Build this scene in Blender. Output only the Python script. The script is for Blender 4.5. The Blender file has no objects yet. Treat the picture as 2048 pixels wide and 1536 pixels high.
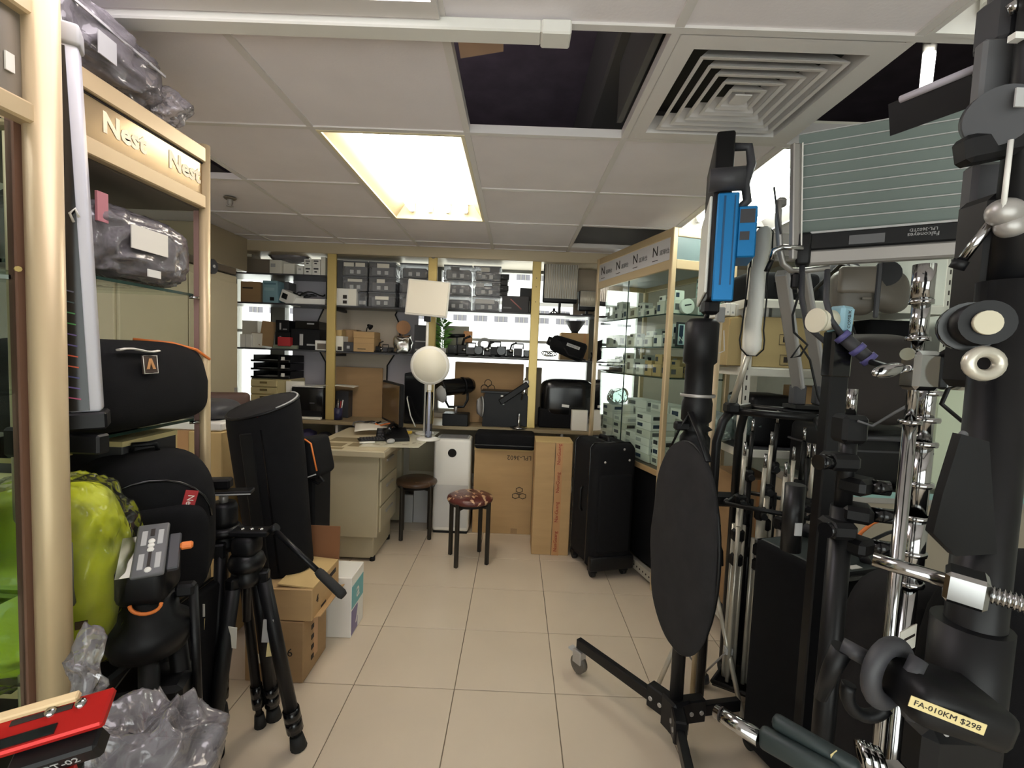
import bpy, bmesh, math, random
from mathutils import Vector as V, Matrix, noise
PI = math.pi
rnd = random.Random(7)
SC = bpy.context.scene
COL = SC.collection

# ------------------------------------------------------------------ camera
FPX = 931.1
CAMP = V((0, 0, 1.4))
_p, _y, _r = .0637, -.0068, .0399
FW = V((math.sin(_y)*math.cos(_p), math.cos(_y)*math.cos(_p), -math.sin(_p)))
RT = V((math.cos(_y), -math.sin(_y), 0))
UP = RT.cross(FW)
RT, UP = math.cos(_r)*RT+math.sin(_r)*UP, -math.sin(_r)*RT+math.cos(_r)*UP
cd = bpy.data.cameras.new('camera'); cam = bpy.data.objects.new('camera', cd); COL.objects.link(cam)
cd.sensor_width = 36; cd.lens = FPX/2048*36; cd.clip_start = .02; cd.clip_end = 200
cam.matrix_world = Matrix(((RT.x, UP.x, -FW.x, 0), (RT.y, UP.y, -FW.y, 0), (RT.z, UP.z, -FW.z, 1.4), (0, 0, 0, 1)))
SC.camera = cam
# ------------------------------------------------------------------ world (overcast daylight outside the window) and exposure
w = bpy.data.worlds.new('sky'); SC.world = w; w.use_nodes = True
bg = w.node_tree.nodes['Background']; bg.inputs[0].default_value = (1, .99, .975, 1); bg.inputs[1].default_value = 2.3
vs = SC.view_settings
vs.view_transform = 'Standard'; vs.look = 'None'; vs.exposure = 0.68; vs.gamma = 1.0; vs.use_curve_mapping = False
SC.cycles.max_bounces = 10; SC.cycles.diffuse_bounces = 5; SC.cycles.glossy_bounces = 4; SC.cycles.transparent_max_bounces = 24
SC.cycles.sample_clamp_indirect = 6; SC.cycles.caustics_reflective = False; SC.cycles.caustics_refractive = False
# lamp strengths of the fittings (colour, strength)
LAMP_MAIN = ((1, .935, .86), 9.5)
LAMP_NEAR = ((1, .93, .97), 4)
LAMP_SIDE = ((.92, 1, .94), 8)


def ray(px, py):
    return FW+RT*((px-1024)/FPX)+UP*((768-py)/FPX)
def at(px, py, Y):
    d = ray(px, py); return CAMP+d*(Y/d.y)
def atz(px, py, z):
    d = ray(px, py); return CAMP+d*((z-1.4)/d.z)
def atx(px, py, X):
    d = ray(px, py); return CAMP+d*(X/d.x)

# ------------------------------------------------------------------ mesh builder
def frame(o, xd, yd):
    x = V(xd).normalized(); z = x.cross(V(yd)).normalized(); y = z.cross(x)
    return Matrix(((x.x, y.x, z.x, o[0]), (x.y, y.y, z.y, o[1]), (x.z, y.z, z.z, o[2]), (0, 0, 0, 1)))
def place(o, rz=0, rx=0, ry=0):
    return Matrix.Translation(V(o)) @ Matrix.Rotation(rz, 4, 'Z') @ Matrix.Rotation(ry, 4, 'Y') @ Matrix.Rotation(rx, 4, 'X')
def basis(d):
    d = V(d).normalized(); a = V((0, 0, 1)) if abs(d.z) < .9 else V((1, 0, 0))
    x = a.cross(d).normalized(); return x, d.cross(x), d

class MB:
    def __init__(s, M=None):
        s.v = []; s.f = []; s.sm = []; s.mi = []; s.M = M; s.cur = 0
    def add(s, vs, fs, smooth=False):
        k = len(s.v)
        s.v += [(s.M @ V(p)) if s.M else V(p) for p in vs]
        for f in fs:
            s.f.append([k+i for i in f]); s.sm.append(smooth); s.mi.append(s.cur)
        return s
    def box(s, c, size, rot=None, bev=0, seg=1):
        sx, sy, sz = size[0]/2, size[1]/2, size[2]/2
        c = V(c)
        if bev > 0:
            bm = bmesh.new(); bmesh.ops.create_cube(bm, size=1)
            for v in bm.verts: v.co = V((v.co.x*size[0], v.co.y*size[1], v.co.z*size[2]))
            bmesh.ops.bevel(bm, geom=bm.edges[:], offset=min(bev, min(size)*.49), segments=seg, affect='EDGES', profile=.5)
            bm.verts.index_update()
            vv = [v.co.copy() for v in bm.verts]; ff = [[v.index for v in f.verts] for f in bm.faces]; bm.free()
            if rot: vv = [rot @ v for v in vv]
            return s.add([c+v for v in vv], ff, seg > 1)
        vv = [V((x*sx, y*sy, z*sz)) for x in (-1, 1) for y in (-1, 1) for z in (-1, 1)]
        if rot: vv = [rot @ v for v in vv]
        return s.add([c+v for v in vv], [(0, 1, 3, 2), (4, 6, 7, 5), (0, 4, 5, 1), (2, 3, 7, 6), (0, 2, 6, 4), (1, 5, 7, 3)])
    def bx(s, x0, x1, y0, y1, z0, z1, bev=0, seg=1):
        return s.box(((x0+x1)/2, (y0+y1)/2, (z0+z1)/2), (abs(x1-x0), abs(y1-y0), abs(z1-z0)), None, bev, seg)
    def cyl(s, p0, p1, r0, r1=None, n=16, caps=True):
        p0, p1 = V(p0), V(p1); r1 = r0 if r1 is None else r1
        x, y, d = basis(p1-p0)
        ring = [(math.cos(2*PI*i/n), math.sin(2*PI*i/n)) for i in range(n)]
        vv = [p0+(x*c+y*t)*r0 for c, t in ring]+[p1+(x*c+y*t)*r1 for c, t in ring]
        s.add(vv, [(i, (i+1) % n, n+(i+1) % n, n+i) for i in range(n)], True)
        if caps:
            k = len(s.v)-2*n
            s.f += [[k+i for i in reversed(range(n))], [k+n+i for i in range(n)]]; s.sm += [False]*2; s.mi += [s.cur]*2
        return s
    def tube(s, pts, r, n=8, closed=False, flat=1.0):
        pts = [V(p) for p in pts]; m = len(pts)
        rs = r if isinstance(r, (list, tuple)) else [r]*m
        tang = []
        for i in range(m):
            a = pts[i-1] if (i or closed) else pts[0]; b = pts[(i+1) % m] if (i < m-1 or closed) else pts[-1]
            tang.append((b-a).normalized())
        x = basis(tang[0])[0]; vv = []
        for i in range(m):
            x = (x-tang[i]*x.dot(tang[i])).normalized(); y = tang[i].cross(x)
            vv += [pts[i]+(x*math.cos(2*PI*j/n)+y*math.sin(2*PI*j/n)*flat)*rs[i] for j in range(n)]
        fs = []
        for i in range(m if closed else m-1):
            a, b = i*n, ((i+1) % m)*n
            fs += [(a+j, a+(j+1) % n, b+(j+1) % n, b+j) for j in range(n)]
        s.add(vv, fs, True)
        if not closed:
            k = len(s.v)-m*n
            s.f += [[k+j for j in reversed(range(n))], [k+(m-1)*n+j for j in range(n)]]; s.sm += [False]*2; s.mi += [s.cur]*2
        return s
    def lathe(s, prof, o=(0, 0, 0), ax=(0, 0, 1), n=24, smooth=True):
        o = V(o); x, y, d = basis(ax); vv = []
        for r, z in prof:
            vv += [o+d*z+(x*math.cos(2*PI*j/n)+y*math.sin(2*PI*j/n))*r for j in range(n)]
        fs = []
        for i in range(len(prof)-1):
            a, b = i*n, (i+1)*n
            fs += [(a+j, a+(j+1) % n, b+(j+1) % n, b+j) for j in range(n)]
        return s.add(vv, fs, smooth)
    def prism(s, poly, depth, M=None, smooth=False):
        n = len(poly)
        ar = sum(poly[i][0]*poly[(i+1) % n][1]-poly[(i+1) % n][0]*poly[i][1] for i in range(n))
        if ar < 0: poly = poly[::-1]
        vv = [V((p[0], p[1], 0)) for p in poly]+[V((p[0], p[1], depth)) for p in poly]
        if M: vv = [M @ v for v in vv]
        fs = [(i, (i+1) % n, n+(i+1) % n, n+i) for i in range(n)]
        s.add(vv, fs, smooth)
        k = len(s.v)-2*n
        s.f += [[k+i for i in reversed(range(n))], [k+n+i for i in range(n)]]; s.sm += [False]*2; s.mi += [s.cur]*2
        return s
    def blob(s, c, size, e=3.0, e2=None, n=28, m=16, amp=0, fr=6, rot=None, seed=0, fn=None, crease=0):
        e2 = e2 or e; c = V(c); vv = []
        def sp(t, k): return math.copysign(abs(t)**(2/k), t)
        for i in range(m+1):
            ph = -PI/2+PI*i/m
            for j in range(n):
                th = 2*PI*j/n
                p = V((sp(math.cos(ph), e2)*sp(math.cos(th), e), sp(math.cos(ph), e2)*sp(math.sin(th), e), sp(math.sin(ph), e2)))
                p = V((p.x*size[0]/2, p.y*size[1]/2, p.z*size[2]/2))
                if amp:
                    q = (p+V((seed*3.1, seed*1.7, seed)))*fr
                    p += V((noise.noise(q), noise.noise(q+V((9, 3, 1))), noise.noise(q+V((4, 7, 8)))))*amp
                if crease:
                    q = (p+V((seed*2.3, seed, seed*1.9)))*fr; k = abs(noise.noise(q))+.5*abs(noise.noise(q*2.1)); p += p.normalized()*crease*(.45-k*1.6)
                if fn: p = fn(p)
                if rot: p = rot @ p
                vv.append(c+p)
        fs = [(i*n+j, i*n+(j+1) % n, (i+1)*n+(j+1) % n, (i+1)*n+j) for i in range(m) for j in range(n)]
        return s.add(vv, fs, True)
    def sheet(s, fn, nu, nv, th=.002, smooth=True):
        top = [V(fn(i/nu, j/nv)) for j in range(nv+1) for i in range(nu+1)]
        W = nu+1; nor = []
        for j in range(nv+1):
            for i in range(W):
                a = top[j*W+min(i+1, nu)]-top[j*W+max(i-1, 0)]; b = top[min(j+1, nv)*W+i]-top[max(j-1, 0)*W+i]
                c = a.cross(b); nor.append(c.normalized() if c.length > 1e-12 else V((0, 0, 1)))
        bot = [p-n*th for p, n in zip(top, nor)]; K = len(top)
        fs = []
        for j in range(nv):
            for i in range(nu):
                a = j*W+i; fs += [(a, a+1, a+W+1, a+W), (K+a, K+a+W, K+a+W+1, K+a+1)]
        ed = list(range(W))+[j*W+nu for j in range(1, nv+1)]+[nv*W+i for i in range(nu-1, -1, -1)]+[j*W for j in range(nv-1, 0, -1)]
        for a, b in zip(ed, ed[1:]+ed[:1]): fs.append((b, a, K+a, K+b))
        return s.add(top+bot, fs, smooth)

INV = {}
def obj(name, mb, mats, parent=None, label=None):
    me = bpy.data.meshes.new(name)
    root = parent
    while root is not None and root.parent is not None: root = root.parent
    iv = INV.get(root.name if root else None)
    me.from_pydata([(iv @ p) if iv else p for p in mb.v], [], mb.f)
    me.polygons.foreach_set('use_smooth', mb.sm)
    mats = mats if isinstance(mats, (list, tuple)) else [mats]
    for m in mats: me.materials.append(m)
    if len(mats) > 1: me.polygons.foreach_set('material_index', mb.mi)
    me.update()
    o = bpy.data.objects.new(name, me); COL.objects.link(o)
    if parent is not None: o.parent = parent
    if label: o['label'] = label
    return o
def tag(o, label, cat, group=None):
    o['label'] = label; o['category'] = cat
    if group: o['group'] = group
    return o
def thing(name, label, cat, loc=(0, 0, 0), rz=0, group=None):
    o = bpy.data.objects.new(name, None); COL.objects.link(o); o.empty_display_size = .05
    o.location = V(loc); o.rotation_euler = (0, 0, rz)
    INV[o.name] = (Matrix.Translation(V(loc)) @ Matrix.Rotation(rz, 4, 'Z')).inverted()
    return tag(o, label, cat, group)
def solo(name, mb, mats, label, cat, group=None):
    lo = V((min(p.x for p in mb.v), min(p.y for p in mb.v), min(p.z for p in mb.v))); hi = V((max(p.x for p in mb.v), max(p.y for p in mb.v), 0))
    c = V(((lo.x+hi.x)/2, (lo.y+hi.y)/2, lo.z)); mb.v = [p-c for p in mb.v]
    o = obj(name, mb, mats); o.location = c
    return tag(o, label, cat, group)
def struct(name, mb, mats, parent=None):
    o = obj(name, mb, mats, parent)
    if parent is None: o['kind'] = 'structure'
    return o
def inst(o, parent, loc, name=None):
    c = o.copy(); COL.objects.link(c); c.parent = parent; c.location = V(loc); return c
def dup(root, loc=None, rz=None, label=None):
    r = root.copy(); COL.objects.link(r)
    if loc is not None: r.location = V(loc)
    if rz is not None: r.rotation_euler = (0, 0, rz)
    if label: r['label'] = label
    for ch in list(root.children):
        c = ch.copy(); COL.objects.link(c); c.parent = r
        for g in list(ch.children):
            d = g.copy(); COL.objects.link(d); d.parent = c
    return r

# ------------------------------------------------------------------ materials
def lin(c):
    return tuple(((x/255)/12.92 if x/255 <= .04045 else ((x/255+.055)/1.055)**2.4) for x in c)
def mat(name, rgb, rough=.5, metal=0, var=0, vs=8, bump=0, bs=60, spec=.5, coat=0, stretch=None, emit=None, rgb2=None, thr=None):
    m = bpy.data.materials.new(name); m.use_nodes = True; nt = m.node_tree; N = nt.nodes; L = nt.links
    b = N['Principled BSDF']; c = lin(rgb)
    b.inputs['Base Color'].default_value = (*c, 1); b.inputs['Roughness'].default_value = rough; b.inputs['Metallic'].default_value = metal
    b.inputs['Specular IOR Level'].default_value = spec; b.inputs['Coat Weight'].default_value = coat
    if var or bump or rgb2:
        tc = N.new('ShaderNodeTexCoord'); src = tc.outputs['Object']
        if stretch:
            mp = N.new('ShaderNodeMapping'); mp.inputs['Scale'].default_value = stretch; L.new(src, mp.inputs[0]); src = mp.outputs[0]
    if var or rgb2:
        t = N.new('ShaderNodeTexNoise'); t.inputs['Scale'].default_value = vs; t.inputs['Detail'].default_value = 5; L.new(src, t.inputs['Vector'])
        r = N.new('ShaderNodeValToRGB'); L.new(t.outputs['Fac'], r.inputs[0])
        if rgb2:
            a, z = c, lin(rgb2); t0, t1 = thr or (.45, .55)
        else:
            a, z = tuple(x*(1-var) for x in c), tuple(min(1, x*(1+var)) for x in c); t0, t1 = .3, .7
        r.color_ramp.elements[0].position = t0; r.color_ramp.elements[1].position = t1
        r.color_ramp.elements[0].color = (*a, 1); r.color_ramp.elements[1].color = (*z, 1)
        L.new(r.outputs[0], b.inputs['Base Color'])
    if bump:
        t = N.new('ShaderNodeTexNoise'); t.inputs['Scale'].default_value = bs; t.inputs['Detail'].default_value = 3; L.new(src, t.inputs['Vector'])
        bp = N.new('ShaderNodeBump'); bp.inputs['Strength'].default_value = bump; bp.inputs['Distance'].default_value = .01
        L.new(t.outputs['Fac'], bp.inputs['Height']); L.new(bp.outputs[0], b.inputs['Normal'])
    if emit:
        b.inputs['Emission Color'].default_value = (*emit[0], 1); b.inputs['Emission Strength'].default_value = emit[1]
    return m
def clear(name, tint=(1, 1, 1), refl=.12, rough=.03, body=0, bodyc=(200, 200, 200), bump=0, bs=30):
    """thin see-through sheet: transparent + a gloss by Fresnel + some milky body"""
    m = bpy.data.materials.new(name); m.use_nodes = True; nt = m.node_tree; N = nt.nodes; L = nt.links; N.clear()
    out = N.new('ShaderNodeOutputMaterial'); tr = N.new('ShaderNodeBsdfTransparent'); tr.inputs[0].default_value = (*tint, 1)
    gl = N.new('ShaderNodeBsdfGlossy'); gl.inputs['Roughness'].default_value = rough
    fr = N.new('ShaderNodeLayerWeight'); fr.inputs['Blend'].default_value = refl
    if bump:
        tc = N.new('ShaderNodeTexCoord'); t = N.new('ShaderNodeTexNoise'); t.inputs['Scale'].default_value = bs; t.inputs['Detail'].default_value = 2
        L.new(tc.outputs['Object'], t.inputs['Vector']); bp = N.new('ShaderNodeBump'); bp.inputs['Strength'].default_value = bump; bp.inputs['Distance'].default_value = .03
        L.new(t.outputs['Fac'], bp.inputs['Height']); L.new(bp.outputs[0], gl.inputs['Normal']); L.new(bp.outputs[0], fr.inputs['Normal'])
    base = tr.outputs[0]
    if body:
        df = N.new('ShaderNodeBsdfDiffuse'); df.inputs[0].default_value = (*lin(bodyc), 1); mx = N.new('ShaderNodeMixShader'); mx.inputs[0].default_value = body
        L.new(base, mx.inputs[1]); L.new(df.outputs[0], mx.inputs[2]); base = mx.outputs[0]
    mx = N.new('ShaderNodeMixShader'); L.new(fr.outputs['Fresnel'], mx.inputs[0]); L.new(base, mx.inputs[1]); L.new(gl.outputs[0], mx.inputs[2])
    L.new(mx.outputs[0], out.inputs[0]); return m

m_tile = mat('floor_tile', (206, 191, 171), .28, var=.03, vs=3, bump=.02, bs=9)
m_grout = mat('grout', (120, 108, 92), .8, var=.1)
m_ceil = mat('ceiling_panel', (236, 230, 233), .85, var=.03, vs=5, bump=.05, bs=120)
m_tee = mat('ceiling_tee', (222, 217, 214), .45)
m_void = mat('void_dark', (128, 118, 130), .9, var=.15)
m_wall = mat('wall_paint', (216, 210, 198), .7, var=.04)
m_wallr = mat('wall_paint_green', (190, 192, 184), .7, var=.05)
m_brass = mat('brass_anodised', (206, 182, 116), .36, metal=.4, bump=.02, bs=200)
m_hdr = mat('beige_metal', (188, 174, 148), .4, metal=.3)
m_cream = mat('cream_aluminium', (204, 182, 144), .4, metal=.25)
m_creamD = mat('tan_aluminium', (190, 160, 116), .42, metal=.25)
m_black = mat('black_plastic', (17, 17, 19), .45, spec=.3)
m_blackg = mat('black_gloss', (16, 16, 18), .18)
m_blackm = mat('black_metal', (16, 16, 18), .38, spec=.35)
m_rubber = mat('rubber', (28, 28, 28), .75)
m_fab = mat('black_fabric', (21, 21, 23), .9, spec=.2, bump=.25, bs=900, var=.12, vs=30)
m_fabg = mat('charcoal_fabric', (44, 43, 44), .9, spec=.2, bump=.25, bs=900, var=.12, vs=20)
m_grey = mat('grey_plastic', (96, 96, 98), .5)
m_dgrey = mat('dark_grey_plastic', (58, 58, 62), .5)
m_lgrey = mat('light_grey', (176, 176, 176), .5)
m_white = mat('white_plastic', (232, 230, 224), .4)
m_paper = mat('paper', (236, 232, 220), .8)
m_cream_paper = mat('cream_paper', (224, 206, 150), .8)
m_card = mat('cardboard', (182, 150, 106), .85, var=.05, vs=4, stretch=(1, 1, 6))
m_card2 = mat('cardboard_brown', (158, 128, 92), .85, var=.06, vs=4, stretch=(1, 1, 6))
m_card3 = mat('cardboard_pale', (196, 168, 116), .85, var=.05, vs=5)
m_tapeb = mat('packing_tape', (186, 138, 92), .3)
m_ink = mat('ink', (40, 32, 28), .7)
m_inkr = mat('red_ink', (150, 50, 36), .7)
m_orange = mat('orange_trim', (232, 128, 58), .55)
m_red = mat('red_anodised', (196, 34, 30), .35, metal=.35)
m_redtag = mat('red_fabric', (170, 44, 48), .7)
m_chrome = mat('chrome', (176, 176, 176), .12, metal=1)
m_steel = mat('brushed_steel', (204, 198, 184), .32, metal=.5)
m_alu = mat('grey_aluminium', (170, 166, 162), .35, metal=.45)
m_deskb = mat('beige_enamel', (176, 166, 140), .45, var=.03, vs=3)
m_desktop = mat('desk_laminate', (206, 194, 164), .3)
m_glass = clear('glass', (.97, 1, .985), .1)
m_glassg = clear('glass_green', (.92, .975, .95), .1)
m_gedge = mat('glass_edge', (38, 62, 56), .15, spec=.6)
m_wrap = clear('plastic_wrap', (.97, .96, .97), .42, .14, .26, (215, 208, 215), bump=.25, bs=24)
m_clearbox = clear('clear_plastic', (.85, .86, .87), .3, .1, .3, (170, 172, 178), bump=.6, bs=14)
m_lav = mat('lavender_board', (186, 182, 190), .7)
m_blue = mat('blue_anodised', (20, 120, 184), .38, metal=.35)
m_yel = mat('lime_fabric', (206, 214, 24), .5, bump=.2, bs=40, var=.06)

def text(body, M, size, m, parent, name='lettering', ax='CENTER', sx=1.0, ex=.0004, bold=0):
    c = bpy.data.curves.new(name, 'FONT'); c.body = body; c.size = size; c.align_x = ax; c.align_y = 'CENTER'; c.extrude = ex; c.offset = bold
    c.resolution_u = 2
    tmp = bpy.data.objects.new('tmp_text', c); me = bpy.data.meshes.new_from_object(tmp)
    bpy.data.objects.remove(tmp); bpy.data.curves.remove(c); me.name = name; me.materials.clear(); me.materials.append(m)
    o = bpy.data.objects.new(name, me); COL.objects.link(o); o.parent = parent
    root = parent
    while root.parent is not None: root = root.parent
    iv = INV.get(root.name)
    if iv is None: iv = root.matrix_basis.inverted()
    o.matrix_local = iv @ M @ Matrix.Diagonal((sx, 1, 1, 1))
    return o

# ================================================================== THE SETTING
CZ = 2.238; X0, X1, Y0, YW = -2.62, 2.2, -1.7, 4.25
# floor: slab + one object per tile
fl = struct('floor', MB().bx(X0-.1, X1+.1, Y0-.1, YW+.1, -.12, -.004), m_grout)
TS = .42; tx0, ty0 = -.622-TS*5, 2.692-TS*11
proto = None
for i in range(12):
    for j in range(15):
        if proto is None:
            proto = obj('tile', MB().box((0, 0, -.004), (TS-.0035, TS-.0035, .008), None, .0012), m_tile, fl); o = proto
        else:
            o = inst(proto, fl, (0, 0, 0))
        o.location = (tx0+TS*(i+.5), ty0+TS*(j+.5), 0)
# walls
struct('wall_left', MB().bx(X0-.1, X0, Y0, YW, 0, 2.9), m_wall)
struct('wall_right', MB().bx(X1, X1+.1, Y0, YW, 0, 2.9), m_wallr)
struct('wall_front', MB().bx(X0-.1, X1+.1, Y0-.1, Y0, 2.1, 2.9).bx(X0-.1, -2.1, Y0-.1, Y0, 0, 2.1).bx(1.85, X1+.1, Y0-.1, Y0, 0, 2.1).bx(-2.1, 1.85, Y0-.1, Y0, 0, .12), m_wall)
# unseen glazed front, added behind the camera to let fill light in
sf = struct('added_fill_window', MB().bx(-2.1, 1.85, Y0-.07, Y0-.03, 2.05, 2.1).bx(-2.1, 1.85, Y0-.07, Y0-.03, .12, .18), mat('fill_window_alu', (170, 168, 160), .4, metal=.5))
for x in (-2.08, -1.1, -.12, .86, 1.83): obj('mullion', MB().bx(x-.025, x+.025, Y0-.08, Y0-.02, .12, 2.1), bpy.data.materials['fill_window_alu'], sf)
for k in range(4): obj('pane', MB().bx(-2.055+k*.98, -1.125+k*.98, Y0-.055, Y0-.049, .18, 2.05), m_glass, sf)
struct('wall_back', MB().bx(X0-.1, X1+.1, YW, YW+.12, 0, .86).bx(X0-.1, X1+.1, YW, YW+.12, 2.16, 2.9).bx(X0-.1, -2.57, YW, YW+.12, .86, 2.16).bx(1.1, X1+.1, YW, YW+.12, .86, 2.16), m_wall)
# ceiling: void above, tees, one object per panel
ce = struct('ceiling', MB().bx(X0-.1, X1+.1, Y0-.1, YW+.1, 2.9, 3.0), m_void)
GX = [-1.423+.6*k for k in range(-1, 7)]; GY = [1.24+.6*k for k in range(-5, 5)]
GXX = [X0]+GX[0:]; GXX = [x for x in GXX if x < X1]+[X1]; GYY = [Y0]+GY+[3.83]
for x in GX:
    if X0 < x < X1: obj('tee_bar', MB().bx(x-.012, x+.012, Y0, 3.83, CZ-.002, CZ+.03), m_tee, ce)
for y in GY:
    segs = [(X0, X1)] if abs(y-2.44) > .01 else [(X0, -.83), (-.216, .97), (1.584, X1)]
    for a, b in segs: obj('tee_bar', MB().bx(a, b, y-.0115, y+.0115, CZ-.0025, CZ+.029), m_tee, ce)
def cell(x, y): return (round((x+1.423)/.6), round((y-1.24)/.6))
OPEN = {(2, 0), (3, 3), (-1, 1), (4, 0), (3, 0), (1, 1), (1, 2), (4, 1), (4, 2), (4, -1), (0, -1), (-1, -1), (1, -1)}
for a, b in zip(GXX, GXX[1:]):
    for c, d in zip(GYY, GYY[1:]):
        k = (math.floor(((a+b)/2+1.423)/.6), math.floor(((c+d)/2-1.24)/.6))
        if k in OPEN: continue
        j = rnd.uniform(-.0015, .0015)
        obj('ceiling_tile', MB().bx(a+.006, b-.006, c+.006, d-.006, CZ+.004+j, CZ+.018+j, .002), m_ceil, ce)
obj('edge_trim', MB().bx(X0, X1, 3.80, 3.84, CZ-.006, CZ+.03), m_tee, ce)
# soffit strip between the grid and the window wall
obj('soffit', MB().bx(X0, X1, 3.84, YW, CZ-.0, CZ+.05), m_hdr, ce)
# scrap of card lying in the open bay
solo('cardboard_scrap', MB(place((-.135, 1.34, CZ+.045), .02, .12, -.2)).box((0, 0, 0), (.13, .24, .006)), mat('scrap', (196, 164, 140), .8), 'tan cardboard scrap lying at the edge of the open ceiling bay', 'cardboard')
# duct seen in the open bay
solo('ceiling_duct', MB().bx(.3, .95, 1.15, 3.7, CZ+.25, CZ+.6, .01).bx(.34, .36, 1.28, 1.8, CZ+.04, CZ+.26), mat('duct_grey', (96, 96, 92), .6), 'grey sheet metal air duct inside the open ceiling bay', 'duct')

# ---------------- recessed troffers
def troffer(name, label, x0, x1, y0, y1, lamp, ntube=4, along='Y', frame_m=None):
    t = thing(name, label, 'ceiling light', ((x0+x1)/2, (y0+y1)/2, CZ))
    fm = frame_m or mat('troffer_frame', (230, 218, 184), .4)
    m = MB(); d = .09; w_ = .014
    m.bx(x0, x1, y0, y1, CZ+d, CZ+d+.01)
    obj('housing', m, mat('troffer_white', (240, 236, 222), .4), t)
    for a in ((x0, x0+w_, y0, y1), (x1-w_, x1, y0, y1), (x0+w_, x1-w_, y0, y0+w_), (x0+w_, x1-w_, y1-w_, y1)):
        obj('side', MB().bx(*a, CZ-.004, CZ+d), fm, t)
    # sloped reflector sides
    obj('reflector', MB().add([(x0+w_, y0+w_, CZ+.004), (x0+w_, y1-w_, CZ+.004), (x0+.07, y1-w_, CZ+d-.001), (x0+.07, y0+w_, CZ+d-.001)], [(0, 1, 2, 3), (3, 2, 1, 0)]), fm, t)
    obj('reflector', MB().add([(x1-w_, y0+w_, CZ+.004), (x1-w_, y1-w_, CZ+.004), (x1-.07, y1-w_, CZ+d-.001), (x1-.07, y0+w_, CZ+d-.001)], [(0, 3, 2, 1), (3, 0, 1, 2)]), fm, t)
    tm = mat('tube_glow', (255, 255, 250), .4, emit=lamp)
    for k in range(ntube):
        x = x0+.12+(x1-x0-.24)*k/(ntube-1)
        tb = obj('tube', MB().cyl((x, y0+.06, CZ+.045), (x, y1-.06, CZ+.045), .016, n=10), tm, t)
        for y in (y0+.045, y1-.045): obj('end_cap', MB().cyl((x, y-.015, CZ+.045), (x, y+.015, CZ+.045), .017, n=10), m_white, tb)
        for y in (y0+.03, y1-.03): obj('lamp_holder', MB().box((x, y, CZ+.062), (.03, .014, .055), None, .004), m_white, t)
    return t
troffer('ceiling_light', 'open ceiling light with glowing tubes in a cream frame above the stool', -.811, -.235, 1.852, 3.028, LAMP_MAIN)
troffer('ceiling_light', 'open ceiling light with greenish tubes above the display cabinet and steel rack', .989, 1.565, 1.852, 3.028, LAMP_SIDE, frame_m=m_tee)
troffer('ceiling_light', 'open ceiling light with greenish white housing and a beige box inside', .989, 1.565, .652, 1.228, ((.9, 1, .93), 1.5), 3, frame_m=m_tee)
tb = thing('junction_box', 'small beige junction box fixed in the ceiling beside the dark bay', 'junction box', (1.32, 1.17, CZ))
obj('body', MB().bx(1.27, 1.35, 1.145, 1.215, CZ-.045, CZ-.002, .006), mat('jbox', (206, 186, 146), .5), tb)
obj('cable_gland', MB().cyl((1.318, 1.18, CZ-.046), (1.318, 1.18, CZ-.07), .012, .008, n=10), m_dgrey, tb)
# prismatic panel light nearest the camera
t = thing('prismatic_light', 'prismatic panel ceiling light above the pale cable trunking', 'ceiling light', (-.8, .94, CZ))
obj('diffuser', MB().bx(-2.01, -.235, .65, 1.15, CZ-.013, CZ-.007), mat('prismatic', (235, 232, 235), .3, emit=LAMP_NEAR), t)
m = MB()
for i in range(58):
    for j in range(16):
        x, y = -1.99+i*.03, .665+j*.03
        m.add([(x-.013, y-.013, CZ-.0132), (x+.013, y-.013, CZ-.0132), (x+.013, y+.013, CZ-.0132), (x-.013, y+.013, CZ-.0132), (x, y, CZ-.023)], [(0, 4, 1), (1, 4, 2), (2, 4, 3), (3, 4, 0)])
p = obj('prism', m, mat('prism_lens', (245, 240, 245), .15, emit=(LAMP_NEAR[0], LAMP_NEAR[1]*.7)), t); p['kind'] = 'stuff'
for a in ((-2.02, -.223, 1.15, 1.205), (-2.02, -.223, .64, .65), (-2.02, -2.01, .65, 1.15), (-.235, -.223, .65, 1.15)): obj('rim', MB().bx(*a, CZ-.018, CZ-.004), m_tee, t)
# cable trunking on the ceiling
a, b = atz(100, 36, 2.2), atz(1160, 58, 2.2)
t = thing('cable_trunking', 'white plastic cable trunking stuck across the ceiling under the grid', 'trunking', (-.6, 1.24, CZ))
obj('channel', MB().bx(-1.9, .03, 1.213, 1.268, CZ-.034, CZ-.003, .004), m_white, t)
obj('cover_cap', MB().bx(.03, .105, 1.209, 1.272, CZ-.038, CZ-.003, .004), m_white, t)
# air diffuser
t = thing('air_diffuser', 'square louvred metal air diffuser set in the ceiling', 'air vent', (.677, 1.54, CZ))
x0, x1, y0, y1 = .39, .964, 1.253, 1.827; cx, cy = .677, 1.54
def ring(mb, h0, h1, z0, z1):
    vv = []
    for h, z in ((h0, z0), (h1, z1)):
        vv += [(cx-h, cy-h, z), (cx+h, cy-h, z), (cx+h, cy+h, z), (cx-h, cy+h, z)]
    mb.add(vv, [(i, (i+1) % 4, 4+(i+1) % 4, 4+i) for i in range(4)])
    mb.add([(x, y, z+.003) for x, y, z in vv], [(4+i, 4+(i+1) % 4, (i+1) % 4, i) for i in range(4)])
m = MB(); ring(m, .287, .235, CZ-.003, CZ-.004); ring(m, .235, .225, CZ-.004, CZ+.05); obj('frame', m, m_tee, t)
for k, h in enumerate((.205, .168, .131, .094, .057)):
    m = MB(); ring(m, h, h-.012, CZ-.006, CZ-.004); ring(m, h-.003, h-.034, CZ-.004, CZ+.034); obj('louvre', m, m_tee, t)
obj('centre_plate', MB().bx(cx-.026, cx+.026, cy-.026, cy+.026, CZ-.004, CZ+.0), m_tee, t)
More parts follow.
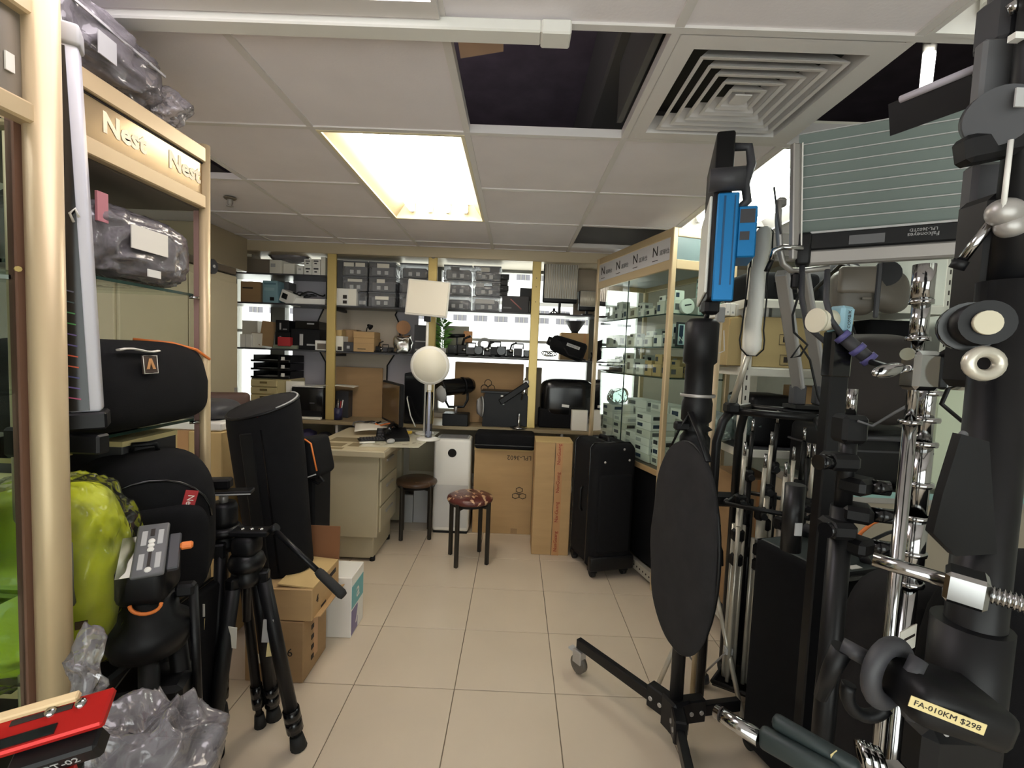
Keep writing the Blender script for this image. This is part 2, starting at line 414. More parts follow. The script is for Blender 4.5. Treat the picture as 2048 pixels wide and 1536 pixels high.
obj('plenum', MB().bx(x0+.02, x1-.02, y0+.02, y1-.02, CZ+.09, CZ+.1), mat('plenum_dark', (60, 60, 56), .8), t)
# batten seen up in the dark bay by the wall
t = thing('batten_light', 'twin tube batten light hanging in the dark ceiling bay by the wall', 'ceiling light', atz(1856, 150, 2.5))
for px in (1848, 1862):
    a, b = atz(px+4, 106, 2.5), atz(px-5, 186, 2.5); obj('tube', MB().cyl(a, b, .009, n=10), mat('batten_glow', (255, 252, 240), .4, emit=((1, .97, .9), 3)) if px == 1848 else bpy.data.materials['batten_glow'], t)
a, b = atz(1859, 100, 2.5), atz(1850, 190, 2.5); obj('housing', MB().tube([a+V((0, 0, .04)), b+V((0, 0, .04))], .02, 8), m_white, t)
# sprinkler
p0 = atz(460, 395, CZ)
t = thing('sprinkler_head', 'small bronze fire sprinkler head on the ceiling beyond the glass cabinet', 'sprinkler', p0)
obj('rosette', MB().lathe([(0, 0), (.03, 0), (.034, -.004), (.026, -.012), (0, -.012)], p0), mat('bronze', (120, 110, 96), .4, metal=.5), t)
obj('nozzle', MB().lathe([(.014, -.01), (.016, -.03), (.01, -.045), (.02, -.05), (0, -.052)], p0), m_alu, t)

# ---------------- window and outside
wn = struct('window_1', MB().bx(-2.59, -2.55, YW-.01, YW+.06, .84, 2.18).bx(1.08, 1.12, YW-.01, YW+.06, .84, 2.18).bx(-2.59, 1.12, YW-.01, YW+.06, 2.13, 2.18).bx(-2.59, 1.12, YW-.01, YW+.06, .84, .88), mat('window_alu', (150, 148, 140), .4, metal=.5))
for x, hw in ((-2.175, .065), (-.73, .03), (.70, .055)): obj('mullion', MB().bx(x-hw, x+hw, YW-.02, YW+.06, .86, 2.16), mat('mullion_dark', (104, 104, 98), .5), wn)
for z in (1.52,): obj('transom', MB().bx(-2.57, 1.1, YW+.0, YW+.03, z-.012, z+.012), mat('transom_grey', (190, 192, 190), .5), wn)
for a, b in ((-2.55, -2.24), (-2.11, -.76), (-.70, .645), (.755, 1.08)): obj('pane', MB().bx(a, b, YW+.02, YW+.026, .88, 2.13), m_glass, wn)
# facade across the street
fc = struct('exterior_building', MB().bx(-60, 40, 40, 44, -30, 40), mat('facade_paint', (236, 236, 232), .8))
m_fg = mat('facade_glass', (104, 102, 107), .6, spec=.1); m_fb = mat('facade_band', (122, 119, 114), .8)
for z in (4.1, 7.7, 11.3):
    obj('floor_band', MB().bx(-60, 40, 39.7, 40, z+1.5, z+1.75), m_fb, fc)
    for k in range(24):
        x = -30+k*1.75
        o = obj('facade_window', MB().bx(x, x+1.15, 39.9, 40.01, z, z+1.1), m_fg, fc)
        for q in (.38, .76): obj('glazing_bar', MB().bx(x+q-.04, x+q+.04, 39.84, 39.9, z, z+1.1), m_fb, o)

# ================================================================== WINDOW SHELVES AND COUNTER
def deco_front(t, xl, xr, yf, z0, z1, deco, M=None):
    for d in deco or ():
        nm, u0, u1, v0, v1, m = d[:6]; pr = d[6] if len(d) > 6 else .0012
        a, b = xl+(xr-xl)*u0, xl+(xr-xl)*u1
        obj(nm, MB(M).bx(a, b, yf-pr, yf+.0005, z0+(z1-z0)*v0, z0+(z1-z0)*v1), m, t)
def pbox(name, label, cat, px0, px1, py0, z0, Y, dep, m, rz=0, deco=None, group=None, top=None, side=None, bev=.0025, z1=None, tilt=0):
    pc = (px0+px1)/2
    a, b = at(px0, py0+8, Y), at(px1, py0+8, Y); xl, xr = a.x, b.x; z1 = at(pc, py0, Y).z if z1 is None else z1
    cx = (xl+xr)/2; wd = xr-xl
    t = thing(name, label, cat, (cx, Y+dep/2, z0), rz, group)
    M = place((cx, Y+dep/2, 0), rz) if not tilt else place((cx, Y+dep/2, (z0+z1)/2), rz, 0, tilt) @ Matrix.Translation((0, 0, -(z0+z1)/2))
    obj('body', MB(M).bx(-wd/2, wd/2, -dep/2, dep/2, z0+.0005, z1, bev), m, t)
    deco_front(t, -wd/2, wd/2, -dep/2, z0, z1, deco, M)
    if top: obj(top[0], MB(M).bx(-wd*top[1]/2, wd*top[1]/2, -dep/2-.001, dep/2+.001, z1-.0005, z1+.0015), top[2], t)
    if side: obj(side[0], MB(M).bx(-wd/2+wd*side[1], -wd/2+wd*side[2], -dep/2-.0012, dep/2, z0+.001, z1+.0012), side[3], t)
    return t
SH = {1: 1.985, 2: 1.745, 3: 1.37}; CT = .80
bays = [(-2.56, -1.556), (-1.485, -.738), (-.665, .103), (.173, .72)]
# posts + header: one gold shelving frame
t = thing('shelving_frame', 'gold metal shelving frame with flat posts standing before the window', 'shelving', (-.8, 3.82, CT))
for a, b in ((-1.556, -1.485), (-.738, -.665), (.103, .173)): obj('post', MB().bx(a, b, 3.80, 3.83, CT, 2.165, .004), m_brass, t)
obj('header', MB().bx(-2.61, .76, 3.79, 3.835, 2.150, 2.234, .004), m_hdr, t)
obj('header_band', MB().bx(-2.61, .76, 3.835, 4.2, 2.150, 2.16), m_hdr, t)
for a, b in ((-1.556, -1.485), (-.738, -.665), (.103, .173)):
    for z in (1.74, 1.36): obj('bracket', MB().bx((a+b)/2-.012, (a+b)/2+.012, 3.83, 4.2, z-.035, z-.014), m_dgrey, t)
p = V((-.70, 3.80, 2.165)); obj('bolt', MB().lathe([(0, -.008), (.018, -.008), (.022, 0)], p, (0, 1, 0)), m_alu, t)
for z in (2.02, 1.95, 1.83): obj('screw_hole', MB().cyl((.138, 3.7995, z), (.138, 3.802, z), .004, n=8), m_ink, t)
m_shelf = mat('shelf_dark', (52, 54, 52), .3)
for bi, (a, b) in enumerate(bays):
    for k in (1, 2, 3):
        if k == 1 and bi: continue
        nm = ('first', 'second', 'third', 'fourth')[bi]; hi = {1: 'top', 2: 'upper', 3: 'lower'}[k]
        s = thing('glass_shelf', f'dark glass {hi} shelf in the {nm} window bay from the steel locker', 'shelf', ((a+b)/2, 4.03, SH[k]-.01), 0, 'window bay shelves')
        obj('board', MB().bx(a-.03, b+.03, 3.85, 4.2, SH[k]-.011, SH[k]-.001), m_shelf, s)
        obj('front_edge', MB().bx(a, b, 3.842, 3.85, SH[k]-.014, SH[k]-.001), m_dgrey, s)
# counter below the window
t = thing('window_counter', 'beige counter running under the window behind the desk', 'counter', (-.6, 4.0, 0))
obj('worktop', MB().bx(X0+.01, .78, 3.74, 4.24, CT-.03, CT-.0005, .004), mat('counter_top', (150, 134, 104), .4), t)
obj('back_panel', MB().bx(X0+.01, .78, 4.2, 4.23, .0, CT-.03), m_deskb, t)
for x in (-2.0, -1.45, -.95, -.2, .4): obj('divider', MB().bx(x-.01, x+.01, 3.78, 4.2, 0, CT-.03), m_white, t)
obj('kick_shelf', MB().bx(-2.4, .75, 3.78, 4.2, .28, .30), m_white, t)
obj('cubby_shelf', MB().bx(-2.0, -1.45, 3.78, 4.2, .585, .6), m_white, t)
# boards against the window
t = thing('backing_board', 'lavender grey board leaning against the window behind shelves', 'board', (-1.38, 4.17, CT))
a, b = at(586, 600, 4.16).x, at(838, 600, 4.16).x
obj('sheet', MB().bx(a, b, 4.16, 4.17, CT, 1.99), m_lav, t)
obj('top_edge', MB().bx(a, b, 4.155, 4.172, 1.99, 1.996), m_lgrey, t)
t = thing('folding_reflector', 'beige folding reflector panel with notched black edges between two gold posts', 'reflector', (-1.1, 4.13, CT))
def X(px, Y=4.12): return at(px, 640, Y).x
def Zc(py, px=740, Y=4.12): return at(px, py, Y).z
poly = [(X(652), CT+.03), (X(776), CT+.03), (X(776), Zc(730)), (X(789), Zc(709)), (X(800), Zc(690)), (X(800), Zc(648)), (X(790), Zc(628)), (X(800), Zc(606)), (X(800), Zc(530)), (X(652), Zc(530)), (X(652), Zc(606)), (X(645), Zc(624)), (X(636), Zc(645)), (X(636), Zc(700)), (X(652), Zc(728))]
obj('cloth', MB().prism(poly, .012, frame((0, 4.14, 0), (1, 0, 0), (0, 0, 1))), mat('reflector_beige', (188, 176, 160), .7), t)
obj('rim', MB().tube([(x, 4.127, z) for x, z in poly], .007, 6, True), m_black, t)

# ---- bay 1 (by the locker), top shelf
Y1 = 3.88
def wbox(px0, px1, py0, z0, lab, grp=None, m=None, dep=.16, rz=0, Y=Y1, mark=m_dgrey, z1=None, name='product_box'):
    return pbox(name, lab, 'box', px0, px1, py0, z0, Y, dep, m or m_white, rz, [('printed_panel', .2, .8, .62, .78, mark), ('printed_panel', .3, .62, .3, .45, mark)], grp, z1=z1)
z = SH[1]
wbox(608, 623, 532, z, 'small white box on top shelf, lower of the stack next the long boxes', 'small white boxes on the top shelf')
wbox(624, 640, 532, z, 'small white box on top shelf, lower of the stack next the tall one', 'small white boxes on the top shelf')
zz = at(616, 532, Y1).z
wbox(608, 623, 518, zz, 'small white box on top shelf, upper of the stack next the long boxes', 'small white boxes on the top shelf')
wbox(624, 640, 518, zz, 'small white box on top shelf, upper of the stack next the tall one', 'small white boxes on the top shelf')
pbox('product_box', 'tall narrow white box beside the gold post on the top shelf', 'box', 641.5, 651, 514, z, Y1, .14, m_paper)
pbox('product_box', 'long white box lying on the top shelf with small print', 'box', 541, 566, 520, z, 3.9, .2, m_paper, -.12, [('printed_panel', .1, .5, .5, .75, m_lgrey)])
pbox('product_box', 'long plain white box lying beside the stacked small boxes', 'box', 568, 592, 527, z, 3.9, .2, m_paper, -.1)
pbox('product_box', 'flat white box standing just before the small white stack', 'box', 593, 606, 531, z, 3.89, .12, m_white, 0, [('printed_panel', .3, .7, .5, .7, m_lgrey)])
pbox('product_box', 'grey brown flat box at the wall end of the top shelf', 'box', 492, 538, 518, z, 3.92, .2, mat('taupe', (130, 118, 104), .7), .05, top=('lid', 1.02, mat('taupe2', (142, 130, 116), .7)))
pbox('product_box', 'pale brown box with white label on the taupe box', 'box', 474, 502, 498, at(515, 518, 3.92).z, 3.93, .16, mat('taupe3', (150, 138, 120), .7), .1, [('paper_label', .3, .95, .25, .85, m_paper)])
t = solo('wrapped_bundle', MB().blob(at(580, 512, 4.0)+V((0, 0, .012)), (.32, .16, .1), 3, amp=.02, fr=14), m_dgrey, 'black bundle wrapped in clear film on the top shelf', 'bundle')
obj('film', MB().blob((0, 0, .05), (.34, .18, .12), 3, amp=.02, fr=14), m_wrap, t)
# ---- bay 1, upper shelf
z = SH[2]
pbox('carton', 'brown carton with dark print on the upper shelf by the locker', 'carton', 481, 521, 563, z, 3.88, .24, m_card2, 0, [('print', .1, .62, .66, .72, m_ink)], top=('tape', .2, m_tapeb))
pbox('product_box', 'tall pale blue box with a dark picture on the upper shelf', 'box', 525, 555, 561, z, 3.87, .12, mat('pale_blue', (128, 164, 176), .5), 0, [('printed_panel', .1, .9, .82, .9, mat('blue_print', (84, 120, 134), .5)), ('printed_panel', .1, .8, .55, .68, mat('blue_print2', (150, 182, 190), .5)), ('picture', .5, .78, .1, .26, m_black)])
pbox('product_box', 'grey film wrapped box behind the tilted white box', 'box', 556, 577, 563, z, 3.98, .14, m_grey)
pbox('product_box', 'white box with black lens picture tilted on the upper shelf', 'box', 560, 594, 583, z, 3.87, .1, m_white, -.25, [('picture', .12, .5, .3, .75, m_black)], tilt=.35)
pbox('product_box', 'flat white box lying on the upper shelf beside gold post', 'box', 587, 649, 597, z, 3.87, .2, m_white, .03)
t = thing('cable_bundle', 'loose black cables heaped on the flat white box', 'cable', at(610, 595, 3.95))
for k in range(4):
    c = at(606+k*6, 593, 3.93); obj('cable', MB().tube([c+V((.09*math.cos(a*.7+k), .05*math.sin(a*.9+k), .008+.012*math.sin(a*2+k)+k*.004)) for a in [i*.45 for i in range(12)]], .006, 6), m_black if k % 2 else m_dgrey, t)
# ---- bay 1, lower shelf
z = SH[3]
pbox('carton', 'white carton half on the lower shelf by the locker', 'carton', 478, 500, 668, z, 3.87, .2, m_white, .1, [('seam', .48, .52, 0, 1, m_lgrey)])
pbox('carton', 'white carton with open brown flaps on the lower shelf', 'carton', 501, 521, 666, z, 3.9, .2, m_paper, .1, top=('flap', 1.05, m_card2))
pbox('carton', 'pale carton standing behind the open flapped white carton', 'carton', 484, 515, 641, z, 4.02, .12, mat('pale_carton', (200, 196, 184), .8))
t = solo('carton_flap_board', MB(place(at(535, 668, 3.93)+V((0, 0, -.01)), .2, -.12, .1)).box((0, 0, .012), (.11, .012, .21)), m_card2, 'brown cardboard sheet leaning upright on the lower shelf', 'cardboard')
for k, (a, b, py, zo, lab) in enumerate([(550, 580, 664, z, 'black equipment case under two others near cardboard sheet'), (551, 578, 640, None, 'black equipment case with silver catch atop the pile'), (582, 640, 658, z, 'wide black equipment case beside the gold post')]):
    zb = zo if zo else at(565, 664, 3.9).z
    pbox('equipment_case', lab, 'case', a, b, py, zb, 3.9, .2, m_black, 0, [('catch', .3, .42, .2, .75, m_lgrey), ('print', .55, .85, .2, .28, m_lgrey)], 'black cases on the lower shelf')
pbox('equipment_case', 'flat black case lying on the wide black case', 'case', 590, 638, 642, at(610, 658, 3.9).z, 3.92, .18, m_blackg, 0, [('stripe', .5, .8, .6, .75, m_lgrey)])
pbox('product_box', 'thin red boxed accessory wedged among black cases', 'box', 555, 580, 674, z+.022, 3.84, .05, m_redtag, 0, None)
pbox('book', 'thin green grey manual lying under the red box', 'book', 546, 592, 690, z, 3.86, .14, mat('greygreen', (120, 128, 108), .6), .06)
pbox('product_box', 'small white box with dark window at foot of the gold post', 'box', 630, 652, 681, z, 3.84, .1, m_white, 0, [('window', .2, 1, .1, .7, mat('boxwin', (110, 100, 90), .6))])
# ---- bay 2, upper: clear storage boxes
def storage(px0, px1, z0, h, Y, label, cards, grp, rz=0):
    a, b = at(px0, 560, Y).x, at(px1, 560, Y).x; d = .2; cx = (a+b)/2
    t = thing('storage_box', label, 'storage box', (cx, Y+d/2, z0), rz, grp)
    M = place((cx, Y+d/2, 0), rz); wv = (b-a)/2-.002
    obj('shell', MB(M).bx(-wv, wv, -d/2, d/2, z0+.001, z0+h-.004, .004), m_clearbox, t)
    obj('contents', MB(M).bx(-wv+.014, wv-.014, -d/2+.022, d/2-.012, z0+.006, z0+h*.72, .01), m_grey, t)
    obj('lid', MB(M).bx(-wv-.002, wv+.002, -d/2-.004, d/2, z0+h-.012, z0+h-.001, .002), mat_lid, t)
    for u in (-.35, .2): obj('handle_slot', MB(M).bx(wv*u-.004, wv*u+.026, -d/2-.0012, -d/2+.001, z0+.02, z0+.05), m_lgrey, t)
    for u0, u1, v0, v1, mm in cards: obj('label_card', MB(M).bx(-wv+2*wv*u0, -wv+2*wv*u1, -d/2-.0016, -d/2-.0002, z0+h*v0, z0+h*v1), mm, t)
    return t
mat_lid = mat('clear_lid', (98, 99, 104), .25)
m_lab = mat('label_paper', (204, 200, 190), .7)
G2 = 'clear storage boxes in the second window bay'; hh = .123; z = SH[2]
cols = [(684, 735), (737, 792), (799, 856)]
nmr = ['bottom', 'middle', 'top']; nmc = ['column beside the thin white box', 'column between the others', 'column behind the square lamp']
for ci, (a, b) in enumerate(cols):
    for r in range(3):
        if ci == 0 and r == 0: continue
        cards = [[], [[(.22, .8, .62, .8, m_lab)], [(.3, .6, .6, .85, m_lab)], [(.3, .75, .62, .85, m_lab)]], [[(.05, .45, .62, .88, m_lab), (.52, .9, .62, .88, m_lab)], [(.3, .75, .6, .88, m_lab)], []]]
        cd_ = [(.25, .75, .5, .72, m_paper)] if (ci == 1 and r == 0) else (cards[r][ci] if r else [])
        storage(a, b, z+r*hh, hh, 3.87, f'smoky clear storage box, {nmr[r]} of the {nmc[ci]}', cd_, G2)
storage(712, 735, z, hh, 3.9, 'narrow clear storage box squeezed beside the thin white box', [], G2)
pbox('product_box', 'square white box with two dark pictures below storage boxes', 'box', 672, 713, 577, z, 3.86, .1, m_white, 0, [('picture', .34, .54, .4, .62, m_ink), ('picture', .34, .54, .12, .3, m_ink), ('printed_panel', .6, .98, .05, .95, m_paper)])
pbox('product_box', 'grey box standing at the gold post above the white box', 'box', 672, 686, 520, z+hh*1.1, 3.9, .14, m_grey)
# ---- bay 2, lower shelf
z = SH[3]
pbox('carton', 'brown carton with black top on the lower shelf', 'carton', 707, 748, 676, z, 3.87, .2, m_card, 0, [('print', .2, .6, .18, .24, m_ink), ('seam', 0, 1, .6, .63, m_card2)])
pbox('carton', 'brown carton with dark open top standing on another carton', 'carton', 706, 748, 663, at(727, 676, 3.87).z, 3.88, .18, m_card, .02, top=('flap', .9, m_dgrey))
pbox('carton', 'darker brown carton behind the pair with black top', 'carton', 684, 712, 659, z, 3.98, .18, m_card2, .05)
pbox('product_box', 'dark grey box with white mark on the lower shelf', 'box', 687, 706, 684, z, 3.86, .1, m_dgrey, 0, [('mark', .35, .65, .3, .6, m_lgrey)])
pbox('product_box', 'cream box with round hole beside the gold post', 'box', 671, 686, 672, z, 3.86, .12, m_paper, 0, [('hole', .3, .85, .05, .3, m_ink)])
pbox('product_box', 'small beige box stacked upon the cream box', 'box', 671, 683, 660, at(678, 672, 3.86).z, 3.87, .1, m_card3)
t = thing('clip_lamp', 'tiny black clip lamp clamped on the brown cartons', 'lamp', at(733, 663, 3.9))
b0 = at(733, 664, 3.9); b1 = at(734, 656, 3.9); b2 = at(738, 652, 3.9)
obj('stem', MB().tube([b0, b1, b2], .004, 6), m_black, t); obj('shade', MB().cyl(b2+V((-.01, 0, .008)), b2+V((.02, -.01, -.012)), .01, .024, 12), m_black, t)
t = thing('silver_pouch', 'crumpled silver foil pouch standing on the lower shelf', 'pouch', at(805, 705, 3.95))
c = at(806, 688, 3.95); obj('foil', MB().blob((c.x, c.y, z+.075), (.16, .07, .15), 4, amp=.022, fr=22, n=36, m=24), mat('foil', (200, 198, 192), .2, metal=.9), t)
t = thing('paddle_disc', 'tan round wooden disc propped above the silver pouch', 'disc', at(807, 660, 4.05))
c = at(807, 655, 4.05); obj('disc', MB().cyl(c+V((0, -.006, 0)), c+V((0, .006, 0)), .06, n=28), mat('tan_wood', (186, 136, 94), .6), t); obj('stick', MB().bx(c.x-.008, c.x+.008, c.y-.004, c.y+.004, z, c.z-.05), m_card2, t)
pbox('product_box', 'tall black box with pale line standing beside gold post', 'box', 829, 855, 650, z, 3.88, .1, m_dgrey, 0, [('stripe', .08, .95, .42, .46, m_lgrey), ('stripe', .1, .9, .12, .18, m_lgrey)])
def gadget(px, Y, z0, s, label, kind=0):
    """small camera rig pieces on the lower shelf: body, lens, arm, plate"""
    c = at(px, 700, Y); t = thing('camera_gadget', label, 'camera accessory', (c.x, Y, z0), 0, 'small camera gadgets on the lower shelf')
    x, y = c.x, Y
    obj('base_plate', MB().bx(x-.035*s, x+.035*s, y-.02, y+.03, z0, z0+.012*s, .002), m_black, t)
    obj('body', MB().box((x, y, z0+.035*s), (.05*s, .035, .046*s), None, .004), m_black if kind % 2 else m_dgrey, t)
    if kind % 3 == 0: obj('lens', MB().cyl((x, y-.015, z0+.035*s), (x, y-.06, z0+.035*s), .018*s, .022*s, 14), m_blackg, t)
    if kind % 3 == 1: obj('arm', MB().tube([(x, y, z0+.05*s), (x+.01*s, y, z0+.09*s), (x+.045*s, y-.01, z0+.105*s)], .007*s, 6), m_black, t)
    if kind % 3 == 2: obj('knob', MB().cyl((x-.03*s, y-.01, z0+.04*s), (x-.055*s, y-.01, z0+.04*s), .012*s, n=10), m_chrome, t); obj('handle', MB().tube([(x-.03*s, y, z0+.055*s), (x-.03*s, y, z0+.085*s), (x+.03*s, y, z0+.085*s), (x+.03*s, y, z0+.055*s)], .005*s, 6), m_black, t)
    return t
for k, (px, s, lab) in enumerate([(757, .9, 'small white plated camera gadget beside the brown cartons'), (771, .8, 'small black camera gadget with looped handle near the cartons'), (783, .8, 'small black camera gadget just before the silver pouch')]): gadget(px, 3.87, z, s, lab, k+1)
for k, (px, s, lab) in enumerate([(905, 1.5, 'camera gadget with tall arm just past the leafy plant'), (924, 1.6, 'camera gadget with lens beneath the tan paddle'), (942, 1.3, 'camera gadget standing just beyond the tan paddle'), (958, 1.5, 'camera gadget with pale ring stand behind'), (975, 1.2, 'camera gadget with top handle below the cable coil'), (990, 1.5, 'camera gadget with lens midway along the third bay'), (1003, 1.6, 'tall camera gadget with raised arm in the third bay'), (1020, 1.2, 'camera gadget with chrome knob before the grey cradle'), (1036, 1.4, 'grey cradle gadget with lens near the third post'), (1054, 1.2, 'camera gadget beside the third gold post')]): gadget(px, 3.9, z, s, lab, k)
t = thing('cable_coil', 'grey coiled cable standing among the camera gadgets', 'cable', at(969, 690, 3.98))
c = at(969, 688, 3.98)
for k in range(3): obj('loop', MB().tube([c+V(((.055-k*.008)*math.cos(a), .01*k, (.05-k*.008)*math.sin(a))) for a in [2*PI*i/20 for i in range(20)]], .006, 6, True), m_lgrey, t)
t = thing('paddle', 'black handled paddle with square tan head on the shelf', 'paddle', at(935, 700, 3.95))
a, b = at(893, 672, 3.95), at(930, 671, 3.95)
obj('handle', MB().cyl(a, b, .016, n=14), m_black, t); c = at(936, 674, 3.95); obj('blade', MB().box(c, (.075, .014, .1), None, .02, 3), mat('tan_pad', (192, 138, 88), .6), t)
obj('support', MB().bx(c.x-.1, c.x-.085, 3.945, 3.96, z, c.z), m_black, t)
pbox('board', 'grey green board leaning on the window behind the plant', 'board', 888, 938, 652, z, 4.1, .012, mat('boardgg', (168, 166, 152), .7))
# plant in the third bay
t = thing('potted_plant', 'small green leafy plant beside the second gold post', 'plant', at(884, 712, 3.92))
c = at(884, 708, 3.92)
obj('pot', MB().lathe([(0, 0), (.028, 0), (.036, .06), (.033, .06), (.03, .055), (0, .055)], (c.x, c.y, SH[3])), m_white, t)
m_leaf = mat('leaf_green', (92, 140, 62), .5, var=.25, vs=30)
for k in range(34):
    a = k*2.4; hgt = .06+.29*(k/34); s0 = V((c.x, c.y, SH[3]+hgt*.8)); out = V((math.cos(a), math.sin(a)*.6, 0)); L_ = .07+.04*math.sin(k*1.7)**2
    p1 = s0+out*L_*.5+V((0, 0, .025)); p2 = s0+out*L_+V((0, 0, .03)); sd = (out.cross(V((0, 0, 1)))*.6+V((0, 0, .8 if k % 2 else -.8)))*.017
    obj('leaf', MB().add([s0, p1-sd, p2, p1+sd, s0+V((0, 0, .001)), p1-sd+V((0, 0, .001)), p2+V((0, 0, .001)), p1+sd+V((0, 0, .001))], [(0, 3, 2, 1), (4, 5, 6, 7), (0, 1, 5, 4), (1, 2, 6, 5), (2, 3, 7, 6), (3, 0, 4, 7)]), m_leaf, t)
obj('stem', MB().tube([(c.x, c.y, SH[3]+.05), (c.x+.005, c.y, SH[3]+.2), (c.x-.005, c.y, SH[3]+.32)], .004, 6), m_leaf, t)
# ---- bay 3, upper shelf
z = SH[2]; G3 = 'clear storage boxes in the third window bay'
nmc = ['column beside the second gold post', 'column next the black boxes']
for ci, (a, b) in enumerate([(887, 944), (946, 1002)]):
    for r in range(3):
        cd_ = {(0, 2): [(.25, .55, .6, .85, m_grey)], (1, 2): [(.28, .58, .6, .9, m_lab), (.6, .95, .6, .9, m_grey)], (1, 0): [(.1, .8, .5, .8, m_lgrey)], (1, 1): [(.1, .4, .6, .85, m_lgrey)]}.get((ci, r), [])
        storage(a, b, z+r*hh, hh, 3.87, f'smoky clear storage box, {nmr[r]} of the {nmc[ci]}', cd_, G3)
for k in range(4):
    z0 = z+.128+k*.046
    pbox('product_box', ['flat black box at the base of the four high stack', 'flat black box second up in the four high stack', 'flat black box third up in the four high stack', 'flat black box on top of the four high stack'][k], 'box', 1004+k % 2, 1037+k % 2*2, 0, z0, 3.89, .14, m_black, .02*(k % 2), [('print', .35, .65, .4, .5, m_grey)], 'flat black boxes in a stack', z1=z0+.045)
t = pbox('product_box', 'large black box with a slanting pink stick picture', 'box', 1004, 1058, 592, z, 3.87, .14, mat('black_card', (34, 30, 32), .5), 0, [('print', .05, .36, .22, .32, m_grey)])
a, b = at(1021, 598, 3.868), at(1043, 619, 3.868); obj('stick_picture', MB().tube([a, b], .006, 6), mat('pinkish', (176, 120, 116), .6), t)
pbox('product_box', 'black box on its side against the third gold post', 'box', 1040, 1067, 576, z, 3.92, .16, m_black, 0, [('stripe', .72, .76, .05, .5, m_lgrey)])
# ---- bay 4, upper shelf: ribbed light panels
def panel_light(px0, px1, py0, py1, Y, label, rz=0):
    a, b = at(px0, (py0+py1)/2, Y), at(px1, (py0+py1)/2, Y); z1, z0 = at((px0+px1)/2, py0, Y).z, at((px0+px1)/2, py1, Y).z
    cx = (a.x+b.x)/2; wd = b.x-a.x; t = thing('ribbed_light_panel', label, 'light panel', (cx, Y, SH[2]), rz); M = place((cx, Y, 0), rz, 0, 0)
    obj('housing', MB(M).bx(-wd/2, wd/2, 0, .05, z0, z1, .012, 3), m_black, t)
    obj('face', MB(M).bx(-wd/2+.008, wd/2-.004, -.006, .002, z0+.035, z1-.006), mat('panel_silver', (176, 172, 164), .3, metal=.6), t)
    for k in range(14):
        x = -wd/2+.014+(wd-.026)*k/13; obj('rib', MB(M).cyl((x, -.004, z0+.04), (x, -.004, z1-.012), .004, n=6), m_steel, t)
    obj('foot', MB(M).bx(-.01, .01, .0, .03, SH[2], z0), m_black, t); obj('foot_base', MB(M).bx(-wd*.3, wd*.3, -.03, .08, SH[2], SH[2]+.008), m_black, t)
    return t
panel_light(1087, 1156, 527, 606, 3.88, 'large silver ribbed light panel on the shelf beyond the third gold post', .04)
panel_light(1158, 1192, 581, 622, 3.86, 'small silver ribbed light panel near the glass cabinet', .05)
pbox('board', 'brown grey board standing behind the ribbed light panels', 'board', 1150, 1195, 530, SH[2], 4.06, .012, mat('boardbr', (150, 136, 120), .7), 0, [('paper_label', .1, .5, .35, .48, m_lgrey)])
t = thing('small_tripod', 'tiny black tripod and white clips under the big ribbed panel', 'tripod', at(1110, 622, 3.86))
c = at(1108, 621, 3.87)
for k in range(3): obj('leg', MB().cyl((c.x, 3.87, SH[2]+.03), (c.x+.04*math.cos(k*2.1+.4), 3.87+.03*math.sin(k*2.1+.4), SH[2]+.004), .005, n=6), m_black, t)
obj('head', MB().box((c.x, 3.87, SH[2]+.036), (.02, .016, .02), None, .003), m_black, t)
# ---- bay 4, lower shelf
z = SH[3]
t = thing('tube_bag', 'black cylindrical carry bag lying slantwise with white lettering', 'bag', at(1135, 718, 3.86))
a, b = at(1102, 683, 3.88), at(1170, 708, 3.84)
obj('body', MB().tube([a+(b-a)*k for k in (0, .03, .1, .5, .92, .98, 1)], [.035, .055, .068, .075, .08, .068, .05], 20), m_fab, t)
dx = (b-a).normalized(); nn = V((-.05, -1, .25)); Mx = frame(a+(b-a)*.62+V((0, -.079, .022)), dx, V((0, 0, 1)))
obj('cap', MB().cyl(a-dx*.03, a+dx*.02, .034, .04, 16), m_black, t)
obj('logo_patch', MB(Mx).bx(-.055, .055, -.012, .012, -.001, .002), m_lgrey, t); text('NANLITE', Mx @ Matrix.Translation((0, 0, .0025)), .022, m_ink, t)
obj('strap', MB().tube([a+dx*.06+V((0, -.06, .04)), (a+b)/2+V((0, -.075, -.06)), b+V((0, -.05, -.05))], .006, 6), m_black, t)
pbox('carton', 'brown carton on the lower shelf behind the black tube bag', 'carton', 1122, 1178, 666, z, 4.0, .16, m_card, 0, [('tape', .8, .9, 0, 1, m_tapeb)])
t = thing('dish_reflector', 'black dish reflector upside down above the brown carton', 'reflector', at(1150, 663, 4.0))
c = at(1150, 652, 4.06); obj('dish', MB().lathe([(.03, -.05), (.035, -.045), (.085, .035), (.09, .04), (.084, .04), (.03, -.04), (0, -.042)], c), m_dgrey, t)
obj('neck', MB().cyl(c+V((0, 0, -.05)), c+V((0, 0, -.07)), .03, n=16), m_black, t)
t = thing('clamp_hook', 'small black clamp hanging under the lower shelf by the cabinet', 'clamp', at(1182, 705, 3.85))
c = at(1182, 712, 3.86); obj('jaw', MB().tube([c+V((0, 0, .03)), c+V((.012, 0, .0)), c+V((0, 0, -.03)), c+V((.01, 0, -.06))], .008, 6), m_black, t); obj('screw', MB().cyl(c+V((.02, 0, -.02)), c+V((-.02, 0, -.03)), .004, n=6), m_alu, t)
t = thing('string_pile', 'white cord and black pieces heaped beside the tube bag', 'cord', at(1092, 712, 3.87))
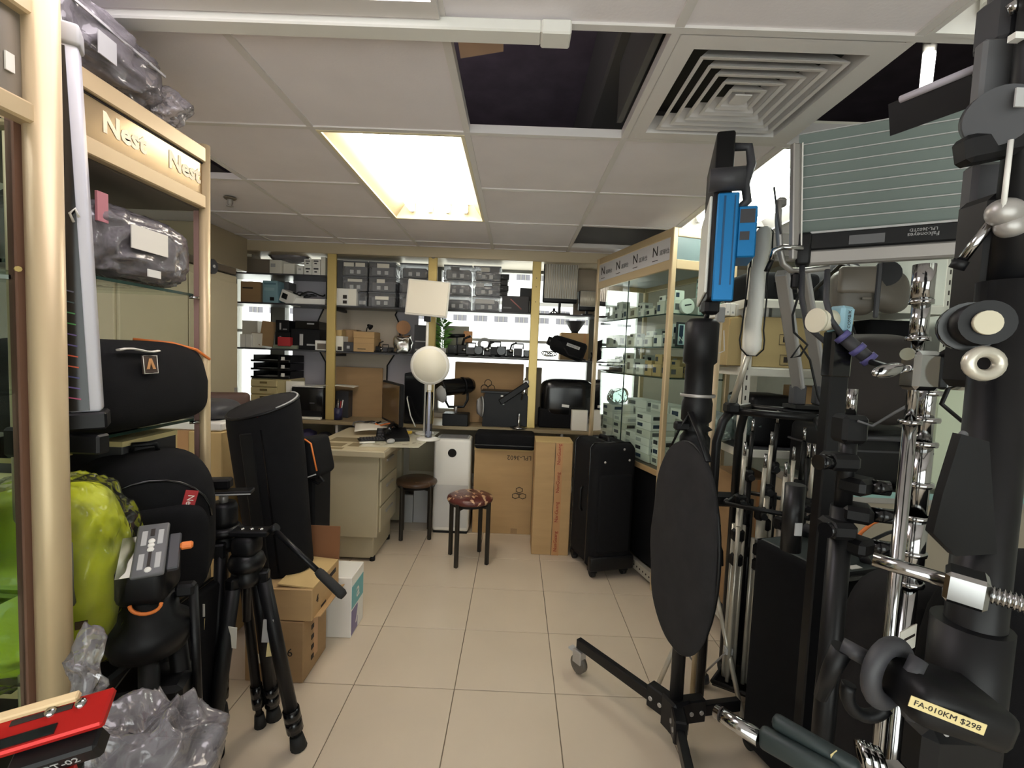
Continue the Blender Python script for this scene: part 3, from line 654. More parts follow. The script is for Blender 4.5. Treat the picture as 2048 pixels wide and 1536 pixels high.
for k in range(5):
    c = at(1090+k*4, 708, 3.87+.01*k); obj('cord', MB().tube([c+V((.03*math.cos(i*.8+k), .03*math.sin(i*1.1), -.01+.02*math.sin(i*.7+k)+.012)) for i in range(9)], .004, 5), m_white if k % 2 else m_black, t)

# ================================================================== ON THE COUNTER
# drawer unit + letter trays
t = thing('drawer_unit', 'cream plastic five drawer unit on the counter under letter trays', 'drawers', at(535, 830, 3.9))
a, b = at(500, 790, 3.86).x, at(555, 790, 3.86).x; z1 = at(530, 757, 3.86).z
m_cp = mat('cream_plastic', (206, 192, 146), .4)
obj('case', MB().bx(a, b+.1, 3.87, 4.15, CT, z1, .006), m_cp, t)
dh = (z1-CT-.012)/5
for k in range(5):
    d = obj('drawer', MB().bx(a+.006, b-.004, 3.855, 3.875, CT+.006+k*dh, CT+k*dh+dh-.004, .003), m_cp, t)
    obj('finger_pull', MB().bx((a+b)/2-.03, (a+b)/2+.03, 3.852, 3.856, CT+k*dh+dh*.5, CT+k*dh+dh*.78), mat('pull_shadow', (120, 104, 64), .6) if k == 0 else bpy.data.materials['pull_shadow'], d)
zt = z1
for k in range(3):
    t = thing('letter_tray', ['black letter tray at the bottom of the stack on drawers', 'black letter tray in the middle of the stack of three', 'black letter tray at the top with white stickers'][k], 'letter tray', (a+.14, 4.0, zt), 0, 'black letter trays on the drawer unit')
    zz = zt+k*.068
    obj('floor_plate', MB().bx(a+.005, b+.09, 3.86, 4.14, zz+.002, zz+.008), m_black, t)
    for q in ((a+.005, a+.012, 3.9, 4.14), (b+.083, b+.09, 3.9, 4.14), (a+.005, b+.09, 4.134, 4.14)): obj('side_wall', MB().bx(*q, zz+.002, zz+.062), m_black, t)
    obj('front_lip', MB().bx(a+.005, b+.09, 3.858, 3.866, zz+.002, zz+.02), m_blackg, t)
    obj('paper_edge', MB().bx(a+.03, b+.0, 3.87, 4.1, zz+.009, zz+.018), m_paper, t)
    obj('sticker', MB().bx(b+.03, b+.06, 3.855, 3.857, zz+.022, zz+.05), m_white, t)
    obj('post', MB().bx(b+.0, b+.014, 3.86, 3.875, zz+.002, zz+.068), m_black, t)
# paper bag with bow, printer
t = thing('paper_folder', 'white folder with a red bow mark beside the drawer unit', 'folder', at(578, 820, 3.84))
a, b = at(572, 790, 3.84).x, at(606, 790, 3.84).x; z1 = at(590, 763, 3.84).z
obj('cover', MB(place((a, 3.84, CT), .25)).bx(0, b-a, 0, .03, 0, z1-CT), m_paper, t)
obj('bow_mark', MB(place((a, 3.84, CT), .25)).prism([(.015, .2), (.045, .24), (.045, .2), (.015, .24)], .002, frame((0, -.001, -.06), (1, 0, 0), (0, 0, 1))), mat('brown_red', (110, 62, 46), .7), t)
t = thing('printer', 'black inkjet printer with white paper tray on the counter', 'printer', at(615, 835, 3.8))
a, b = at(582, 800, 3.8).x, at(647, 800, 3.8).x; z1 = at(610, 775, 3.8).z
obj('body', MB().bx(a, b, 3.8, 4.1, CT, z1, .01, 2), m_blackg, t)
obj('lid', MB(place((0, 3.8, z1), 0, -.03)).bx(a+.004, b-.004, 0, .29, .001, .014, .004), m_white, t)
obj('output_slot', MB().bx(a+.02, b-.02, 3.797, 3.803, CT+.03, CT+.07), m_black, t)
obj('paper_tray', MB().bx(a+.015, b-.01, 3.765, 3.805, CT+.002, CT+.02, .003), m_paper, t)
obj('badge', MB().bx((a+b)/2+.02, (a+b)/2+.06, 3.797, 3.8, CT+.13, CT+.137), m_grey, t)
solo('paper_sheet', MB(place((b+.03, 3.9, z1+.012), .1)).sheet(lambda u, v: (-.14+.34*u, -.1+.2*v, .012*math.sin(u*3)), 8, 4, .001), m_paper, 'loose white paper sheet on top of the printer', 'paper')
# things in the cubby under the counter
for k, (x, r, mm, lab) in enumerate([(-1.86, .05, m_lgrey, 'grey crumpled pouch in the white cubby under the counter'), (-1.72, .06, mat('indigo', (62, 58, 92), .7), 'indigo crumpled pouch in the white cubby under the counter'), (-1.58, .05, m_dgrey, 'black crumpled pouch in the white cubby under the counter')]):
    solo('crumpled_pouch', MB().blob((x, 3.86, .6+r*.8), (r*2.4, r*2.2, r*1.6), 2.5, amp=.02, fr=18), mm, lab, 'pouch', 'pouches in the cubby')
# brown card lining behind the desk
solo('card_panel', MB().bx(at(672, 760, 4.05).x, at(765, 760, 4.05).x, 4.05, 4.06, CT, at(720, 735, 4.05).z), m_card2, 'brown cardboard sheet standing behind monitor and pen cup', 'cardboard')
# pen cup
c = at(676, 830, 3.84)
t = thing('pen_cup', 'indigo pen cup holding pens beside the gold post', 'pen cup', (c.x, 3.84, CT))
obj('cup', MB().lathe([(0, 0), (.036, 0), (.038, .1), (.034, .1), (.032, .006), (0, .006)], (c.x, 3.84, CT)), mat('indigo2', (44, 44, 76), .4), t)
for k in range(5): obj('pen', MB().cyl((c.x+.008*k-.016, 3.84, CT+.01), (c.x+.022*(k-2)*.9, 3.84+.01*(k % 2), CT+.155+.01*(k % 3)), .0045, n=6), [m_lgrey, m_blackg, m_chrome, m_redtag, m_white][k], t)
t = pbox('product_box', 'dark box standing behind the indigo pen cup', 'box', 672, 697, 782, CT, 3.95, .16, m_dgrey)
# ---- desk
t = thing('desk', 'beige steel desk with pedestal and paper topped surface', 'desk', (-1.05, 3.3, 0))
obj('top', MB().bx(-1.335, -.80, 2.88, 3.73, .715, .757, .006), m_deskb, t)
obj('top_surface', MB().bx(-1.325, -.81, 2.89, 3.725, .757, .7585), m_desktop, t)
obj('pedestal', MB().bx(-1.31, -.865, 2.97, 3.42, .17, .715, .006), m_deskb, t)
obj('end_panel', MB().bx(-1.31, -.86, 2.955, 2.975, .17, .715, .004), m_deskb, t)
obj('plinth', MB().bx(-1.3, -.89, 2.985, 3.4, .02, .17, .004), m_deskb, t)
for k in range(3):
    d = obj('drawer', MB().bx(-.866, -.852, 3.0, 3.40, .19+k*.175, .355+k*.175, .004), m_deskb, t); obj('pull', MB().bx(-.853, -.843, 3.12, 3.28, .29+k*.175, .305+k*.175), m_alu, d)
obj('far_pedestal', MB().bx(-1.31, -.88, 3.66, 3.73, .03, .715, .004), m_deskb, t)
obj('modesty_panel', MB().bx(-1.33, -1.31, 3.4, 3.7, .1, .715), m_deskb, t)
obj('apron', MB().bx(-.875, -.86, 3.42, 3.70, .64, .715), m_deskb, t)
for x, y in ((-.90, 3.36), (-1.28, 3.36), (-.9, 3.0), (-1.28, 3.0)): obj('foot', MB().cyl((x, y, 0), (x, y, .03), .018, n=10), m_black, t)
t = thing('printed_sheet', 'pale printed plastic sheet overhanging the desk edge', 'desk mat', (-.9, 3.4, .76))
pl = [(-1.0, 2.99), (-.62, 3.03), (-.585, 3.66), (-.80, 3.70), (-1.0, 3.6)]
obj('sheet', MB().prism(pl, .004, Matrix.Translation((0, 0, .7598))), mat('sheet_pale', (208, 204, 184), .25), t)
for k in range(46):
    x, y = rnd.uniform(-.98, -.63), rnd.uniform(3.06, 3.6)
    obj('print', MB().bx(x, x+rnd.uniform(.015, .045), y, y+rnd.uniform(.008, .025), .7636, .7642), mat_pr if k else mat('faded_print', (128, 122, 106), .6), t)
    mat_pr = bpy.data.materials['faded_print']
for k, (x, y, a, b) in enumerate([(-1.24, 2.98, .13, .11), (-1.08, 3.0, .12, .12), (-1.26, 3.15, .2, .14), (-1.18, 2.9, .1, .05)]):
    solo('paper_card', MB().bx(x, x+a, y, y+b, .7588, .7598), mat('card_tone', (142, 128, 98), .6) if k == 0 else bpy.data.materials['card_tone'], ['brown square card beneath the desk surface near the outer corner', 'brown square card on the desk next to the keyboard', 'brown wide card on the desk toward the counter', 'brown narrow card at the front edge of desk'][k], 'card', 'cards on the desk')
# monitor
c = at(790, 800, 3.38)
t = thing('monitor', 'black flat monitor turned sideways on the desk', 'monitor', (-.93, 3.42, .76), 0)
M = place((-.905, 3.42, 1.005), -1.02)
obj('bezel', MB(M).bx(-.22, .22, -.012, .02, -.15, .155, .006), m_black, t)
obj('screen', MB(M).bx(-.205, .205, -.0135, -.011, -.13, .142), mat('screen_tan_reflection', (120, 96, 66), .12), t)  # tan reflection painted into the screen colour
obj('neck', MB(M).bx(-.03, .03, .02, .04, -.2, -.02), m_black, t); obj('foot', MB(M).box((0, .02, -.236), (.22, .15, .012), None, .005), m_blackg, t)
# keyboards, phone, papers, tools on desk
def keyboard(name, label, x, y, z, rz, n=(12, 4), s=.024, tilt=0):
    t = thing(name, label, 'keyboard', (x, y, z)); M = place((x, y, z), rz, tilt)
    wd, dp = n[0]*s+.02, n[1]*s+.02
    obj('base', MB(M).bx(-wd/2, wd/2, -dp/2, dp/2, 0, .012, .003), m_black, t); kp = None
    for i in range(n[0]):
        for j in range(n[1]):
            obj('key', MB(M).bx(-wd/2+.012+i*s, -wd/2+.01+i*s+s-.004, -dp/2+.012+j*s, -dp/2+.01+j*s+s-.004, .012, .02), m_dgrey, t)
    return t
keyboard('keyboard', 'black numeric keyboard lying near the centre of the desk', -.98, 3.2, .764, .5, (8, 4), .02)
keyboard('keyboard', 'black telephone keypad slab tilted against the monitor', -.90, 3.33, .79, .2, (5, 3), .03, .5)
t = thing('telephone', 'black desk telephone with curved handset beside the monitor', 'telephone', (-.84, 3.30, .764))
obj('body', MB(place((-.83, 3.27, .764), .4)).prism([(-.09, 0), (.09, 0), (.09, .07), (-.09, .025)], .16, frame((-.08, 0, 0), (0, 1, 0), (0, 0, 1))), m_black, t)
obj('handset', MB().tube([(-.86, 3.18, .83), (-.87, 3.24, .86), (-.865, 3.32, .87), (-.85, 3.38, .85)], [.022, .015, .015, .022], 10), m_blackg, t)
solo('paper_sheet', MB(place((-1.0, 3.52, .79), .3, .1, .05)).sheet(lambda u, v: (-.2+.42*u, -.1+.2*v, .02*math.sin(u*4+v)), 8, 4, .001), m_paper, 'crumpled white paper under the monitor edge', 'paper')
solo('marker', MB().cyl((-1.02, 3.06, .772), (-.93, 3.1, .772), .007, n=8), m_white, 'white marker pen lying in front of the keyboard', 'pen')
solo('computer_mouse', MB().blob((-.83, 3.13, .778), (.05, .08, .03), 2.3), m_lgrey, 'small grey mouse beside the black keyboard', 'mouse')
solo('yellow_tape_reel', MB().box((-.775, 3.4, .795), (.055, .035, .02), None, .004), mat('yellow', (210, 176, 60), .5), 'small yellow tag at the foot of monitor', 'tag')
t = thing('headset_cable', 'tangle of grey cables heaped behind papers on the desk', 'cable', (-1.15, 3.6, .77))
for k in range(4): obj('cable', MB().tube([(-1.18+.06*k+.07*math.cos(i*.7+k), 3.62+.05*math.sin(i*.9+k), .775+.05*abs(math.sin(i*.5+k))) for i in range(10)], .006, 6), [m_grey, m_black, m_lgrey, m_orange][k], t)
# PC tower on counter
t = thing('computer_tower', 'black computer tower behind the monitor on the counter', 'computer', at(830, 835, 3.78))
a, b = at(808, 790, 3.78).x, at(848, 790, 3.78).x; z1 = at(830, 747, 3.78).z
obj('case', MB().bx(a, b, 3.78, 4.16, CT, z1, .006), m_black, t); obj('front_panel', MB().bx(a+.01, b-.01, 3.776, 3.782, CT+.02, z1-.02), m_blackg, t)
obj('usb_cable', MB().tube([(a+.03, 3.775, z1-.19), (a+.04, 3.72, z1-.2), (a+.08, 3.68, CT+.08), (a+.13, 3.64, CT+.0)], .005, 6), m_white, t)
# square lamp and round lamp on the desk
t = thing('square_lamp', 'square white LED lamp panel on a thin stand above the desk', 'lamp', (-.66, 3.52, .76))
a, b = at(814, 592, 3.5), at(896, 600, 3.5); c = (a+b)/2
M = frame(c, b-a, (0, .12, 1)); wd = (b-a).length/2
obj('shell', MB(M).box((0, 0, -.012), (2*wd+.012, .272, .02), None, .012, 3), m_white, t)
obj('diffuser', MB(M).box((0, 0, .0), (2*wd-.008, .25, .006), None, .0025), mat('lamp_diff', (224, 218, 204), .35), t)
obj('hinge', MB().box((c.x, c.y+.02, c.z-.155), (.05, .03, .04), None, .004), m_black, t)
obj('pole', MB().cyl((c.x, c.y+.03, .764), (c.x, c.y+.03, c.z-.14), .011, n=12), m_white, t); obj('base', MB().cyl((c.x, c.y+.03, .764), (c.x, c.y+.03, .776), .07, n=24), m_white, t)
t = thing('round_lamp', 'round white disc lamp on a chrome stand at the desk corner', 'lamp', (-.65, 3.28, .76))
c = at(860, 731, 3.3); bz = .7645
obj('disc', MB().lathe([(0, -.016), (.12, -.016), (.138, -.006), (.139, .004), (.13, .012), (0, .012)], c, (-.04, 1, .05), 40), m_white, t)
obj('diffuser', MB().lathe([(0, -.0172), (.118, -.0168), (.119, -.015)], c, (-.04, 1, .05), 40), mat('lamp_diff2', (228, 224, 208), .35), t)
obj('bracket', MB().box((c.x, c.y+.01, c.z-.15), (.028, .02, .06), None, .004), m_white, t)
obj('pole', MB().cyl((c.x, c.y+.012, bz), (c.x, c.y+.012, c.z-.13), .010, n=12), m_white, t)
obj('clear_sleeve', MB().cyl((c.x, c.y+.012, bz+.01), (c.x, c.y+.012, c.z-.19), .026, n=18), clear('blue_sleeve', (.75, .79, .95), .2), t)
obj('base', MB().lathe([(0, 0), (.085, 0), (.085, .008), (.05, .016), (0, .018)], (c.x, c.y+.012, bz), n=36), m_white, t)
# studio light
t = thing('studio_light', 'black studio light head with round white front on a bracket', 'studio light', at(905, 838, 3.85))
a, b = at(880, 776, 3.72), at(945, 770, 3.9); d = (b-a).normalized()
obj('barrel', MB().tube([a, a+d*.02, a+d*.03, b-d*.04, b], [.072, .074, .07, .068, .05], 24), m_blackg, t)
obj('fin', MB().tube([b-d*.10, b-d*.09], .074, 24), m_black, t); obj('rim', MB().tube([a-d*.004, a+d*.012], .078, 24), m_black, t)
g = at(884, 788, 3.70); obj('front_dome', MB().lathe([(0, -.045), (.05, -.035), (.072, 0)], g, d, 24), m_lgrey, t)
k = (a+b)/2
obj('yoke', MB().tube([k+V((-.09, -.02, 0)), k+V((-.085, -.02, -.12)), k+V((-.06, 0, -.17)), k+V((.06, .03, -.17)), k+V((.09, .03, -.11)), k+V((.09, .03, 0))], .011, 8), m_black, t)
obj('stem', MB().cyl((k.x, k.y, CT+.1), (k.x, k.y, k.z-.165), .012, n=10), m_alu, t)
obj('power_box', MB().bx(k.x-.1, k.x+.11, k.y-.07, k.y+.08, CT, CT+.1, .006), m_black, t)
# brown carton behind
t = pbox('carton', 'wide brown carton standing on edge behind the studio lights', 'carton', 910, 1048, 726, CT, 4.0, .14, m_card2, 0, None, top=('tape', .12, m_tapeb))
for (px, py) in ((976, 773),):
    c = at(px, py, 3.998); a = obj('recycling_mark', MB().tube([c+V((.03*math.cos(q)-.0, 0, .03*math.sin(q)+.03)) for q in [2*PI*i/12 for i in range(12)]], .003, 5, True), m_ink, t)
    for s_ in (-1, 1): obj('recycling_mark', MB().tube([c+V((.03*math.cos(q)+.03*s_, 0, .03*math.sin(q)-.015)) for q in [2*PI*i/12 for i in range(12)]], .003, 5, True), m_ink, t)
pbox('product_box', 'grey brown box stub behind the third gold post', 'box', 1052, 1084, 735, CT, 4.0, .12, mat('taupe4', (132, 122, 104), .7))
# black lamp case with handle arm
t = thing('lamp_housing', 'bulky black lamp housing with raised arm and chrome rod', 'lamp housing', at(1010, 842, 3.82))
a, b = at(966, 800, 3.8).x, at(1056, 800, 3.8).x; z1 = at(1010, 786, 3.8).z
obj('body', MB().prism([(a, CT), (b, CT), (b, z1-.02), (b-.03, z1), (a+.02, z1), (a, z1-.05)], .2, frame((0, 4.0, 0), (1, 0, 0), (0, 0, 1))), m_black, t)
obj('top_flange', MB().bx(a-.02, b-.06, 3.78, 4.0, z1-.004, z1+.014, .003), m_blackm, t)
p0, p1 = at(1000, 805, 3.77), at(1056, 768, 3.77)
obj('arm', MB(frame((p0+p1)/2, p1-p0, (0, 0, 1))).box((0, 0, 0), ((p1-p0).length, .05, .03), None, .006), m_black, t)
obj('chrome_rod', MB().cyl(at(1043, 800, 3.79), at(1051, 756, 3.79), .007, n=8), m_chrome, t); obj('clamp', MB().box(at(1052, 764, 3.79), (.05, .03, .03), None, .005), m_alu, t)
obj('reflector_ring', MB().lathe([(.085, 0), (.09, -.01), (.06, .03), (0, .035)], at(962, 813, 3.84), (-1, -.25, 0), 24), m_lgrey, t)
for px in (1004, 1006): obj('sticker', MB().box(at(px, 792+8*(px-1004), 3.797), (.02, .003, .014)), m_white, t)
obj('stand_base', MB().lathe([(0, 0), (.07, 0), (.07, .01), (.012, .02), (.01, .12)], (at(1038, 838, 3.78).x, 3.78, CT), n=20), m_chrome, t)
# black round bag + beige box right of third post
t = thing('padded_case', 'rounded black padded case with white tag on the counter', 'case', at(1130, 842, 3.85))
a, b = at(1079, 800, 3.84), at(1188, 800, 3.84); z1 = at(1130, 764, 3.84).z; c = (a+b)/2
obj('body', MB().bx(a.x, b.x-.06, 3.85, 4.1, CT, CT+.16, .01), m_fab, t)
obj('dome', MB().blob((c.x+.01, 3.97, (CT+z1)/2+.05), (b.x-a.x, .26, z1-CT-.05), 4.5, n=32, m=18), m_blackg, t)
obj('tag', MB().box(at(1131, 812, 3.835), (.06, .003, .022), Matrix.Rotation(.1, 3, 'Y')), m_white, t)
pbox('product_box', 'small beige box on the counter before the padded case', 'box', 1144, 1176, 821, CT, 3.76, .06, m_paper, .02, side=('seam', .95, 1.0, m_lgrey))
# counter edge by cabinet
# ================================================================== ON THE FLOOR UNDER THE COUNTER
t = thing('air_purifier', 'tall white air purifier with round black dial', 'air purifier', (-.45, 3.66, 0))
x0, x1, y0, y1, h = -.6, -.318, 3.56, 3.72, .735
obj('body', MB().bx(x0, x1, y0-.05, y1, .015, h, .022, 3), m_white, t)
obj('base', MB().bx(x0+.01, x1-.01, y0-.04, y1-.01, 0, .02), m_black, t)
obj('top_grille', MB().bx(x0+.02, x1-.02, y0-.03, y1-.02, h-.0005, h+.004, .002), m_lgrey, t)
for k in range(9): obj('grille_slot', MB().bx(x0+.035, x1-.035, y0-.015+k*.02, y0-.007+k*.02, h+.003, h+.005), m_grey, t)
obj('dial', MB().cyl((-.459, y0-.052, h-.105), (-.459, y0-.048, h-.105), .033, n=28), m_blackg, t)
obj('lower_grille', MB().bx(x0+.012, x1-.012, y0-.0515, y0-.0495, .05, h*.52), mat('perforated_grey', (206, 205, 203), .6, bump=.3, bs=700), t)
t = thing('carton', 'large brown carton with recycling mark below the flat black case', 'carton', (-.06, 3.66, 0))
x0, x1, y0, y1, h = -.292, .165, 3.555, 3.72, .665
obj('body', MB().bx(x0, x1, y0, y1, 0, h, .003), m_card, t)
obj('lid_flap', MB().bx(x0-.003, x1+.002, y0-.004, y1, h-.012, h+.004), m_card3, t)
obj('tape_patch', MB().bx(.01, .06, y0-.002, y0, .005, .045), m_card2, t)
text('LPL-3602', place((.055, y0-.002, .605), 0, PI/2) @ Matrix.Rotation(PI, 4, 'Z'), .05, m_ink, t)
c = V((.065, y0-.002, .32))
for k in range(3):
    q = PI/2+k*2*PI/3; cc = c+V((.032*math.cos(q), 0, .032*math.sin(q)))
    obj('recycling_mark', MB().tube([cc+V((.028*math.cos(i*2*PI/6+q), 0, .022*math.sin(i*2*PI/6+q))) for i in range(6)], .0028, 5, True), m_ink, t)
text('PAP', place((.065, y0-.002, .32), 0, PI/2), .022, m_ink, t)
t = thing('flat_case', 'flat black carrying case lying on the large brown carton', 'case', (-.06, 3.62, .67))
obj('body', MB().bx(-.29, .168, 3.51, 3.735, .671, .79, .018, 2), m_fab, t); obj('zip_line', MB().bx(-.292, .17, 3.507, 3.735, .70, .707), m_blackg, t)
t = thing('carton', 'tall narrow brown carton with red printed tape beside the suitcase', 'carton', (.27, 3.3, 0))
x0, x1, y0, y1, h = .160, .42, 3.2, 3.42, .80
obj('body', MB().bx(x0, x1, y0, y1, 0, h, .003), m_card, t)
obj('tape', MB().bx(.303, .352, y0-.0012, y1, 0, h+.001), m_tapeb, t)
obj('top_flap', MB().bx(x0, x1, y0-.002, y1, h-.001, h+.005), m_card3, t)
for k, zz in enumerate((.72, .52, .31, .1)): text('NanGuang', place((.326, y0-.0022, zz), 0, PI/2) @ Matrix.Rotation(PI/2, 4, 'Z'), .034, m_inkr, t)
obj('seam', MB().bx(.297, .3, y0-.0012, y0, 0, h), m_ink, t)
# suitcase
t = thing('suitcase', 'big black soft suitcase on wheels standing by the display cabinet', 'suitcase', (.62, 3.02, 0))
A_, B_, C_ = V((.40, 3.26, 0)), V((.515, 2.885, 0)), V((.80, 2.97, 0))
M = frame((.6, 3.08, 0), C_-B_, (0, 1, 0)); M = place((.605, 3.07, 0), math.atan2(C_.y-B_.y, C_.x-B_.x))
wd, dp, h = .30, .37, .80
obj('body', MB(M).box((0, 0, .06+h/2), (wd, dp, h), None, .05, 4), m_fab, t)
for y in (-dp/2+.07, dp/2-.07):
    obj('piping', MB(M).tube([(wd/2*c_*1.0, y, .06+h/2+h/2*s_) for c_, s_ in ((-.84, -1), (.84, -1), (1, -.94), (1, .94), (.84, 1), (-.84, 1), (-1, .94), (-1, -.94))], .006, 6, True), m_blackg, t)
hd = obj('top_handle', MB(M).tube([(-.005, -.09, .06+h-.006), (-.005, -.075, .06+h+.022), (-.005, .035, .06+h+.022), (-.005, .05, .06+h-.006)], .014, 8), m_black, t)
obj('handle_plate', MB(M).box((-.005, -.02, .06+h), (.06, .2, .01), None, .004), m_black, t)
for x, y in ((-.11, -.14), (.11, -.14), (-.11, .14), (.11, .14)):
    wq = obj('wheel', MB(M).cyl((x-.013, y, .03), (x+.013, y, .03), .03, n=18), m_rubber, t); obj('wheel_fork', MB(M).bx(x-.022, x+.022, y-.03, y+.03, .03, .075, .004), m_black, wq)
for x, z in ((-.08, .75), (.09, .76), (.05, .83)): obj('rivet', MB(M).lathe([(0, -.004), (.006, -.003), (.008, 0)], (x, -dp/2, z), (0, 1, 0), 10), m_alu, t)
obj('front_pocket', MB(M).box((0, -dp/2-.0, .42), (wd-.07, .03, .5), None, .014, 3), m_fab, t)
obj('corner_guard', MB(M).box((0, -dp/2+.01, .10), (wd+.006, .05, .09), None, .012, 2), m_black, t)
obj('side_handle', MB(M).tube([(-wd/2, -.03, .40), (-wd/2-.016, -.03, .42), (-wd/2-.016, -.03, .54), (-wd/2, -.03, .56)], .009, 6), m_black, t)
# stools
def stool(label, x, y, rz, h, m_seat, R_=.155):
    t = thing('stool', label, 'stool', (x, y, 0), rz); M = place((x, y, 0), rz)
    obj('seat', MB(M).lathe([(0, h), (R_*.8, h), (R_*.97, h-.012), (R_, h-.026), (R_*.96, h-.04), (0, h-.042)], n=40), m_seat, t)
    obj('seat_rim', MB(M).lathe([(R_*.9, h-.04), (R_*.9, h-.058), (R_*.82, h-.058)], n=32), m_black, t)
    for k in range(4):
        a = PI/4+k*PI/2; obj('leg', MB(M).box((R_*.94*math.cos(a), R_*.94*math.sin(a), (h-.03)/2), (.024, .024, h-.03), Matrix.Rotation(a, 3, 'Z'), .003), mat_leg, t)
    for k in range(2):
        a = PI/4+k*PI/2; obj('cross_bar', MB(M).box((0, 0, h-.066), (R_*1.75, .016, .02), Matrix.Rotation(a, 3, 'Z')), mat_leg, t)
    return t
mat_leg = mat('stool_leg', (48, 44, 38), .45, metal=.3)
m_seatp = mat('floral_vinyl', (92, 46, 40), .3, vs=34, rgb2=(204, 168, 132), thr=(.57, .61), bump=.3, bs=60, stretch=(1, .45, 1))
stool('four legged stool with patterned brown vinyl seat standing in the aisle', -.272, 3.075, .32, .45, m_seatp)
stool('four legged stool with dark brown seat tucked under the desk', -.715, 3.46, .2, .44, mat('dark_vinyl', (84, 62, 46), .3, vs=30, rgb2=(128, 100, 72), thr=(.6, .7)))
# boxes under the desk
pbox('product_box', 'white box standing on the floor beneath the desk', 'box', 800, 826, 990, 0, 3.7, .03, m_lgrey, 0)
pbox('product_box', 'pale grey box leaning beneath the desk behind the tucked stool', 'box', 828, 862, 960, 0, 3.71, .025, m_lgrey, 0)
# locker in the corner
t = thing('steel_locker', 'tall beige steel locker beside the first window bay', 'locker', (-2.15, 2.7, 0))
obj('carcass', MB().bx(-2.42, -1.91, 2.2, 3.17, .05, 1.85, .004), m_deskb, t)
for y0, y1 in ((2.215, 2.68), (2.69, 3.155)):
    d = obj('door', MB().bx(-1.912, -1.895, y0, y1, .08, 1.80, .003), m_deskb, t); obj('handle', MB().bx(-1.896, -1.882, y1-.05 if y0 < 2.5 else y1-.035, y1-.035 if y0 < 2.5 else y1-.02, .98, 1.1), m_alu, d)
obj('plinth', MB().bx(-2.4, -1.93, 2.22, 3.15, 0, .05), m_dgrey, t)
t = thing('caster_bracket', 'dark metal bracket with round wheel on top of the locker', 'bracket', (-2.0, 2.9, 1.85))
obj('bar', MB().bx(-2.05, -1.90, 2.45, 3.15, 1.855, 1.90, .004), mat('bracket_brown', (88, 78, 66), .5), t)
obj('wheel', MB().cyl((-1.885, 2.85, 1.86), (-1.86, 2.85, 1.86), .045, n=20), m_dgrey, t); obj('bolt', MB().cyl((-1.86, 2.85, 1.86), (-1.852, 2.85, 1.86), .01, n=8), m_lgrey, t)
# bulkhead in the ceiling corner
struct('beam', MB().bx(X0, -2.2, 3.3, 3.79, 1.98, CZ), m_hdr)

# ================================================================== LEFT SIDE: GLASS CABINETS
def rbag(name, M, size, m, parent, bev=.04, seg=4, nm='body'):
    return obj(nm, MB(M).box((0, 0, size[2]/2), size, None, bev, seg), m, parent)
# far cabinet (sign)
FX, FY0, FY1, FXB, FH = -1.0, .93, 1.49, -1.42, 2.0
m_sign = mat('sign_metal', (186, 164, 130), .2, metal=.7)
m_letter = mat('sign_letter', (255, 240, 206), .4)
t = thing('display_cabinet', 'cream framed glass cabinet with lettered sign band holding black bags', 'display cabinet', (-1.2, 1.2, 0))
for x, y in ((FX, FY1), (FX, FY0), (FXB, FY1), (FXB, FY0)): obj('post', MB().cyl((x, y, 0), (x, y, FH+.012), .0155, n=14), m_cream, t)
for x in (FX, FXB):
    for z0, z1 in ((FH-.045, FH), (FH-.185, FH-.145)): obj('rail', MB().bx(x-.013, x+.013, FY0, FY1-.012, z0, z1, .003), m_cream, t)
for y in (FY0, FY1):
    for z0, z1 in ((FH-.045, FH), (FH-.185, FH-.145)): obj('rail', MB().bx(FXB, FX-.012, y-.011, y+.011, z0, z1, .003), m_cream, t)
sg = obj('sign_panel', MB().bx(FX-.006, FX+.002, FY0, FY1-.014, FH-.145, FH-.045), m_sign, t)
obj('sign_reveal', MB().bx(FX+.002, FX+.004, FY0, FY1-.014, FH-.05, FH-.045), m_ink, t)
for yy in (1.19, 1.40): text('Nest', frame((FX+.003, yy, FH-.092), (0, 1, 0), (0, 0, 1)), .066, m_letter, sg, bold=.0022)
obj('top_board', MB().bx(FXB, FX-.012, FY0, FY1, FH-.19, FH-.182), mat('cab_ceiling', (96, 88, 78), .6), t)
obj('side_glass', MB().bx(FXB, FX-.012, FY1-.003, FY1+.003, .66, FH-.185), m_glass, t)
obj('channel', MB().bx(FX-.03, FX-.014, FY1-.008, FY1+.004, .3, FH-.185), mat('channel_pink', (150, 118, 110), .5), t)
for z in (1.55, 1.155, .93):
    s = obj('glass_shelf', MB().bx(FXB, FX-.03, FY0, FY1-.015, z-.008, z), m_glassg, t); obj('shelf_edge', MB().bx(FX-.03, FX-.026, FY0, FY1-.015, z-.008, z), m_gedge, s); obj('shelf_pin', MB().cyl((FX-.03, FY1-.03, z-.012), (FX-.008, FY1-.012, z-.012), .005, n=8), m_chrome, s)
for z in (.66, .30, .06): obj('deck', MB().bx(FXB, FX+.0, FY0, FY1, z-.03, z, .002), m_creamD, t)
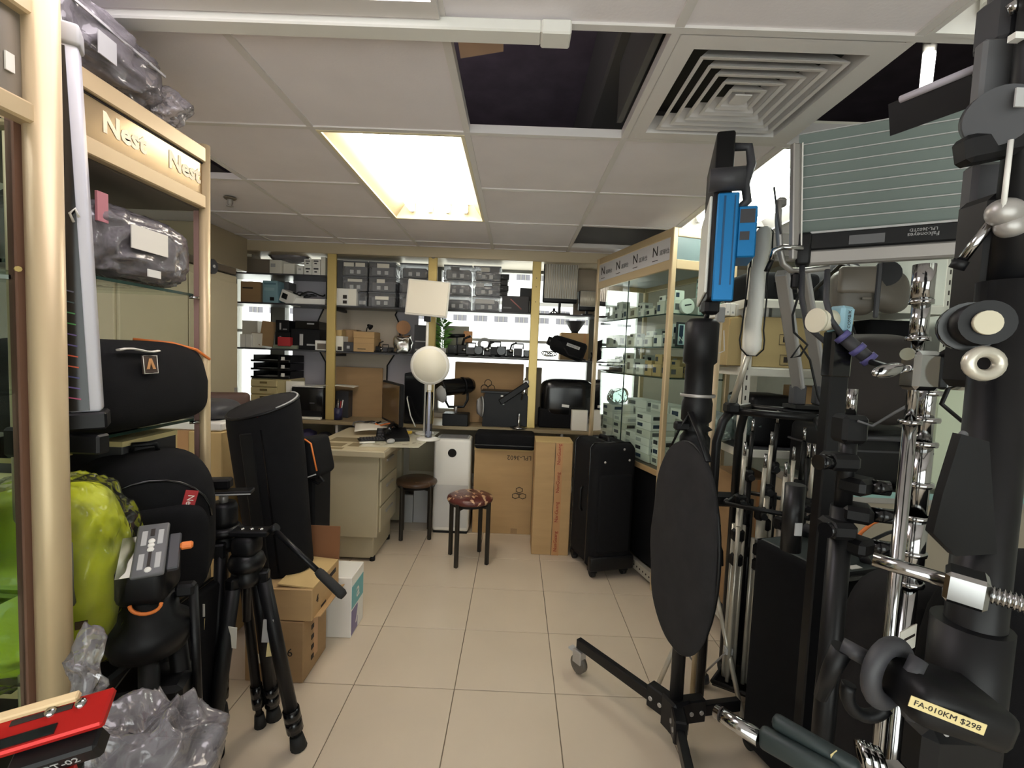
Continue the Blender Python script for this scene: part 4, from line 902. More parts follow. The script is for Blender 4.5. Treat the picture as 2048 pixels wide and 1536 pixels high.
# wrapped bags in the cabinet and above it
def wrapped(label, c, size, amp, seed, rz=0, notes=(), m_in=None, group=None, fr=9):
    t = thing('wrapped_bag', label, 'bag', (c[0], c[1], c[2]-size[2]/2), rz, group)
    M = place(c, rz)
    obj('bag_body', MB(M).blob((0, 0, -.006), (size[0]*.84, size[1]*.86, size[2]*.8), 4.5, amp=amp*.3, fr=fr, seed=seed, n=36, m=22), m_in or m_fab, t)
    obj('clear_wrap', MB(M).blob((0, 0, 0), size, 4, fr=fr*2.2, seed=seed+1, n=130, m=84, crease=amp*1.0), m_wrap, t)
    for nm, q, sz, mm in notes: obj(nm, MB(M).box(q, sz), mm, t)
    return t
wrapped('black bag in clear film with large white label on upper cabinet shelf', (-1.17, 1.28, 1.65), (.33, .42, .195), .018, 3, 0,
        [('paper_label', (.170, -.01, .015), (.003, .125, .06), m_paper), ('size_label', (.172, .0, -.07), (.003, .045, .02), m_white), ('pink_tag', (.155, -.14, .065), (.006, .03, .07), mat('pink_tag', (190, 120, 130), .6))])
wrapped('large black bag in clear film lying on top of the lettered cabinet', (-1.13, 1.12, 2.09), (.32, .46, .165), .024, 8, .06,
        [('paper_label', (.168, -.03, -.03), (.003, .05, .05), m_lgrey), ('zip', (.162, .02, .02), (.004, .3, .006), m_lgrey)])
obj('wrap_end', MB().blob((-1.02, 1.36, 2.06), (.10, .12, .09), 2.2, fr=16, n=60, m=40, seed=12, crease=.035), m_wrap, bpy.data.objects['wrapped_bag.001'])
# black bag with white strip and logo patch on the middle shelf
t = thing('light_bag', 'black padded bag with orange piping and logo patch on cabinet shelf', 'bag', (-1.14, 1.28, 1.156))
def taper(p): p.x *= 1-.18*max(0, p.z)/.12; return p
obj('body', MB().blob((-1.14, 1.275, 1.277), (.36, .47, .24), 5, n=44, m=24, fn=taper), m_fab, t)
obj('orange_piping', MB().tube([(-1.10, 1.33, 1.400), (-1.04, 1.40, 1.393), (-1.0, 1.45, 1.375), (-.985, 1.49, 1.345)], .0045, 6), m_orange, t)
obj('white_strip', MB().tube([(-.982+.002, 1.14+.13*k/6, 1.372+.004*math.sin(k)) for k in range(7)], .007, 6, flat=.4), m_paper, t)
pt = obj('logo_patch', MB(place((-.962, 1.215, 1.335), 0, 0, -.09)).bx(-.001, .003, -.024, .024, -.024, .024), mat('patch', (66, 52, 44), .7), t)
Mp = place((-.962, 1.215, 1.335), 0, 0, -.09) @ frame((.0035, 0, 0), (0, 1, 0), (0, 0, 1))
obj('patch_border', MB(Mp).tube([(-.023, -.023, 0), (.023, -.023, 0), (.023, .023, 0), (-.023, .023, 0)], .0016, 5, True), m_paper, pt)
obj('emblem', MB(Mp).prism([(-.015, -.012), (-.006, -.012), (0, .006), (.006, -.012), (.015, -.012), (.004, .016), (-.004, .016)], .0012), mat('emblem_tan', (206, 150, 96), .6), pt)
# backpack with red tag
t = thing('backpack', 'black backpack with small red tag in the bottom of the cabinet', 'backpack', (-1.0, 1.3, .66))
M = place((-1.03, 1.28, .66), .75)
obj('body', MB(M).blob((0, 0, .215), (.33, .27, .43), 3.2, n=40, m=26), m_fab, t)
obj('front_pocket', MB(M).blob((.01, -.12, .17), (.25, .07, .26), 4, n=32, m=18), m_fab, t)
obj('zip', MB(M).tube([(.14*math.cos(a), -.118, .25+.12*math.sin(a)) for a in [PI*k/12 for k in range(13)]], .004, 6), m_blackg, t)
obj('haul_loop', MB(M).tube([(-.03, 0, .42), (-.025, -.01, .45), (.025, -.01, .45), (.03, 0, .42)], .008, 6), m_black, t)
rt_ = obj('red_tag', MB(M).box((.085, -.128, .30), (.03, .006, .065), Matrix.Rotation(.25, 3, 'Y')), m_redtag, t)
text('Nest', M @ place((.085, -.1318, .30), 0, PI/2) @ Matrix.Rotation(-PI/2-.25, 4, 'Z'), .022, m_paper, rt_)
# boxes behind on lower shelf
for k, (y, d, x0, x1, h, mm, lab) in enumerate([(1.33, .2, -1.36, -1.05, .19, m_dgrey, 'dark grey box with pale lid edge in the cabinet behind the backpack'), (1.02, .1, -1.3, -1.08, .14, mat('teal_box', (88, 128, 122), .5), 'teal patterned box on the low cabinet shelf'), (1.15, .1, -1.38, -1.16, .17, m_grey, 'grey box between teal box and dark box in cabinet')]):
    t = thing('product_box', lab, 'box', ((x0+x1)/2, y, .931)); obj('body', MB().bx(x0, x1, y-d/2, y+d/2, .931, .931+h, .003), mm, t); obj('lid_edge', MB().bx(x0-.002, x1+.002, y-d/2-.002, y+d/2+.002, .931+h-.012, .931+h+.002), m_cream_paper, t)
for k, (y, z, d, h, mm, lab) in enumerate([(1.1, .30, .26, .22, m_black, 'black case on the lowest cabinet deck near the lime bag'), (1.36, .30, .2, .28, m_dgrey, 'black case on the lowest cabinet deck near the far post'), (1.2, .06, .4, .17, m_black, 'flat black case on the cabinet floor')]):
    t = thing('equipment_case', lab, 'case', (-1.2, y, z)); obj('body', MB().bx(-1.38, -1.02, y-d/2, y+d/2, z+.001, z+h, .01), mm, t); obj('catch', MB().bx(-1.021, -1.012, y-.02, y+.02, z+h*.5, z+h*.7), m_lgrey, t)
# lime green wrapped bag
t = thing('lime_bag', 'lime green bag in clear film beside the round cabinet post', 'bag', (-1.02, 1.0, .68))
def topr(p): p.x *= 1-.12*max(0, p.z)/.2; p.y *= 1-.2*max(0, p.z)/.2; return p
obj('bag_body', MB(place((-1.03, 1.0, .87), .45)).blob((0, 0, 0), (.30, .245, .40), 3.2, amp=.01, fr=10, n=44, m=28, fn=topr), m_yel, t)
obj('clear_wrap', MB(place((-1.03, 1.0, .87), .45)).blob((0, 0, 0), (.345, .285, .44), 3.2, crease=.02, fr=16, n=110, m=72, fn=topr), clear('lime_wrap', (.98, .99, .95), .25, .16, .03, (220, 220, 200), .6, 14), t)
obj('grey_handle', MB().tube([(-.90, .915, .98), (-.885, .90, .94), (-.89, .905, .89), (-.90, .92, .85)], .011, 8), m_grey, t)
obj('brand_tag', MB(place((-.885, .93, .80), .5)).box((0, 0, 0), (.02, .004, .016)), mat('brown_tag', (110, 70, 40), .6), t)
# near cabinet with the round post
NX, NY = -.861, .85
t = thing('display_cabinet', 'nearer cream framed glass cabinet with thick round post', 'display cabinet', (-1.05, .6, 0))
obj('post', MB().cyl((NX, NY, 0), (NX, NY, 2.05), .0265, n=24), m_cream, t)
obj('post_channel', MB().bx(NX-.036, NX-.02, NY-.03, NY-.006, 0, 1.96), mat('channel_brown', (120, 88, 72), .5), t)
for x, y in ((NX-.4, NY), (NX, .25), (NX-.4, .25)): obj('post', MB().cyl((x, y, 0), (x, y, 2.02), .0265, n=16), m_cream, t)
for z0, z1 in ((1.945, 2.0), (1.765, 1.80)): obj('rail', MB().bx(NX-.022, NX+.01, .25, NY-.015, z0, z1, .004), m_cream, t); obj('rail', MB().bx(NX-.4, NX-.02, NY-.02, NY+.01, z0, z1, .004), m_cream, t)
obj('sign_panel', MB().bx(NX-.018, NX-.010, .25, NY-.02, 1.80, 1.945), mat('sign_grey', (140, 132, 120), .3, metal=.3), t)
obj('sign_tag', MB().bx(NX-.009, NX-.006, NY-.052, NY-.038, 1.84, 1.87), m_paper, t)
obj('front_glass', MB().bx(NX-.03, NX-.025, .25, NY-.02, .3, 1.765), m_glassg, t)
obj('side_glass', MB().bx(NX-.4, NX-.03, NY-.006, NY, .3, 1.765), m_glassg, t)
for z in (1.512, 1.30, .93): obj('glass_shelf', MB().bx(NX-.39, NX-.035, .26, NY-.012, z-.008, z), m_glassg, t)
obj('shelf_clip', MB().bx(NX-.06, NX-.032, NY-.03, NY-.02, 1.497, 1.504), m_white, t)
obj('shelf_peg', MB().cyl((NX-.034, NY-.02, 1.515), (NX-.018, NY-.03, 1.515), .005, n=8), m_brass, t)
obj('deck', MB().bx(NX-.4, NX-.02, .25, NY, .26, .30), m_creamD, t); obj('base_panel', MB().bx(NX-.02, NX-.005, .25, NY, 0, .28), m_creamD, t)
wrapped('dark bag in clear film on the top shelf behind the round post', (-1.05, .66, 1.62), (.28, .3, .2), .02, 21)
wrapped('black bag in clear film on the middle shelf behind the round post', (-1.05, .66, 1.40), (.28, .3, .17), .018, 25)
wrapped('black bag in crinkled film low behind the round post', (-1.05, .66, 1.08), (.28, .3, .28), .02, 31)
wrapped('black bag in film on the bottom deck behind the round post', (-1.05, .6, .46), (.28, .3, .3), .02, 37)
# LED tube panel hanging beside the cabinets
t = thing('light_wand', 'tall slim light wand with black face and white edge hung beside the post', 'light', (-.865, .92, 1.24))
M = place((-.862, .93, 1.25), .62, .02, -.035)
obj('white_body', MB(M).bx(-.03, .022, -.012, .03, 0, .70, .006, 2), mat('wand_white', (214, 214, 222), .3), t)
obj('black_face', MB(M).bx(-.032, .004, -.015, -.011, .004, .69), m_blackg, t)
obj('black_side', MB(M).bx(-.033, -.0295, -.012, .028, .004, .69), m_blackg, t)
obj('top_cap', MB(M).bx(-.034, .027, -.018, .034, .695, .735, .006, 2), m_lgrey, t)
obj('foot', MB(M).bx(-.04, .03, -.02, .04, -.035, 0, .004), m_black, t)
for k in range(5): obj('button', MB(M).box((-.024, -.0155, .60-k*.021), (.011, .003, .012), None, .001), m_orange if k == 0 else m_grey, t); obj('icon', MB(M).box((-.013, -.0153, .598-k*.021), (.006, .001, .006)), m_lgrey, t)
obj('logo', MB(M).tube([(-.026, -.0155, .655), (-.012, -.0155, .655), (-.012, -.0155, .675), (-.026, -.0155, .675)], .0008, 4, True), mat('violet', (140, 120, 200), .5), t)
for k in range(11): obj('colour_reflection', MB(M).box((-.018, -.0153, .24-k*.021), (.022, .001, .0025), Matrix.Rotation(.25, 3, 'Y')), mat('bar%d' % k, [(90, 90, 110), (70, 90, 90), (80, 150, 90), (80, 160, 80), (110, 90, 150), (100, 90, 150), (220, 90, 50), (220, 100, 60), (80, 80, 140), (110, 90, 160), (200, 90, 130)][k], .4), t)  # coloured reflections on the black face, painted as thin bars
obj('hook', MB(M).tube([(.0, -.016, .37), (-.004, -.022, .385), (.004, -.022, .395), (.008, -.016, .38)], .0025, 6), m_white, t)
a = M @ V((0, 0, .735)); obj('hanging_cord', MB().tube([a, a+V((-.01, 0, .08)), a+V((-.015, .02, CZ-a.z))], .0015, 5), m_white, t)
t = thing('wand_bracket', 'black bracket arm under the light wand fixed on cabinet post', 'bracket', (-.9, .93, 1.18))
obj('arm', MB().bx(-1.0, -.83, .915, .945, 1.165, 1.205, .004), m_black, t); obj('clamp', MB().box((-.99, .93, 1.185), (.05, .05, .06), None, .006), m_black, t)

# ================================================================== TRIPODS AND CARTONS
def leg(t, a, b, r, m=None, sect=(.45, .78), foot=True, twin=False):
    a, b = V(a), V(b); d = (b-a).normalized(); L_ = (b-a).length; m = m or m_black
    l = obj('leg', MB().cyl(a, a+d*L_*sect[0], r, n=12).cyl(a+d*L_*sect[0], a+d*L_*sect[1], r*.82, n=12).cyl(a+d*L_*sect[1], b-d*.03, r*.66, n=12), m, t)
    for k, s_ in enumerate(sect): obj('lock_collar', MB().cyl(a+d*(L_*s_-.025), a+d*(L_*s_+.02), r*1.22, n=12), m_blackg, l)
    if foot: obj('rubber_foot', MB().cyl(b-d*.05, b, r*.95, r*1.25, n=12), m_rubber, l)
    return l
def tripod(name, label, apex, feet, r=.013, group=None, sect=(.55, .9), col=.08, m=None):
    apex = V(apex); t = thing(name, label, 'tripod', (apex.x, apex.y, 0), 0, group)
    obj('spider', MB().lathe([(0, -.03), (.045, -.03), (.05, -.01), (.042, .02), (.03, .03), (0, .032)], apex, n=20), m_blackm, t)
    for f in feet:
        f = V((f[0], f[1], 0)); d = V((f.x-apex.x, f.y-apex.y, 0)).normalized()
        s0 = apex+d*.052+V((0, 0, -.005)); leg(t, s0+V((0, 0, -.02)), f, r, m, sect)
        obj('leg_hinge', MB().box(s0+V((0, 0, -.01)), (.034, .034, .05), Matrix.Rotation(math.atan2(d.y, d.x), 3, 'Z'), .005), m_blackm, t)
    obj('centre_column', MB().cyl(apex+V((0, 0, -.16)), apex+V((0, 0, col)), .013, n=14), m_blackm, t)
    return t
# tripod A with pan handle
ap = V((-.868, 1.5, .635)); t = tripod('tripod', 'black tripod with long pan handle standing before the cartons', ap, [(-.704, 1.536), (-.856, 1.66), (-.915, 1.36)], .0225, sect=(.80, .86))
obj('bowl', MB().lathe([(0, 0), (.05, 0), (.058, .02), (.05, .045), (.03, .06), (0, .06)], ap+V((0, 0, .02)), n=24), m_blackm, t)
obj('head_body', MB().blob(ap+V((.0, 0, .1)), (.085, .085, .075), 3, n=24, m=14), m_black, t)
h = obj('camera_plate', MB(place(ap+V((.015, 0, .145)), .1)).box((0, 0, 0), (.12, .055, .018), None, .004), m_blackm, t)
for q in (-.03, 0, .03): obj('plate_screw', MB(place(ap+V((.015, 0, .145)), .1)).lathe([(0, .0125), (.006, .0125), (.008, .009)], (q, 0, 0), n=10), m_chrome, h)
p0, p1 = ap+V((.085, .0, .16)), at(688, 1192, 1.42); d = (p1-p0)
obj('pan_handle', MB().tube([p0, p0+d*.66], .009, 10), m_blackm, t); obj('handle_grip', MB().tube([p0+d*.64, p0+d*.68, p0+d*.97, p1], [.012, .015, .016, .012], 12), m_rubber, t)
obj('knob', MB().cyl(ap+V((.08, -.0, .15)), ap+V((.1, .0, .165)), .014, n=12), m_black, t)
# price tags on tripod A
for k, (px, py, Y, sx, sz, mm) in enumerate([(464, 1275, 1.42, .03, .075, m_paper), (535, 1262, 1.5, .032, .085, m_lgrey), (541, 1290, 1.51, .02, .085, m_cream_paper)]):
    solo('price_tag', MB(place(at(px, py, Y), .2*k, .1, .1)).box((0, 0, 0), (sx, .0015, sz)), mm, ['white price tag hanging on the front leg of the pan handle tripod', 'grey glossy leaflet hanging inside the pan handle tripod', 'yellow edged leaflet tucked behind the glossy grey one'][k], 'tag')
# tripod B
ap = V((-.965, 1.53, .735)); t = tripod('tripod', 'black tripod with flat sliding plate standing between bags', ap, [(-.915, 1.40), (-.885, 1.62), (-1.05, 1.66)], .0165, sect=(.8, .86), col=.06)
obj('bowl', MB().lathe([(0, 0), (.05, 0), (.06, .015), (.05, .03), (0, .03)], ap+V((0, 0, .02)), n=24), m_blackm, t)
obj('head_body', MB().lathe([(0, 0), (.04, 0), (.043, .02), (.043, .065), (.036, .08), (0, .08)], ap+V((0, 0, .05)), n=24), m_black, t)
M = place(ap+V((.005, 0, .165)), .25)
pl_ = obj('sliding_plate', MB(M).box((0, 0, 0), (.17, .05, .014), None, .003), m_blackm, t); obj('plate_edge', MB(M).box((0, -.026, -.002), (.17, .002, .004)), m_lgrey, pl_)
obj('clamp_block', MB(M).box((-.02, .0, .03), (.08, .045, .035), None, .006), m_blackm, t); obj('clamp_lever', MB(M).box((-.058, -.02, .028), (.012, .01, .03), None, .003), m_lgrey, t)
obj('neck', MB().cyl(ap+V((0, 0, .125)), ap+V((0, 0, .16)), .014, n=12), m_alu, t)
solo('price_tag', MB(place(at(390, 1255, 1.38), .1, 0, .06)).box((0, 0, 0), (.055, .0015, .06)), m_cream_paper, 'cream price tag on the leg of the sliding plate tripod', 'tag')
solo('price_tag', MB(place(at(396, 1221, 1.375), .1)).box((0, 0, 0), (.04, .0015, .04)), m_white, 'white price tag above the cream one', 'tag')
t = thing('flat_case', 'thin black case leaning on the far cabinet post behind tripods', 'case', (-.955, 1.37, 0))
obj('body', MB().bx(-.98, -.932, 1.24, 1.495, 0, .63, .012, 2), m_fab, t); obj('zip_line', MB().bx(-.958, -.954, 1.238, 1.497, .02, .632), m_blackg, t)
# tripod C: video head with grey plate
ap = V((-.845, 1.06, .70)); t = tripod('video_tripod', 'heavy black video tripod with grey plate and orange levers', ap, [(-.745, 1.12), (-.88, 1.17), (-.80, 1.0)], .021, sect=(.42, .8), col=.02)
M = place(ap+V((0, 0, .03)), .3)
obj('bowl_clamp', MB(M).lathe([(0, -.06), (.075, -.06), (.085, -.03), (.085, 0), (.06, .02), (.055, .07), (0, .07)], n=28), m_black, t)
obj('head_body', MB(M).box((0, 0, .115), (.10, .12, .10), None, .022, 3), m_black, t)
obj('drag_dial', MB(M).cyl((-.06, 0, .11), (-.05, 0, .11), .035, n=20), m_black, t)
for q in (.10, .118): obj('orange_lever', MB(M).box((-.085, -.02, q), (.02, .014, .012), None, .003), m_orange, t)
Mp = M @ place((.012, -.02, .185), .25, .55, 0)
gp = obj('grey_plate', MB(Mp).box((0, 0, 0), (.062, .145, .012), None, .005, 2), m_grey, t)
for x, y in ((-.015, .03), (.016, .03), (-.015, -.035), (.016, -.035)): obj('pad', MB(Mp).box((x, y, .0065), (.011, .042, .002), None, .001), m_lgrey, gp)
obj('slot', MB(Mp).box((0, -.03, .0064), (.006, .05, .0012)), m_ink, gp); obj('slot', MB(Mp).box((0, .045, .0064), (.008, .02, .0012)), m_ink, gp)
for y in (.02, .008, -.004, -.058): obj('plate_screw', MB(Mp).lathe([(0, .0085), (.006, .0085), (.007, .006)], (0, y, 0), n=10), m_white, gp)
obj('side_clamp', MB(Mp).box((.044, -.01, -.006), (.024, .10, .014), None, .003), m_dgrey, t); obj('orange_lever', MB(Mp).box((.068, .0, -.002), (.026, .018, .014), None, .004), m_orange, t)
obj('paper_sticker', MB(Mp).box((-.042, -.005, -.008), (.032, .11, .001)), m_paper, t)
obj('orange_ring', MB(M).tube([(.02+.03*math.cos(a), -.07, .08+.022*math.sin(a)) for a in [PI+PI*k/10 for k in range(11)]], .004, 6), m_orange, t)
obj('side_arm', MB(M).box((.075, .0, .075), (.04, .03, .03), None, .006), m_black, t)
obj('pan_bar', MB(M).cyl((.09, 0, .08), (.10, .02, -.45), .010, n=10), m_blackm, t)
obj('mid_spreader', MB(place(ap+V((.01, .0, -.13)), .3)).box((0, 0, 0), (.15, .12, .06), None, .012), m_black, t)
for q in (-.05, .0, .05): obj('twin_tube', MB().cyl(ap+V((q, -.02, -.15)), ap+V((q*.9+.03, .01, -.69)), .013, n=10), m_blackm, t)
# cartons
t = thing('carton', 'lower brown carton of the stack by the tripod legs', 'carton', (-.95, 1.97, 0))
obj('body', MB().bx(-1.075, -.832, 1.845, 2.08, 0, .262, .003), m_card2, t)
obj('tape', MB().bx(-1.076, -.831, 1.94, 1.985, .05, .2635), m_tapeb, t)
obj('white_label', MB().bx(-1.05, -.97, 1.8435, 1.846, .08, .12), m_paper, t)
for k in range(4): obj('print', MB().bx(-.8325, -.8305, 1.92, 1.945, .05+k*.045, .07+k*.045), m_ink, t)
text('26', place((-.9, 1.8438, .13), 0, PI/2), .05, m_ink, t)
t = thing('carton', 'upper brown carton with one flap raised and dark numeral', 'carton', (-.95, 2.0, .263))
obj('body', MB().bx(-1.09, -.80, 1.85, 2.14, .264, .40, .003), m_card, t)
obj('raised_flap', MB(place((-.80, 2.14, .40), 0, -.06)).bx(-.21, 0, 0, .004, 0, .155), mat('carton_inside', (140, 96, 64), .85), t)
obj('side_flap', MB(place((-.80, 1.85, .40), 0, 0, .08)).bx(-.15, .0, .01, .28, -.002, .004), m_card3, t)
obj('hanging_flap', MB(place((-1.09, 1.85, .40), 0, .5)).bx(.05, .2, -.004, 0, -.06, 0), m_card, t)
obj('lip', MB(place((-.80, 1.85, .268), 0, 0, -.3)).bx(0, .03, .02, .29, 0, .004), m_card, t)
text('4', frame((-.7988, 1.9, .335), (0, 1, 0), (0, 0, 1)), .05, m_ink, t)
obj('print', MB().bx(-.8, -.7988, 1.94, 1.99, .275, .285), m_ink, t); obj('print', MB().bx(-.8, -.7988, 2.0, 2.1, .36, .38), m_ink, t)
for k in range(2): obj('mark', MB(place((-.93+k*.02, 2.0, .4005), .5)).bx(0, .004, -.03, .03, 0, .001), m_ink, t)
t = thing('detergent_box', 'white and teal box with large letter behind the brown cartons', 'box', (-.76, 2.25, 0))
obj('body', MB().bx(-.92, -.745, 2.16, 2.34, 0, .30, .003), m_white, t)
obj('teal_band', MB().bx(-.7455, -.7435, 2.165, 2.33, .14, .25), mat('teal_print', (110, 176, 182), .5), t)
obj('violet_band', MB().bx(-.7455, -.7435, 2.165, 2.25, .01, .13), mat('violet_print', (120, 110, 150), .5), t)
text('A', frame((-.743, 2.26, .08), (0, 1, 0), (0, 0, 1)), .12, m_white, t); text('a', frame((-.743, 2.25, .2), (0, 1, 0), (0, 0, 1)), .11, m_white, t)
# standing tripod bag
t = thing('tripod_bag', 'tall black tripod bag standing upright in the open carton', 'bag', (-1.03, 2.0, .4))
M = place((-1.005, 2.02, .402), .1, .02, -.115)
def bagp(k): return [(.152*math.cos(a)*(1-.0*k), .12*math.sin(a)) for a in [2*PI*i/28 for i in range(28)]]
vv = []
for z, s_ in ((0, .80), (.02, .86), (.2, .9), (.45, .97), (.70, 1.0), (.735, .98)): vv += [(x*s_, y*s_, z+(.02*x/.15+.26*y if z > .6 else .13*y if z > .4 else 0)) for x, y in bagp(0)]
fs = [(i*28+j, i*28+(j+1) % 28, (i+1)*28+(j+1) % 28, (i+1)*28+j) for i in range(5) for j in range(28)]
bd = MB(M).add(vv, fs, True).add([vv[i] for i in range(28)], [list(reversed(range(28)))]); obj('body', bd, m_fab, t)
lv = []
for s_, dz in ((.985, .002), (.8, .012), (.5, .018), (.15, .02), (.0, .02)): lv += [(x*s_, y*s_, .737+dz+(.02*x/.15+.26*y)*s_) for x, y in bagp(0)]
obj('lid', MB(M).add(lv, [(i*28+j, i*28+(j+1) % 28, (i+1)*28+(j+1) % 28, (i+1)*28+j) for i in range(4) for j in range(28)], True), m_fabg, t)
obj('white_piping', MB(M).tube([(.143*math.cos(a), .117*math.sin(a), .744+.02*math.cos(a)+.031*math.sin(a)) for a in [-.9+1.8*k/12 for k in range(13)]], .004, 6), m_lgrey, t)
obj('piping', MB(M).tube([(.146*math.cos(a), .119*math.sin(a), .738+.02*math.cos(a)+.031*math.sin(a)) for a in [2*PI*k/28 for k in range(28)]], .006, 6, True), m_black, t)
obj('zip_flap', MB(M).box((-.03, -.118, .34), (.05, .008, .6), None, .003), m_black, t)
obj('red_tab', MB(M).box((.01, -.11, .706), (.03, .012, .006)), m_redtag, t)
obj('seam', MB(M).box((.03, -.115, .34), (.006, .006, .62)), m_blackg, t)
# bag with orange piping behind
t = thing('lamp_bag', 'black box bag with orange piping poking out past the tripod bag', 'bag', (-1.0, 2.2, .4))
M = place(at(600, 918, 2.16), -.15, 0, -.22)
obj('body', MB(M).box((-.06, .03, 0), (.34, .17, .19), None, .03, 4), m_fab, t)
obj('orange_piping', MB(M).tube([(-.2, -.052, .091), (.08, -.052, .091), (.105, -.052, .068), (.108, -.052, -.06)], .004, 6), m_orange, t)
obj('loop', MB(M).tube([(.05, -.03, -.095), (.09, -.03, -.125), (.12, -.03, -.115), (.10, -.03, -.09)], .006, 6), m_black, t)
obj('grey_piping', MB(M).tube([(.1, -.052, -.075), (.0, -.052, -.092), (-.2, -.052, -.092)], .003, 6), m_lgrey, t)
solo('support_case', MB().bx(-1.2, -.93, 2.16, 2.36, 0, .83, .01), m_fab, 'black upright case behind the upper carton carrying the orange piped bag', 'case')
# tall carton and brown chair behind the cabinet
t = thing('carton', 'tall tan carton under a white tray behind the glass cabinet', 'carton', (-1.42, 2.2, 0))
obj('body', MB().bx(-1.66, -1.30, 2.05, 2.4, 0, 1.0, .004), m_card3, t); obj('tape', MB().bx(-1.5, -1.45, 2.048, 2.4, 0, 1.0015), m_tapeb, t)
t = thing('document_tray', 'white tray with dark bundle on the tall tan carton', 'tray', (-1.45, 2.2, 1.0))
obj('tray', MB().bx(-1.64, -1.31, 2.06, 2.38, 1.002, 1.04, .006), m_white, t); obj('bundle', MB().blob((-1.46, 2.2, 1.08), (.26, .22, .09), 3, amp=.015, fr=12), m_dgrey, t)
t = thing('office_chair', 'brown padded chair back behind the glass cabinet', 'chair', (-1.72, 2.75, 0))
obj('backrest', MB(place((-1.715, 2.72, .93), .3)).box((0, 0, 0), (.28, .06, .36), None, .028, 4), mat('brown_vinyl', (84, 62, 54), .5), t)
obj('seat', MB(place((-1.70, 2.9, .46), .3)).box((0, 0, 0), (.4, .4, .07), None, .03, 4), bpy.data.materials['brown_vinyl'], t)
obj('column', MB().cyl((-1.70, 2.9, .06), (-1.70, 2.9, .43), .025, n=12), m_blackm, t); obj('back_stem', MB().tube([(-1.71, 2.8, .44), (-1.715, 2.73, .6), (-1.715, 2.74, .8)], .02, 8), m_black, t)
for k in range(5):
    a = k*2*PI/5; e = V((-1.70+.17*math.cos(a), 2.9+.2*math.sin(a), .05)); obj('base_arm', MB().cyl((-1.70, 2.9, .09), e, .016, .012, 8), m_black, t); obj('caster', MB().cyl(e+V((-.01, 0, -.025)), e+V((.01, 0, -.025)), .025, n=12), m_rubber, t)
# ------------------------------------------------ red quick release plate close to the camera
t = thing('quick_release_plate', 'red and black quick release plate with red knobs beside the plastic bag', 'tripod plate', (-.61, .6, 0))
a, b = at(-30, 1486, .58), at(220, 1412, .62); xd = (b-a)
M = frame((a+b)/2, xd, V((-.2, 1, .55))); L_ = xd.length
obj('red_plate', MB(M).box((0, 0, 0), (L_, .05, .012), None, .003), m_red, t)
obj('black_pad', MB(M).box((-.02, -.013, .0065), (L_-.07, .013, .003)), m_blackg, t)
obj('slot', MB(M).box((-.01, .012, .0063), (L_*.5, .007, .002)), m_ink, t)
obj('wood_strip', MB(M).box((-.02, .023, .010), (L_*.72, .012, .01), None, .002), mat('cream_strip', (236, 206, 160), .6), t)
for q in (.0, .035): obj('plate_screw', MB(M).lathe([(0, .011), (.006, .011), (.007, .006)], (q, .012, 0), n=10), m_chrome, t)
M2 = M @ Matrix.Translation((-.0, -.03, -.018))
bb = obj('black_base', MB(M2).box((.012, 0, -.008), (L_-.04, .03, .03), None, .004), m_black, t)
text('VBT-02', M2 @ place((L_/2-.055, -.0156, -.008), 0, PI/2), .016, m_lgrey, bb)
for q, r in ((-.03, .013), (.012, .013)): obj('red_knob', MB(M2).cyl((q, -.01, -.024), (q, -.024, -.052), r, r*1.1, 16), m_red, t)
p = M2 @ V((0, 0, -.05)); obj('column', MB().cyl((p.x, p.y, .45), p, .02, n=14), m_blackm, t)
for k in range(3):
    an = .5+k*2*PI/3; leg(t, (p.x, p.y, .5), (p.x+.16*math.cos(an), p.y+.16*math.sin(an), 0), .014)
# plastic wrapped fixture low in the corner
t = thing('wrapped_fixture', 'grey fixture in crinkled clear plastic beside the red plate', 'wrapped fixture', (-.66, .82, 0))
obj('core', MB().bx(-.76, -.58, .76, .9, 0, .60, .02, 2), m_dgrey, t)
obj('clear_wrap', MB().blob((-.675, .83, .52), (.26, .2, .34), 3.5, fr=11, n=100, m=64, seed=4, crease=.05), m_wrap, t)
obj('wrap_tuft', MB().blob((-.79, .84, .77), (.06, .05, .18), 2, amp=.02, fr=20, n=40, m=28, seed=9, crease=.02), m_wrap, t)

# ================================================================== RIGHT SIDE: DISPLAY CABINET
RO = V((.889, 2.758, 0)); RU = V((-.268, .9634, 0)).normalized(); RW = V((RU.y, -RU.x, 0)); RL, RD, RH = .985, .42, 2.17
RM = Matrix(((RU.x, RW.x, 0, RO.x), (RU.y, RW.y, 0, RO.y), (0, 0, 1, 0), (0, 0, 0, 1)))    # local x: along the face away, y: depth, z: up
m_signw = mat('sign_white', (206, 204, 206), .35)
t = thing('display_cabinet', 'gold framed glass cabinet of white boxes with white sign band', 'display cabinet', RO)
for x, y in ((0, 0), (RL, 0), (0, RD), (RL, RD)): obj('post', MB(RM).bx(x-.016, x+.016, y-.016, y+.016, .0, RH, .004), m_cream, t)
for z0, z1 in ((RH-.05, RH), (RH-.235, RH-.18), (.70, .735)):
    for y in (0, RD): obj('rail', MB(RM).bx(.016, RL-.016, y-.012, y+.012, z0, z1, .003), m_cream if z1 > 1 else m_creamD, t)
    for x in (0, RL): obj('rail', MB(RM).bx(x-.012, x+.012, .016, RD-.016, z0, z1, .003), m_cream if z1 > 1 else m_creamD, t)
sg = obj('sign_panel', MB(RM).bx(.012, RL-.012, -.008, 0, RH-.18, RH-.05), m_signw, t)
nrm = -RW
